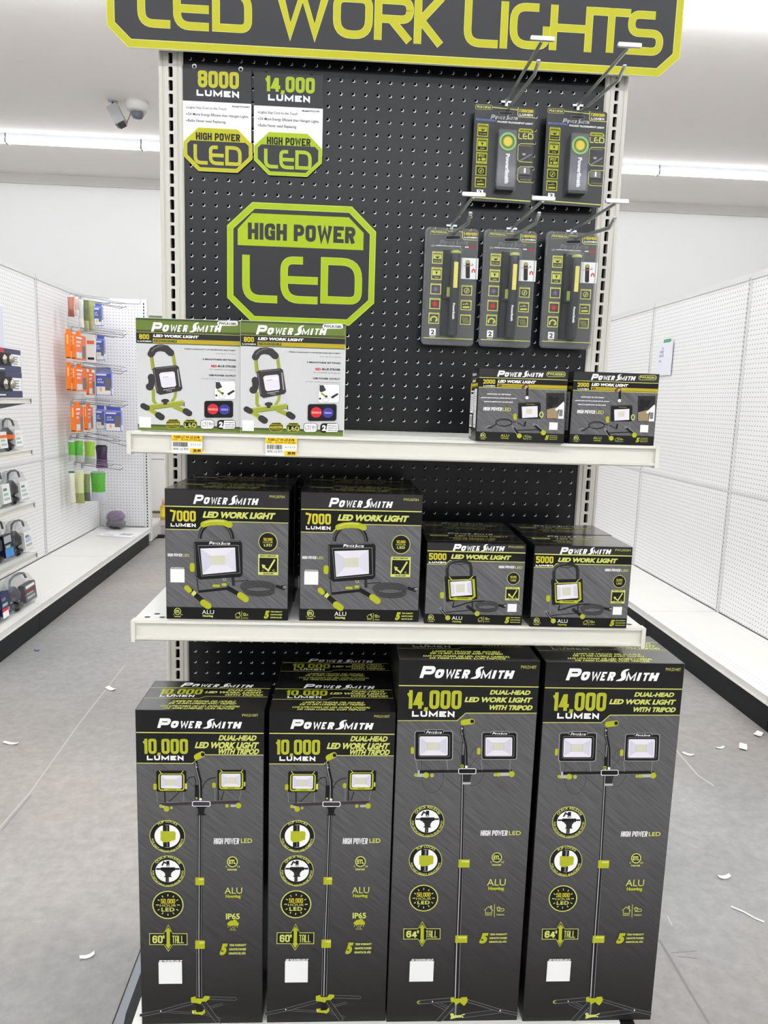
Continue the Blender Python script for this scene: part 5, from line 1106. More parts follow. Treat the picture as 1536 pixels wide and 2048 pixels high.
def oct_ring(A, o, wd_, m):
    n = 8
    outer = o; cx = sum(p[0] for p in o)/8; cz = sum(p[1] for p in o)/8
    def inset(d):
        x0 = min(p[0] for p in o)+d; x1 = max(p[0] for p in o)-d; z0 = min(p[1] for p in o)+d; z1 = max(p[1] for p in o)-d
        c = (o[0][0]-min(p[0] for p in o))-d*.586; return octo(x0, x1, z0, z1, c)
    a, b = inset(wd_[0]), inset(wd_[1]); k = A._lay(); V = [A.F.map3(x, z, k) for x, z in a]+[A.F.map3(x, z, k) for x, z in b]
    A.mb.grid_faces(V, [(i, (i+1) % n, n+(i+1) % n, n+i) for i in range(n)], m)
o = octo(sx0, sx1, sz0, sz1, cut); oct_ring(A, o, (.0, .0155), SIGN_YEL_E); oct_ring(A, o, (.0012, .014), SIGN_YEL); A.mb.build('border', t)
A = Art(F)
LET = (('L', 273.5, -44, 341, 57.5), ('E', 345.5, -28, 418, 63), ('D', 424, -24, 504, 67.5), ('W', 549, -26, 661, 77), ('O', 667, -14, 744.5, 80), ('R', 750, -10, 826, 84), ('K', 830, -8, 888, 91),
       ('L', 930.5, -8, 995, 97), ('I', 999, 2, 1018, 98), ('G', 1022, 4, 1098, 101), ('H', 1102.5, 9, 1182, 105), ('T', 1187, 14, 1256, 108), ('S', 1258, 20, 1324, 113))
for ch, xa, ya, xb, yb in LET: A.glyph(ch, xa, ya, xb, yb, .0152, SIGN_YEL, .36, SIGN_YEL_E, .0009)
A.mb.build('lettering', t)

def led_badge(A, q, m, me, dark, w_led, lw, letters, txt, ringw):
    """octagonal HIGH POWER LED badge, q = (x0,x1,z0,z1,cut) in metres, z split of the cap plate"""
    o = octo(*q); oct_ring(A, o, (0, ringw), me); oct_ring(A, o, (ringw*.1, ringw*.93), m)
    i = octo(q[0]+ringw, q[1]-ringw, q[2]+ringw, q[3]-ringw, q[4]-ringw*.586); A.uvpoly(i, dark)
def sticker():
    y = -.0006; F = plane_face(y); t = thing('wall_sticker', 'large lime octagonal HIGH POWER LED sticker on the black pegboard', 'sticker', (-.19, y, 1.457))
    F.map3 = lambda u, v, k: (u+.19, -.0002-EPS*k, v-1.457); A = Art(F)
    q = (-.3455, -.0345, 1.4575, 1.7005, .052); led_badge(A, q, SIGN_GRN, SIGN_GRN_E, SIGN_DK, 0, 0, 0, 0, .0128)
    A.src(440, 390, 4.8)
    p = [A.P(*z) for z in ((170, 480), (1375, 518), (1375, 365), (1238, 208), (310, 174), (170, 325))]
    zb_ = p[0][1]; zt_ = p[4][1]; A.uvpoly([(p[0][0], zb_), (p[1][0], zb_), (p[1][0], p[2][1]), (p[3][0], zt_), (p[4][0], zt_), (p[0][0], p[5][1])], SIGN_GRN); A.mb.build('badge', t)
    A = Art(F).src(440, 390, 4.8); A.heavy('HIGH POWER', 268, 264, 1298, 468, SIGN_DK, .37, rad=.35); A.mb.build('plate_lettering', t)
    A = Art(F).src(440, 390, 4.8)
    for ch, xa, ya, xb, yb in (('L', 214, 572, 550, 1040), ('E', 582, 586, 936, 1050), ('D', 970, 596, 1358, 1056)): A.glyph(ch, xa, ya, xb, yb, .0155, SIGN_GRN, .42, SIGN_GRN_E, .0008)
    A.mb.build('lettering', t)
sticker()
def hang_sign(quad_px, label, col, cole, num, s_num, s_lum, lines, model, oct_px, plate, hp, led, holes, split):
    y = -.004; F = plane_face(y); P_ = [F.uv(*p) for p in quad_px]; x0, x1, z1, z0 = P_[0][0], P_[1][0], (P_[0][1]+P_[1][1])/2, P_[2][1]
    ox = [F.uv(355+p[0]/5.12, 120+p[1]/5.12) for p in oct_px]; ox0, ox1, oz0, oz1 = ox[0][0], ox[1][0], ox[3][1], ox[2][1]; cc = .030
    t = thing('hanging_sign', label, 'sign', ((x0+x1)/2, y, oz0), 0, 'hanging lumen signs'); cx = (x0+x1)/2
    pts = [(ox0+cc, oz0), (ox1-cc, oz0), (ox1, oz0+cc), (ox1, z0), (x1, z0+.001), (x1, z1), (x0, z1), (x0, z0+.001), (ox0, z0), (ox0, oz0+cc)]
    mb = MB(); mb.prism([(x-cx, z-oz0) for x, z in pts], 0, .0012, SIGN_DK); mb.build('sign_card', t)
    F.map3 = lambda u, v, k: (u-cx, -.0002-EPS*k, v-oz0); A = Art(F).src(355, 120, 5.12)
    zs = (A.P(*split[0])[1]+A.P(*split[1])[1])/2; A.uvpoly([(x0, (oz0+oz1)/2), (x1, (oz0+oz1)/2), (x1, zs), (x0, zs)], INK_W)
    for h in holes: A.circ(h[0], h[1], 24, INK_W if h[2] else INK_DK); A.circ(h[0], h[1]+6, 15, INK_BLACK)
    q = (ox0, ox1, oz0, oz1, cc); led_badge(A, q, col, cole, SIGN_DK, 0, 0, 0, 0, .0075)
    p = [A.P(*z) for z in plate]; A.uvpoly([(p[0][0], p[0][1]), (p[1][0], p[0][1]), (p[1][0], p[0][1]+.004), (p[1][0]-.018, p[2][1]), (p[0][0]+.018, p[2][1]), (p[0][0], p[0][1]+.004)], col); A.mb.build('badge', t)
    A = Art(F).src(355, 120, 5.12); A.heavy(num, *s_num, col, .35, edge=cole); A.heavy('LUMEN', *s_lum, INK_W, .26, gap=.22, rad=.2); A.mb.build('lumen_lettering', t)
    A = Art(F).src(355, 120, 5.12)
    for tx, r in lines: A.circ(r[0]-12, (r[1]+r[1]+r[3]-r[3])/2+16, 6, INK_BLACK, n=8); A.text(tx, *r, INK_BLACK, .01)
    A.text('Model# '+model[0], *model[1], INK_BLACK, .03); A.mb.build('small_print', t)
    A = Art(F).src(355, 120, 5.12); A.heavy('HIGH POWER', *hp, INK_BLACK, .37, rad=.35)
    for ch, r in zip('LED', led): A.glyph(ch, *r, .0066, col, .42, cole, .0006)
    A.mb.build('badge_lettering', t)
hang_sign([(365, 131), (503, 139), (503, 320), (365, 320)], 'charcoal hanging sign marked 8000 lumen at the left of the pegboard', SIGN_YEL, SIGN_YEL_E, '8000', (208, 106, 628, 300), (195, 303, 630, 388),
          [('Lights Stay Cool to the Touch', (108, 472, 502, 515)), ('5X More Energy Efficient than Halogen Lights', (108, 538, 722, 596)), ('Bulbs Never need Replacing', (108, 604, 492, 650))], ('PWL2080T', (560, 468, 742, 492)),
          [(62, 900), (768, 900), (400, 700), (400, 1146)], [(98, 820), (714, 852), (400, 735)], (188, 740, 642, 838), [(165, 862, 310, 1072), (322, 874, 474, 1080), (490, 880, 656, 1088)], [(172, 62, 1), (648, 92, 1)], ((55, 410), (762, 455)))
hang_sign([(508, 139), (647, 147), (647, 320), (508, 320)], 'charcoal hanging sign marked 14,000 lumen beside the 8000 one', SIGN_GRN, SIGN_GRN_E, '14,000', (888, 158, 1404, 346), (928, 350, 1356, 436),
          [('Lights Stay Cool to the Touch', (842, 520, 1230, 566)), ('5X More Energy Efficient than Halogen Lights', (842, 586, 1446, 645)), ('Bulbs Never need Replacing', (842, 652, 1216, 700))], ('PWLD140T', (1276, 512, 1458, 538)),
          [(784, 950), (1480, 950), (1120, 745), (1120, 1188)], [(824, 862), (1438, 898), (1120, 782)], (916, 786, 1362, 886), [(888, 908, 1030, 1112), (1044, 920, 1192, 1122), (1208, 926, 1372, 1128)], [(908, 112, 0), (1376, 142, 0)], ((786, 458), (1490, 506)))

# ================================================================== peg hooks and carded goods
def make_hook(base_px, tip_px, low_px, label, group, L=.25):
    b0 = at(base_px[0], base_px[1], 0.0); tip = at(tip_px[0], tip_px[1], -L); lw = at(low_px[0], low_px[1], -L*.985)
    t = thing('peg_hook', label, 'hook', (b0.x, 0, b0.z), 0, group); r = lambda p: Vector(p)-Vector((b0.x, 0, b0.z))
    mb = MB(); mb.box(-.011, -.004, -.0018, .011, -.0005, .0018, CHROME); mb.box(-.003, -.0055, -.02, .003, -.001, .004, CHROME); mb.build('back_plate', t)
    mb = MB(); lb = Vector((.001, -.003, -.017)); e = r(lw); k = lb+(e-lb)*.9; k.z -= .012; k2 = lb+(e-lb)*.96; k2.z -= .004
    mb.tube([lb, lb+(k-lb)*.5, k, k2, e], .0034, CHROME, 10); mb.lathe([(0, e.z-.0), (.0034, e.z), (.0034, e.z+.003), (0, e.z+.004)], CHROME, e.x, e.y, 10); mb.build('lower_wire', t)
    mb = MB(); u0 = Vector((0, -.004, .001)); e2 = r(tip); mb.tube([u0, u0+(e2-u0)*.5, e2], .0030, CHROME, 10); uw = mb.build('upper_wire', t)
    mb = MB(); mb.prism(rounded_rect(e2.x-.021, e2.z-.0005, e2.x+.021, e2.z+.0062, .002), e2.y-.0045, e2.y+.001, mat('label_bar_steel', (196, 196, 192), .35, metal=.6)); mb.build('label_bar', uw)
    return b0
H = [((1012, 205), (1084, 82), (1077, 124), 'chrome peg hook in front of the sign, holding the left pocket light'), ((1155, 212), (1258, 95), (1249, 134), 'chrome peg hook at the far right, holding the right pocket light'),
     ((903, 452), (947, 393), (941, 428), 'chrome peg hook holding the leftmost inspection light pack'), ((1023, 458), (1086, 401), (1078, 428), 'chrome peg hook holding the middle inspection light pack'), ((1142, 463), (1233, 406), (1230, 437), 'chrome peg hook holding the rightmost inspection light pack')]
HB = [make_hook(*h, 'chrome hooks on the black pegboard') for h in H]

def slot_hole(A, cx, cy, w, h): A.rr(cx-w/2-8, cy-h/2-8, cx+w/2+8, cy+h/2+8, h/2+6, INK_G1); A.rr(cx-w/2, cy-h/2, cx+w/2, cy+h/2, h/2, INK_BLACK)
def icon_box(A, x0, y0, x1, y1, kind, m=INK_LIME, dark=INK_BLACK):
    w = x1-x0; h = y1-y0; A.rect(x0, y0, x1, y1, m); A.rect(x0+w*.08, y0+h*.14, x1-w*.08, y1-h*.08, dark); X = lambda t: x0+w*t; Y = lambda t: y0+h*t
    if kind == 'flood': A.rect(X(.12), Y(.22), X(.88), Y(.62), m); A.poly([(X(.22), Y(.42)), (X(.78), Y(.42)), (X(.5), Y(.58))], INK_BLACK); A.text('FLOOD', X(.2), Y(.27), X(.8), Y(.36), INK_BLACK, .02); A.text('1200 LUMEN', X(.15), Y(.72), X(.85), Y(.82), m, .02)
    elif kind == 'spot': A.rect(X(.12), Y(.22), X(.88), Y(.66), m); A.poly([(X(.38), Y(.36)), (X(.62), Y(.36)), (X(.5), Y(.58))], INK_BLACK); A.text('SPOT', X(.28), Y(.25), X(.72), Y(.33), INK_BLACK, .02); A.text('200', X(.3), Y(.74), X(.7), Y(.84), m, .02)
    elif kind == 'ipx': A.text('IPX7', X(.2), Y(.2), X(.8), Y(.45), m, .04); A.circ(X(.28), Y(.62), w*.11, m); A.rr(X(.48), Y(.5), X(.88), Y(.72), w*.08, m); A.rect(X(.08), Y(.76), X(.92), Y(.98), m); A.text('WATERPROOF', X(.14), Y(.82), X(.86), Y(.91), INK_BLACK, .02)
    elif kind == 'bolt': A.ring(X(.5), Y(.52), w*.24, w*.06, m); A.line([(X(.6), Y(.40)), (X(.44), Y(.54)), (X(.58), Y(.52)), (X(.40), Y(.66))], w*.07, m)
    elif kind == 'usb': A.circ(X(.24), Y(.42), w*.06, m, n=10); A.line([(X(.24), Y(.42)), (X(.78), Y(.42))], w*.05, m); A.line([(X(.4), Y(.42)), (X(.55), Y(.32)), (X(.66), Y(.32))], w*.04, m); A.rr(X(.16), Y(.62), X(.84), Y(.78), w*.07, m)
    elif kind in ('uv', 'red'):
        c = INK_RED if kind == 'red' else mat('ink_violet', (118, 96, 150), .4); A.circ(X(.5), Y(.53), w*.18, c, n=14)
        for d in range(0, 360, 45): A.line([(X(.5), Y(.53)), (X(.5)+w*.32*math.cos(R(d)), Y(.53)+w*.32*math.sin(R(d)))], w*.06, c)
    elif kind == 'dial': A.line(arc_pts(X(.5), Y(.62), w*.3, w*.3, 150, 390, 12), w*.14, m); A.poly([(X(.62), Y(.62)), (X(.86), Y(.7)), (X(.66), Y(.86))], m)
    elif kind == 'hatch':
        for i in range(5): A.line([(X(.18+.12*i), Y(.28)), (X(.34+.12*i), Y(.82))], w*.04, INK_DIM)
    A.text('LIGHT', X(.14), Y(.03), X(.86), Y(.11), INK_BLACK, .02)
def make_pocket_pack():
    w, h = .1265, .188; t = thing('pocket_light_pack', 'black carded pocket flood and spot light, left one of the upper pair', 'carded light', (0, 0, 0), 0, 'carded pocket lights')
    Fp = Face([(98, 70), (1302, 112), (1214, 2030), (32, 1975)], w, h, lambda u, v, k: (u-w/2, -.0002-EPS*k, v)); CARD = mat('pack_card_black', (40, 40, 41), .32, noise=.04)
    mb = MB(); mb.prism(rounded_rect(-w/2, 0, w/2, h, .004), 0, .0012, CARD); mb.build('card', t)
    A = Art(Fp); A.rrline(108, 82, 432, 172, 26, 8, INK_DIM); A.text('PLR12F2S', 138, 104, 404, 152, INK_PALE, .03); A.mb.build('model_number', t); A = Art(Fp); A.line([(60, 1905), (1210, 1975)], 20, INK_PALE); A.mb.build('printed_line', t); A = Art(Fp); A.line([(430, 125), (940, 158)], 16, INK_PALE); A.mb.build('printed_line', t); A = Art(Fp)
    A.line([(948, 110), (940, 260), (965, 296), (1290, 305)], 14, INK_PALE); A.text('1200/200', 976, 140, 1250, 212, INK_YEL, .05); A.heavy('LUMEN', 978, 226, 1240, 280, INK_W, .26, gap=.22, rad=.2); A.mb.build('lumen_mark', t); A = Art(Fp)
    slot_hole(A, 702, 236, 270, 44); A.logo(405, 268, 950, 366, INK_G2); A.text('RECHARGEABLE', 120, 352, 520, 408, mat('ink_steel_blue', (96, 112, 176), .4), .04); A.text('POCKET FLOOD/SPOT LIGHT', 540, 388, 1246, 450, INK_W, .05); A.mb.build('title_print', t)
    A = Art(Fp)
    icon_box(A, 152, 452, 356, 716, 'flood'); icon_box(A, 140, 736, 350, 998, 'spot'); icon_box(A, 134, 1016, 338, 1248, 'ipx'); icon_box(A, 122, 1274, 330, 1484, 'bolt'); icon_box(A, 112, 1504, 322, 1716, 'usb'); A.mb.build('icon_column', t); A = Art(Fp)
    A.poly([(985, 525), (1215, 535), (1252, 575), (1250, 610), (955, 600), (955, 560)], INK_LIME); A.text('HIGH POWER', 985, 548, 1222, 592, INK_BLACK, .05); wl = .0021
    for ch, x0, x1 in (('L', 955, 1030), ('E', 1045, 1130), ('D', 1148, 1250)): A.glyph(ch, x0, 622, x1, 742, wl, INK_PALE)
    A.mb.build('led_badge', t); A = Art(Fp)
    for yy, hh, tx in ((830, 360, 'METAL POCKET CLIP WITH MAGNET'), (1290, 300, 'MAGNETIC BASE')): A.line([(1270, yy), (1000, yy), (955, yy+40), (945, yy+hh-50), (985, yy+hh), (1240, yy+hh+8)], 14, INK_PALE); A.text(tx, 1000, yy+30 if hh > 320 else yy+245, 1220, yy+52 if hh > 320 else yy+270, INK_DIM, .03)
    A.line([(1000, 1170), (1220, 1035)], 30, INK_G1); A.rect(1040, 1020, 1100, 1060, INK_G2); A.rr(975, 1310, 1195, 1490, 10, INK_G1); A.rect(980, 1430, 1195, 1490, INK_DK); A.rect(1075, 1315, 1105, 1415, INK_W)
    A.mb.build('side_pictures', t); A = Art(Fp); A.rect(148, 1755, 270, 1850, INK_W); A.text('2', 175, 1770, 245, 1838, INK_BLACK, .04); A.rect(150, 1862, 262, 1880, INK_W); A.mb.build('warranty_mark', t)
    f3 = lambda x, y: Fp.uv(x, y)
    cx = f3(690, 1200)[0]-w/2; z0 = f3(690, 1800)[1]; z1 = f3(690, 610)[1]; bw = .0225
    mb = MB(); mb.prism(rounded_rect(cx-bw, z0-.003, cx+bw, z1+.001, .005), -.0016, -.0011, clear_mat('blister_clear', alpha=.12), lambda a, b, d: (a, d, b))
    # clear bubble over the lamp
    BB = clear_mat('blister_clear'); pr = rounded_rect(cx-bw, z0-.003, cx+bw, z1+.001, .005); V = [(a, -.001, b) for a, b in pr]+[(cx+(a-cx)*.94, -.0205, (z0+z1)/2+(b-(z0+z1)/2)*.98) for a, b in pr]; n = len(pr)
    mb.grid_faces(V, [(i, (i+1) % n, n+(i+1) % n, n+i) for i in range(n)]+[tuple(range(n, 2*n))], BB); mb.build('blister', t)
    ALU = mat('lamp_gunmetal', (92, 92, 98), .35, metal=.3)
    mb = MB(); mb.prism(rounded_rect(cx-.0185, z0+.004, cx+.0185, z1-.001, .003), -.017, -.002, ALU); mb.box(cx-.0185, -.0172, z0, cx+.0185, -.002, z0+.006, BLACK); lb = mb.build('light_body', t)
    lx, lz = f3(708, 860)[0]-w/2, f3(708, 860)[1]; GL = mat('lamp_ring_green', (118, 168, 52), .35)
    mb = MB()
    def ring3(r0, r1, y0, y1, m, n=28): mb.grid_faces([(lx+r*math.cos(2*math.pi*i/n), y, lz+r*math.sin(2*math.pi*i/n)) for r, y in ((r0, y0), (r1, y1)) for i in range(n)], [(i, (i+1) % n, n+(i+1) % n, n+i) for i in range(n)], m, True)
    ring3(.0178, .0178, -.014, -.0185, GL); ring3(.0178, .0135, -.0185, -.0188, mat('lamp_ring_pale', (150, 190, 110), .3)); ring3(.0135, .0112, -.0188, -.0178, mat('lamp_ring_dark', (72, 110, 44), .35)); ring3(.0112, .009, -.0178, -.0176, GL); mb.build('lamp_ring', lb)
    mb = MB(); mb.prism([(lx+.0088*math.cos(2*math.pi*i/20), lz+.0088*math.sin(2*math.pi*i/20)) for i in range(20)], -.0182, -.0176, mat('lamp_chip_yellow', (240, 206, 50), .4)); mb.build('light_chip', lb)
    Fb = Face(UNIT, 1, 1, lambda u, v, k: (cx+.002+(u-.5)*.0085, -.0172-EPS*k, z0+.012+v*.058)); A = Art(Fb); A.vtext('PowerSmith', 0, 0, 1000, 1000, INK_W, .06); A.mb.build('lamp_print', lb)
    return t
t = make_pocket_pack(); t.location = (.2215, -.030, 1.7145); t.rotation_euler = (R(-1.2), R(.2), R(2.0))
t2 = dup(t, (.370, -.032, 1.7135), R(1), 'black carded pocket flood and spot light, right one of the upper pair'); t2.rotation_euler = (R(-1.2), R(.2), R(2.5))

def make_clam_pack():
    w, h = .112, .239; t = thing('inspection_light_pack', 'clear clamshell pack with a slim inspection light, leftmost of the three', 'carded light', (0, 0, 0), 0, 'clamshell inspection lights')
    Fp = Face([(38, 58), (888, 118), (800, 1998), (5, 1965)], w, h, lambda u, v, k: (u-w/2, -.0042-EPS*k, v)); GC = mat('pack_card_grey', (84, 84, 85), .4, noise=.03)
    SH = mat('clamshell_plastic', (128, 131, 135), .14, spec=.6, alpha=.40, coat=.3)
    mb = MB(); pr = rounded_rect(-w/2, 0, w/2, h, .009, 5); n = len(pr)
    V = [(a, 0, b) for a, b in pr]+[(a*.995, -.004, h/2+(b-h/2)*.998) for a, b in pr]+[(a*.95, -.0062, h/2+(b-h/2)*.975) for a, b in pr]+[(a*.915, -.0036, h/2+(b-h/2)*.955) for a, b in pr]
    mb.grid_faces(V, [(j*n+i, j*n+(i+1) % n, (j+1)*n+(i+1) % n, (j+1)*n+i) for j in range(3) for i in range(n)], SH, True); mb.face([(a, 0, b) for a, b in pr], SH); mb.build('clamshell', t)
    mb = MB(); mb.prism([(a*.93, h/2+(b-h/2)*.96) for a, b in pr], -.0040, -.0034, GC); mb.build('card', t)
    A = Art(Fp); A.text('PILP450UVL', 135, 136, 385, 182, INK_PALE, .03); A.rrline(118, 128, 398, 196, 18, 5, INK_DIM); A.mb.build('model_number', t); A = Art(Fp); A.line([(400, 148), (622, 162)], 10, INK_PALE); A.line([(626, 150), (622, 262), (650, 292), (866, 306)], 11, INK_PALE)
    A.text('140/450', 648, 168, 862, 232, INK_YEL, .05); A.heavy('LUMEN', 650, 240, 856, 278, INK_W, .26, gap=.22, rad=.2); A.mb.build('lumen_mark', t); A = Art(Fp); slot_hole(A, 478, 254, 230, 46); A.logo(262, 290, 720, 380, INK_G1)
    A.text('LED', 132, 368, 190, 400, INK_G2, .02); A.text('INSPECTION LIGHT WITH', 206, 374, 598, 416, INK_W, .05); A.text('UV', 612, 396, 645, 422, mat('ink_violet', (118, 96, 150)), .04); A.text('AND', 660, 402, 722, 432, INK_W, .05); A.text('RED', 738, 408, 832, 442, INK_RED, .05); A.line([(40, 1862), (795, 1890)], 12, INK_PALE); A.mb.build('title_print', t)
    A = Art(Fp); dk = mat('pack_icon_dark', (66, 66, 64), .4)
    for it in (((154, 478, 314, 690), 'flood'), ((146, 740, 304, 952), 'spot'), ((136, 1002, 296, 1186), 'uv'), ((126, 1238, 286, 1420), 'red'), ((116, 1468, 274, 1650), 'dial'), None, ((616, 1036, 774, 1208), 'bolt'), ((606, 1272, 764, 1440), 'usb'), ((598, 1500, 752, 1668), 'hatch')):
        if it is None: A.mb.build('icon_column', t); A = Art(Fp)
        else: icon_box(A, *it[0], it[1], INK_PALE, dk)
    A.mb.build('icon_column', t); A = Art(Fp); A.rect(612, 592, 860, 950, INK_W); A.rr(676, 640, 742, 930, 20, INK_DK); A.rr(682, 632, 738, 690, 18, INK_DIM); A.line([(640, 722), (700, 735), (790, 715), (770, 690)], 10, INK_G1); A.line([(690, 715), (740, 722)], 12, INK_RED); A.line([(776, 840), (778, 800), (797, 784), (816, 800), (816, 840)], 18, INK_RED)
    A.mb.build('magnet_picture', t); A = Art(Fp); A.rect(132, 1718, 226, 1830, INK_W); A.text('2', 152, 1740, 206, 1812, INK_BLACK, .03); A.rect(134, 1836, 220, 1856, INK_G2); A.mb.build('warranty_mark', t)
    u = lambda x, y: (Fp.uv(x, y)[0]-w/2, Fp.uv(x, y)[1])
    top = u(528, 495); bot = u(460, 1835); xc = (top[0]+bot[0])/2; rr = .0098
    mb = MB(); mb.box(xc-.0255, -.0056, bot[1], xc-.009, -.0044, top[1]+.003, BLACK); mb.build('tray_recess', t)
    mb = MB(); DG = mat('pen_graphite', (62, 62, 66), .3, metal=.2); n = 14
    mb.tube([(xc, -.0145, bot[1]), (xc, -.0145, bot[1]+.003), (xc, -.0145, top[1]-.006)], [.008, rr, rr], DG, n); lb = mb.build('light_body', t)
    mb = MB(); mb.tube([(xc, -.0145, top[1]-.006), (xc, -.0145, top[1]-.0015), (xc, -.0145, top[1])], [rr*1.04, rr*1.04, rr*.7], mat('pen_lime', (186, 200, 90), .35), n); mb.build('end_ring', lb)
    za, zb2 = u(520, 692)[1], u(500, 1105)[1]; mb = MB(); mb.prism(rounded_rect(xc-.0042, zb2, xc+.0042, za, .001), -.0252, -.0235, mat('lamp_strip_yellow', (236, 226, 110), .4)); mb.build('light_strip', lb)
    zc_, zd = u(420, 1085)[1], u(420, 1240)[1]; mb = MB(); mb.box(xc-.0160, -.016, zd, xc-.0095, -.012, zc_, mat('pen_clip_lime', (150, 158, 70), .4)); mb.box(xc-.022, -.016, zd-.003, xc-.0095, -.010, zd+.001, BLACK); mb.build('pocket_clip', lb)
    z3, z4 = u(490, 1345)[1], u(478, 1595)[1]; Fb = Face(UNIT, 1, 1, lambda uu, v, k: (xc-.001+(uu-.5)*.0048, -.0248-EPS*k, z4+v*(z3-z4))); A = Art(Fb); A.vtext('PowerSmith', 0, 0, 1000, 1000, INK_W, .06); A.mb.build('lamp_print', lb)
    bl = clear_mat('blister_clear'); mb = MB(); pb = rounded_rect(xc-.027, bot[1]-.003, xc+.0125, top[1]+.004, .004); m2 = len(pb); V = [(a, -.0045, b) for a, b in pb]+[(a*.98+xc*.02, -.0268, b) for a, b in pb]
    mb.grid_faces(V, [(i, (i+1) % m2, m2+(i+1) % m2, m2+i) for i in range(m2)]+[tuple(range(m2, 2*m2))], bl); mb.build('blister', t)
    return t
t = make_clam_pack(); t.location = (.1215, -.034, 1.4205); t.rotation_euler = (R(-1), R(.3), 0)
for q, nm in (((963, 458, 1075, 463, 958, 693), 'middle'), ((1091, 462, 1195, 468, 1074, 696), 'rightmost')):
    a = at(q[0], q[1], -.036); b = at(q[2], q[3], -.036); c_ = at(q[4], q[5], -.036)
    d = dup(t, ((a.x+b.x)/2+.0015, -.036, c_.z), 0, 'clear clamshell pack with a slim inspection light, %s of the three' % nm); d.rotation_euler = (R(-1), R(.4), R(.6))

# ================================================================== goods along the left run
def lx(y): return -2.115-.02182*y                # board plane of the left run
TRAY = mat('clamshell_smoke', (176, 180, 184), .15, spec=.8, alpha=.28, coat=.5)
def wall_shelf(pr_top, pr_bot, label):
    """small angled metal shelf on the left run; right front corner given by its top and bottom pixels"""
    xf = lx(3.3)+.30; p = atx(pr_top[0], pr_top[1], xf); pb = atx(pr_bot[0], pr_bot[1], xf)
    t = thing('wall_shelf', label, 'shelf', (lx(p.y), p.y, p.z), left_rot, 'small shelves on the left run'); D = xf-lx(p.y); hh = max(.03, p.z-pb.z)
    mb = MB(); mb.box(.006, -1.19, -.004, D-.004, 0, 0, WHITE_DECK); mb.build('shelf_pan', t)
    mb = MB(); mb.prism([(D-.006, 0), (D, 0), (D, -.005), (D-.006, -.007), (D-.006, -hh+.006), (D, -hh+.004), (D, -hh), (D-.012, -hh)], -1.19, -.0, WHITE_STEEL, lambda a, b, d: (a, d, b)); mb.build('price_rail', t)
    mb = MB(); mb.prism([(.006, 0), (D+.001, 0), (D+.001, -hh-.002), (D-.03, -hh-.002), (.006, -.09)], .0, .004, GREY_STEEL, lambda a, b, d: (a, d, b)); mb.build('end_plate', t)
    return t, p, D
WS = [wall_shelf((61, 796), (62, 806), 'uppermost small white shelf on the left run, carrying the door lock boxes'), wall_shelf((63, 899), (66, 910), 'second small white shelf from the top on the left run'),
      wall_shelf((68, 1004), (71, 1015), 'third small white shelf from the top on the left run'), wall_shelf((73, 1105), (75, 1115), 'lowest small white shelf on the left run')]
def solve_y(px, X):                                 # y on plane x = X for a pixel column near the horizon
    return atx(px, 900, X).y
NAVY = mat('pack_navy', (32, 38, 84), .35); NAVY2 = mat('pack_navy_dark', (26, 28, 50), .35); SILV = mat('knob_nickel', (176, 170, 158), .25, metal=.9)
def lock_box(X, ya, yb, z, h, d, label, red):
    t = thing('door_lock_box', label, 'boxed lock', (X, ya, z), left_rot, 'boxed door locks'); w = yb-ya
    mb = MB(); mb.box(-d, 0, 0, 0, w, h, NAVY2); mb.box(-d*.98, .002, h*.0, .0006, w*.55, h*.97, BLACK); mb.build('carton', t)
    mb = MB()
    if red: mb.box(-d*.9, -.001, h*.80, .0016, w*.30, h*1.0, mat('pack_red', (178, 36, 50), .35))
    mb.box(-d, -.0008, h*.0, .001, w, h*.24, NAVY); mb.box(-.002, w*.30, h*.8, .0012, w, h*1.0, NAVY); mb.box(0, w*.06, h*.08, .0016, w*.3, h*.13, INK_W); mb.build('printed_band', t)
    mb = MB(); mb.box(0, w*.60, h*.27, .0015, w*.98, h*.78, INK_W)
    for i in range(4): mb.box(.0014, w*.66, h*(.34+i*.1), .0019, w*(.84+.03*(i % 2)), h*(.38+i*.1), INK_G1)
    mb.build('label_panel', t)
    mb = MB(); cy, cz, r = w*.30, h*.52, h*.22; prof = [(r*.9, 0), (r*.95, .006), (r*.5, .012), (r*.45, .022), (r*.8, .03), (r*.85, .04), (r*.55, .048), (0, .05)]; n = 18
    V = [(x_+.001, cy+rr*math.cos(2*math.pi*k/n), cz+rr*math.sin(2*math.pi*k/n)) for rr, x_ in prof for k in range(n)]; mb.grid_faces(V, [(i*n+k, i*n+(k+1) % n, (i+1)*n+(k+1) % n, (i+1)*n+k) for i in range(len(prof)-1) for k in range(n)], SILV, True); mb.build('door_knob', t)
    return t
sh, p, D = WS[0]; XF = lx(p.y)+D-.012
y1_ = solve_y(52, XF); y0_ = y1_-.30; hz = atx(30, 745, XF).z-p.z
lock_box(XF, y0_, y1_, p.z+.001, hz, .16, 'navy boxed door lock, lower one of the stack at the left edge', False)
hz2 = atx(30, 700, XF).z-p.z-hz
lock_box(XF, y0_, y1_-.004, p.z+.002+hz, hz2, .15, 'navy and red boxed door lock, upper one of the stack at the left edge', True)

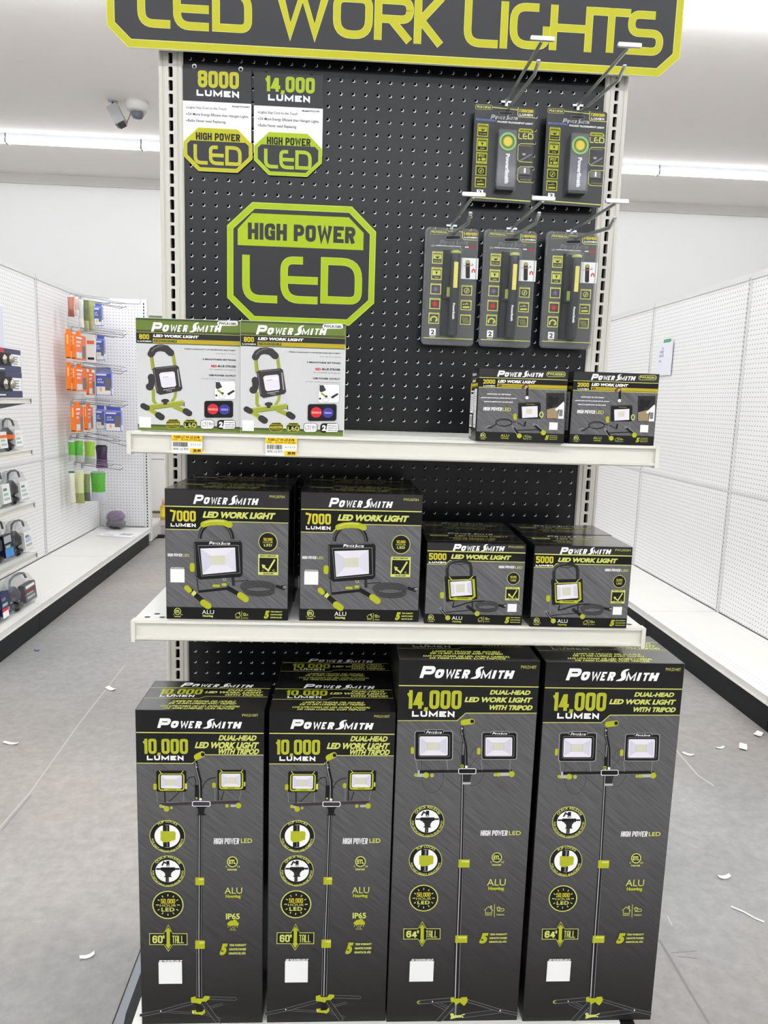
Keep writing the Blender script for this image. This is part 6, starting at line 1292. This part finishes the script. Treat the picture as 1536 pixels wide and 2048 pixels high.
def clam_tool(name, label, cat, X, ya, yb, z, h, lean, dark, band, card, group, accents=()):
    """clear hanging clamshell with carry handle: dark tool in the near half, printed card in the far half"""
    t = thing(name, label, cat, (X, ya, z), left_rot, group); t.rotation_euler = (0, R(-lean), left_rot); w = yb-ya; d = .06; K = max(1.0, min(1.5, w/.12))
    mb = MB(); pr = [(0, 0), (w, 0), (w, h*.62), (w*.86, h*.80), (w*.78, h*.96), (w*.62, h), (w*.32, h), (w*.2, h*.94), (w*.12, h*.78), (0, h*.66)]
    mb.prism(pr, -d, -d+.002, TRAY, lambda a, b, q: (q, a, b)); 
    V = [(-d+.002, a, b) for a, b in pr]+[(-.004, w/2+(a-w/2)*.92, h*.42+(b-h*.42)*.92) for a, b in pr]; n = len(pr); mb.grid_faces(V, [(i, (i+1) % n, n+(i+1) % n, n+i) for i in range(n)], TRAY); mb.build('clamshell', t)
    mb = MB(); hp = [(-.03, w*.16, h*.74), (-.03, w*.22, h*.92), (-.03, w*.38, h*.985), (-.03, w*.6, h*.985), (-.03, w*.76, h*.92), (-.03, w*.82, h*.76)]; mb.tube(hp, .006, mat('handle_smoke', (104, 106, 110), .2, alpha=.85), 8); mb.build('carry_handle', t)
    mb = MB(); mb.box(-.035, w*.50, h*.10, -.002, w*.95, h*.62, card); pc = mb.build('printed_card', t)
    mb = MB()
    for i in range(3): mb.box(-.0022, w*.56, h*(.18+i*.13), -.0015, w*(.88-.06*i), h*(.25+i*.13), (INK_G2, mat('card_green', (150, 190, 160), .4), INK_G1)[i])
    for a in accents: mb.box(-.0024, w*a[0], h*a[1], -.0008, w*a[2], h*a[3], a[4])
    mb.build('card_print', pc)
    mb = MB(); mb.tube([(-.026, w*.22, h*.075), (-.026, w*.24, h*.16), (-.026, w*.25, h*.34), (-.026, w*.24, h*.52), (-.026, w*.22, h*.72)], [.012*K, .026*K, .022*K, .024*K, .010*K], dark, 10); mb.tube([(-.026, w*.24, h*.13), (-.02, w*.40, h*.12)], [.018*K, .012*K], dark, 8); tb = mb.build('tool_body', t)
    if band:
        mb = MB(); mb.tube([(-.026, w*.25, h*.36), (-.026, w*.245, h*.50)], [.0235*K, .0252*K], band, 12); mb.build('grip_band', tb)
    return t
TOOLK = mat('tool_black', (40, 40, 44), .35); ORB = mat('tool_orange', (226, 104, 36), .4); CW = mat('card_white', (234, 235, 232), .4); TG = mat('tool_graphite', (74, 74, 78), .3, metal=.3)
def place_tools(idx, cols, tops, spec):
    sh, p, D = WS[idx]; XF = lx(p.y)+D-.03
    for (pa, pb), ptop, (nm, label, dark, band, card, acc) in zip(cols, tops, spec):
        ya, yb = solve_y(pa, XF)+.004, solve_y(pb, XF)-.004; h = atx((pa+pb)/2, ptop, XF).z-p.z
        clam_tool(nm, label, 'packaged tool', XF, ya, yb, p.z+.0055, h, 5, dark, band, card, 'clamshell tools on the left run', acc)
place_tools(1, [(-14, 22), (18, 52)], (842, 838), [('packaged_tool', 'clamshell tool with orange grip band on the second shelf, cut by the left edge', TOOLK, ORB, CW, [(.52, .42, .95, .52, ORB)]), ('packaged_tool', 'clamshell tool with orange grip band at the right end of the second shelf', TOOLK, ORB, CW, [(.56, .44, .9, .5, mat('card_peach', (240, 214, 190), .4))])])
place_tools(2, [(-14, 24), (22, 60)], (944, 942), [('packaged_tool', 'clear pack with pale green card on the third shelf, cut by the left edge', mat('tool_pale', (196, 204, 190), .4), None, CW, []), ('packaged_tool', 'clear pack with black tool and white card at the right end of the third shelf', TOOLK, None, CW, [])])
place_tools(3, [(-16, 24), (24, 65)], (1045, 1044), [('packaged_tool', 'navy and blue pack on the lowest small shelf, cut by the left edge', TOOLK, None, NAVY2, [(.5, .1, .96, .3, mat('pack_sky', (64, 140, 206), .4)), (.5, .44, .9, .6, INK_G2)]), ('packaged_tool', 'clear pack with dark tool at the right end of the lowest small shelf', TOOLK, None, CW, [(.6, .3, .85, .45, mat('card_lilac', (190, 192, 220), .4))])])
# on the base deck
XD = lx(2.2)+.40
def deck_tool(pa, pb, ptop, pbot, label, dark, card, acc):
    zb_ = .157; ya, yb = atx(pa, pbot, XD).y, atx(pb, pbot, XD).y; h = atx((pa+pb)/2, ptop, XD).z-zb_
    clam_tool('packaged_tool', label, 'packaged tool', XD, ya, yb, zb_+.0065, h, 6, dark, None, card, 'clamshell tools on the left run', acc)
deck_tool(-12, 29, 1158, 1230, 'navy pack with red label on the left base deck, cut by the edge', TOOLK, NAVY, [(.5, .06, .8, .2, INK_W), (.5, .2, .82, .27, INK_RED), (.06, .3, .44, .66, NAVY), (.1, .66, .4, .8, INK_W)])
deck_tool(30, 82, 1148, 1224, 'large dark clamshell tool pack standing on the left base deck', TG, mat('card_charcoal', (92, 92, 98), .35), [(.55, .50, .9, .58, INK_W), (.5, .36, .92, .46, mat('card_wine', (120, 44, 58), .4))])

# paper sheet taped on the left board, near the edge
a_ = atx(-20, 652, lx(2.75)+.004); b_ = atx(9, 695, lx(2.9)+.004)
t = thing('paper_sheet', 'white paper sheet on the left pegboard, cut by the left edge of the photo', 'paper', (lx(b_.y)+.004, b_.y, b_.z), left_rot); mb = MB(); mb.box(0, -.23, 0, .0008, 0, .24, mat('paper_lilac', (222, 222, 232), .7)); mb.build('sheet', t)

# hooks and hanging packs in the far left corner
WIRE = mat('wire_dull_grey', (148, 150, 154), .45, metal=.5)
def corner_hook(px0, px1, label, X1=-1.80):
    A0 = atx(px0[0], px0[1], lx(4.1)+.004); B0 = atx(px1[0], px1[1], X1)
    t = thing('peg_hook', label, 'hook', tuple(A0), 0, 'wire hooks in the far left corner'); e = B0-A0
    mb = MB(); mb.box(-.002, -.02, -.02, .002, .02, .012, CHROME); mb.build('back_plate', t)
    mb = MB(); mb.tube([(0, 0, 0), e*.5, e*.94, e+Vector((0, 0, .012))], .0032, WIRE, 6); mb.build('lower_wire', t)
    mb = MB(); o_ = Vector((0, .006, .034)); mb.tube([(0, 0, .0), (.006, .002, .03), o_+e*.4, o_+e*.97], .0022, WIRE, 6); mb.build('upper_wire', t)
    return t
rows = [('first row from the top', [((139, 595), (221, 608)), ((150, 598), (246, 618)), ((160, 600), (253, 616))]), ('second row', [((142, 661), (232, 676)), ((160, 664), (249, 676)), ((164, 662), (254, 671))]), ('third row', [((146, 731), (222, 742)), ((160, 734), (246, 749)), ((166, 732), (254, 744))]),
        ('fourth row', [((144, 806), (222, 812)), ((162, 806), (248, 816)), ((170, 804), (256, 812))]), ('fifth row', [((142, 875), (230, 882)), ((156, 871), (242, 884)), ((174, 872), (256, 893))]), ('sixth row', [((152, 925), (228, 932)), ((166, 930), (246, 940))])]
for rn, hs in rows:
    for i, (a_, b_) in enumerate(hs): corner_hook(a_, b_, 'thin wire hook in the far left corner, %s, %s' % (rn, ('nearest', 'next behind', 'farthest back')[i]))
ORG = mat('pack_orange', (238, 124, 24), .38); ORG2 = mat('pack_orange_front', (226, 104, 48), .38); BLU = mat('pack_blue', (76, 98, 182), .38); BLU2 = mat('pack_periwinkle', (138, 142, 208), .38); GRN = mat('pack_green', (86, 168, 52), .3); GRN2 = mat('pack_lime', (150, 196, 60), .3); PUR = mat('pack_purple', (58, 40, 66), .25); PALE = mat('pack_pale', (226, 224, 220), .35)
def hang_box(name, label, pxa, pxb, ptop, pbot, Y, pxc, tilt, kind, group):
    """carton hanging on a corner hook: side towards the viewer from column pxa to pxb, front (+x) ending at column pxc"""
    A0 = at(pxa, pbot, Y); B0 = at(pxb, pbot, Y); T0 = at(pxa, ptop, Y); w = B0.x-A0.x; h = T0.z-A0.z
    dpt = max(.03, atx(pxc, (ptop+pbot)/2, B0.x).y-Y) if pxc else .03
    dpt = min(dpt, .32)
    t = thing(name, label, 'hanging pack', (A0.x, Y, A0.z), R(tilt), group); side, front = {'orange': (ORG, ORG2), 'blue': (BLU, BLU2), 'white': (PALE, PALE)}[kind]
    mb = MB(); mb.box(0, 0, 0, w, dpt, h, side); mb.build('carton', t)
    mb = MB(); F1 = Face(UNIT, w, h, lambda u, v, k: (u, -.0004-EPS*k*4, v)); A = Art(F1)
    if kind == 'orange': A.rect(300, 60, 620, 420, mat('ink_peach', (246, 190, 130), .4)); A.rect(100, 940, 900, 975, INK_DK)
    elif kind == 'blue':
        A.rect(0, 0, 1000, 100, BLU2); A.rect(40, 110, 700, 180, INK_W); A.rect(40, 640, 960, 980, INK_W); A.rect(600, 260, 950, 800, mat('pack_taupe', (112, 110, 104), .4)); A.circ(330, 760, 90, mat('ink_peach', (246, 190, 130))); A.text('A19', 100, 300, 400, 380, INK_W, .04); A.text('LED BULB', 100, 420, 520, 490, INK_W, .03)
    else: A.rect(100, 100, 900, 250, ORG2); A.rect(150, 800, 850, 900, INK_DK)
    A.mb.build('side_print', t)
    mb = MB(); F2 = Face(UNIT, dpt, h, lambda u, v, k: (w+.0004+EPS*k*4, u, v)); A = Art(F2); A.rect(10, 10, 990, 990, front)
    if kind != 'blue': A.rect(60, 90, 600, 150, INK_W); A.rect(60, 700, 560, 940, mat('ink_mist', (206, 212, 214), .4)); A.rect(600, 420, 940, 920, mat('pack_taupe', (112, 110, 104))); A.text('LIGHT', 80, 240, 520, 330, INK_W, .04); A.text('60 W', 80, 400, 420, 480, INK_W, .04)
    else: A.rect(60, 700, 940, 960, INK_W)
    A.mb.build('front_print', t)
    mb = MB(); mb.box(w*.05, dpt*.45, h, w*.95, dpt*.55, h+.03, side); mb.build('hang_tab', t)
    return t
G1 = 'light cartons hanging in the far left corner'
hang_box('hanging_carton', 'orange light carton, leftmost of the second row in the corner', 131, 142, 666, 717, 3.80, None, 0, 'orange', G1)
hang_box('hanging_carton', 'orange light carton with printed front, second from the left in the second row', 143, 152, 668, 718, 3.82, 172, 0, 'orange', G1)
hang_box('hanging_carton', 'white and orange light carton turned sideways in the second row', 173, 191, 676, 724, 4.20, None, 4, 'white', G1)
hang_box('hanging_carton', 'blue light carton hanging crooked at the right of the second row', 193, 209, 677, 720, 4.42, None, -6, 'blue', G1)
hang_box('hanging_carton', 'orange light carton, leftmost of the third row in the corner', 133, 143, 732, 781, 3.82, None, 0, 'orange', G1)
hang_box('hanging_carton', 'orange light carton with printed front, second from the left in the third row', 144, 153, 734, 782, 3.84, 172, -2, 'orange', G1)
hang_box('hanging_carton', 'orange light carton angled towards the aisle in the third row', 173, 178, 744, 790, 4.05, 192, 3, 'orange', G1)
hang_box('hanging_carton', 'blue and white light carton at the right of the third row', 192, 223, 742, 790, 4.35, None, 0, 'blue', G1)
hang_box('hanging_carton', 'orange light carton hanging tilted at the left of the fourth row', 142, 153, 812, 864, 3.82, 164, -5, 'orange', G1)
hang_box('hanging_carton', 'orange light carton angled forward in the middle of the fourth row', 168, 176, 814, 860, 3.98, 193, 8, 'orange', G1)
hang_box('hanging_carton', 'blue light carton half hidden in the fourth row', 193, 209, 818, 858, 4.50, None, 0, 'blue', G1)
hang_box('hanging_carton', 'blue and white light carton at the right end of the fourth row', 211, 243, 820, 862, 4.32, None, -3, 'blue', G1)
def pouch(name, label, cat, px0, px1, ptop, pbot, Y, m1, m2, group=None, th=.05, seed=1, strap=False, topm=None):
    """soft hanging pouch: lumpy pillow with a header strip"""
    A0 = at(px0, pbot, Y); B0 = at(px1, ptop, Y); w = B0.x-A0.x; h = B0.z-A0.z; rnd = random.Random(seed)
    t = thing(name, label, cat, (A0.x, Y, A0.z), 0, group); nx, nz = 8, 12; mb = MB(); V = []; F = []
    for sgn in (-1, 1):
        for j in range(nz+1):
            for i in range(nx+1):
                u, v = i/nx, j/nz; e = (math.sin(math.pi*u)**.5)*(math.sin(math.pi*min(.999, v*.94+.03))**.5); bul = th*.5*e*(1+.35*(rnd.random()-.5)); pin = 1-.12*math.sin(math.pi*v)
                V.append((w/2+(u-.5)*w*pin, sgn*bul, h*v))
    n1 = (nx+1)*(nz+1)
    for s_ in range(2):
        for j in range(nz):
            for i in range(nx): a = s_*n1+j*(nx+1)+i; F.append((a, a+1, a+nx+2, a+nx+1) if s_ == 0 else (a, a+nx+1, a+nx+2, a+1))
    k0 = int(nz*.36)
    for f in F:
        pass
    mb.grid_faces(V, [f for q, f in enumerate(F) if (q // nx) % nz >= k0], m1, True); mb.grid_faces(V, [f for q, f in enumerate(F) if (q // nx) % nz < k0], m2, True); mb.build('pouch', t)
    mb = MB(); mb.box(w*.1, -.004, h*.96, w*.9, .004, h*1.06, topm or CW); mb.build('header_card', t)
    return t
pouch('hanging_pack', 'copper coloured blister pack at the left of the first row in the corner', 'hanging pack', 136, 148, 594, 633, 3.85, mat('pack_copper', (176, 112, 92), .3), mat('pack_copper_dark', (150, 84, 70), .3), 'hanging packs in the far left corner', .05, 3)
pouch('hanging_pack', 'pale clear pack second from the left in the first row', 'hanging pack', 150, 157, 597, 632, 3.95, mat('pack_rose', (216, 178, 168), .25), PALE, 'hanging packs in the far left corner', .04, 4)
pouch('hanging_pack', 'clear pale grey sleeve in the middle of the first row', 'hanging pack', 157, 167, 602, 655, 4.00, mat('pack_mist', (206, 210, 206), .2), PALE, 'hanging packs in the far left corner', .04, 5)
pouch('hanging_pack', 'dark olive pack in the first row, left of the pale olive one', 'hanging pack', 167, 177, 601, 662, 4.10, mat('pack_olive_dk', (104, 110, 72), .35), mat('pack_straw', (170, 166, 128), .35), 'hanging packs in the far left corner', .05, 6)
pouch('hanging_pack', 'pale olive pack in the first row, beside the blue carton', 'hanging pack', 177, 188, 603, 662, 4.18, mat('pack_olive', (156, 164, 100), .35), mat('pack_straw', (170, 166, 128)), 'hanging packs in the far left corner', .05, 7)
hang_box('hanging_carton', 'blue and white light carton at the right of the first row', 189, 204, 612, 651, 4.40, None, -6, 'blue', G1)
pouch('hanging_bag', 'green bag at the left of the fifth row in the corner', 'hanging bag', 137, 150, 884, 922, 3.85, GRN, mat('pack_green_clear', (176, 186, 170), .2), 'bags in the far left corner', .05, 11)
pouch('hanging_bag', 'green bag second from the left in the fifth row', 'hanging bag', 149, 166, 882, 924, 3.95, GRN, mat('pack_green_clear', (176, 186, 170)), 'bags in the far left corner', .06, 12)
pouch('hanging_bag', 'lime green bag in the middle of the fifth row', 'hanging bag', 169, 190, 884, 926, 4.15, GRN2, mat('pack_green_clear', (176, 186, 170)), 'bags in the far left corner', .06, 13)
pouch('hanging_bag', 'dark purple bag at the right of the fifth row', 'hanging bag', 192, 215, 893, 936, 4.30, PUR, mat('pack_plum', (104, 66, 110), .2), 'bags in the far left corner', .06, 14, topm=BLACK)
pouch('hanging_bag', 'white and dark green pack at the left of the sixth row', 'hanging bag', 138, 150, 946, 1004, 3.85, mat('pack_cream', (214, 212, 196), .3), mat('pack_cream', (214, 212, 196)), 'bags in the far left corner', .05, 15, topm=mat('pack_pine', (66, 120, 84), .3))
pouch('hanging_bag', 'cream and lime pack second from the left in the sixth row', 'hanging bag', 150, 168, 944, 1006, 3.95, mat('pack_cream_lime', (206, 208, 160), .3), mat('pack_lime_dk', (150, 158, 92), .3), 'bags in the far left corner', .06, 16)
pouch('hanging_bag', 'dark olive pack third from the left in the sixth row', 'hanging bag', 168, 180, 948, 1002, 4.05, mat('pack_moss', (120, 138, 84), .3), mat('pack_slate', (90, 94, 88), .3), 'bags in the far left corner', .05, 17)
pouch('hanging_bag', 'large green and grey bag at the right of the sixth row', 'hanging bag', 182, 211, 946, 1002, 4.20, GRN, mat('pack_silver', (190, 192, 202), .25), 'bags in the far left corner', .07, 18, topm=mat('pack_silver', (190, 192, 202)))

# crumpled bag and paper lying on the deck at the corner
p = atz(231, 1058, .157); t = thing('crumpled_bag', 'purple and black item in a crumpled clear bag on the far left deck', 'bag', (p.x, min(p.y+.02, 4.63), .1575))
rnd = random.Random(5)
def lump(mb, rx, ry, rz_, cz, m, jit, n=18, rings=10, box=2.6):
    V = []; F = []
    for j in range(rings+1):
        ph = -math.pi/2+math.pi*j/rings
        for k in range(n):
            th = 2*math.pi*k/n; c, s_ = math.cos(th), math.sin(th); cp, sp_ = math.cos(ph), math.sin(ph); q = (abs(c*cp)**box+abs(s_*cp)**box+abs(sp_)**box)**(-1/box); f = q*(1+jit*(rnd.random()-.5))
            V.append((c*cp*rx*f, s_*cp*ry*f, max(0.0, cz+sp_*rz_*f)))
    for j in range(rings):
        for k in range(n): F.append((j*n+k, j*n+(k+1) % n, (j+1)*n+(k+1) % n, (j+1)*n+k))
    mb.grid_faces(V, F, m, False)
mb = MB(); lump(mb, .078, .06, .040, .043, mat('bag_black_item', (46, 42, 50), .3), .16); lump(mb, .074, .058, .042, .108, mat('bag_purple_item', (84, 60, 96), .3), .18); mb.build('contents', t)
mb = MB(); lump(mb, .108, .078, .082, .084, clear_mat('bag_film', (226, 222, 232), .16, .12), .30, 20, 10); mb.build('clear_bag', t)
p0 = atz(208, 1076, .157); p1 = atz(268, 1064, .157); t = thing('paper_sheet', 'white printed sheet lying on the far left deck before the crumpled bag', 'paper', ((p0.x+p1.x)/2, (p0.y+p1.y)/2+.02, .1572), R(-14))
mb = MB(); mb.box(-.15, -.10, 0, .15, .10, .0012, mat('paper_white', (240, 240, 242), .6)); mb.build('sheet', t); mb = MB(); mb.box(.0, -.02, .0012, .10, .05, .0015, INK_G2); mb.box(-.11, -.06, .0012, -.02, -.05, .0015, INK_G1); mb.build('printing', t)

# sheet with green tape on the right run
rx = lambda y: 2.108-.01204*y
Pt = [atx(a, b, rx(3.4)-.006) for a, b in ((1316, 685), (1347, 681), (1342, 750), (1314, 752))]
yb_ = sum(q.y for q in (Pt[0], Pt[3]))/2; ya_ = sum(q.y for q in (Pt[1], Pt[2]))/2; zt_ = (Pt[0].z+Pt[1].z)/2; zb_ = (Pt[2].z+Pt[3].z)/2
t = thing('paper_sheet', 'white sheet with faint drawing held by green tape on the right pegboard', 'paper', (rx(3.4)-.0075, ya_, zb_), R(.69)); w = yb_-ya_; h = zt_-zb_
mb = MB(); mb.box(-.001, 0, 0, 0, w, h, mat('paper_cool', (232, 233, 240), .7)); mb.build('sheet', t)
mb = MB(); mb.box(-.0018, w*.16, h*.96, -.0008, w*.62, h*1.06, mat('tape_green', (92, 160, 122), .5)); mb.build('tape', t)
mb = MB()
for a, b, c_, d_ in ((.55, .55, .85, .62), (.6, .66, .8, .74), (.68, .4, .84, .46), (.62, .78, .7, .84), (.58, .58, .62, .8)): mb.box(-.0014, w*a, h*b, -.0009, w*c_, h*d_, mat('pencil_grey', (176, 178, 188), .7))
mb.build('drawing', t)

# scraps on the floor
def scrap(px, py, w, d, rz, m, label, name='paper_scrap', cat='litter', h=.004, curl=.006):
    p = atz(px, py, 0); t = None; mb = MB(); n = 5; V = []
    for i in range(n+1):
        u = i/n-.5; zz = .0012+curl*(2*u)**2*(1 if i % 2 else .7)
        V += [(u*w, -d/2*(1-.3*abs(u)), zz), (u*w, d/2*(1-.2*abs(u)), zz+.0012)]
    mb.grid_faces(V, [(2*i, 2*i+2, 2*i+3, 2*i+1) for i in range(n)], m, True)
    V2 = [(a, b, c_+.001) for a, b, c_ in V]; mb.grid_faces(V2, [(2*i, 2*i+1, 2*i+3, 2*i+2) for i in range(n)], m, True)
    o = mb.build(name, None, (p.x, p.y, 0)); o.rotation_euler = (0, 0, R(rz)); tag(o, label, cat); return o
SCR = mat('scrap_white', (244, 243, 238), .6)
scrap(222, 1379, .055, .022, -35, SCR, 'small white paper scrap on the left aisle floor, upper one')
scrap(22, 1488, .06, .012, -12, SCR, 'thin white paper scrap on the floor at the left edge')
scrap(174, 1915, .032, .010, 22, SCR, 'small white scrap on the floor at the lower left')
scrap(74, 1302, .028, .012, 5, mat('scrap_blue', (92, 84, 160), .5), 'tiny blue scrap on the floor beside the left run', 'plastic_scrap')
scrap(1448, 1756, .035, .012, 8, SCR, 'small curled white scrap on the right aisle floor')
scrap(1486, 1496, .05, .03, 60, SCR, 'crumpled white scrap on the floor near the right run, lower one')
scrap(1516, 1470, .045, .028, 40, SCR, 'crumpled white scrap on the floor near the right run, upper one')
scrap(1440, 1497, .035, .010, 10, SCR, 'flat white sliver on the floor left of the crumpled scraps')
scrap(1376, 1510, .04, .012, -30, SCR, 'white sliver on the floor beside the tall box on the right')
p = atz(1462, 1815, 0); q = atz(1528, 1846, 0); mb = MB(); m_ = (p+q)/2
mb.tube([p-m_+Vector((0, 0, .0025)), (p-m_)*.3+Vector((.004, 0, .0025)), (q-m_)*.5+Vector((-.003, 0, .0025)), q-m_+Vector((0, 0, .0025))], .0022, SCR, 6); o = mb.build('plastic_tie', None, tuple(m_)); tag(o, 'thin white plastic strip lying on the right aisle floor', 'litter')
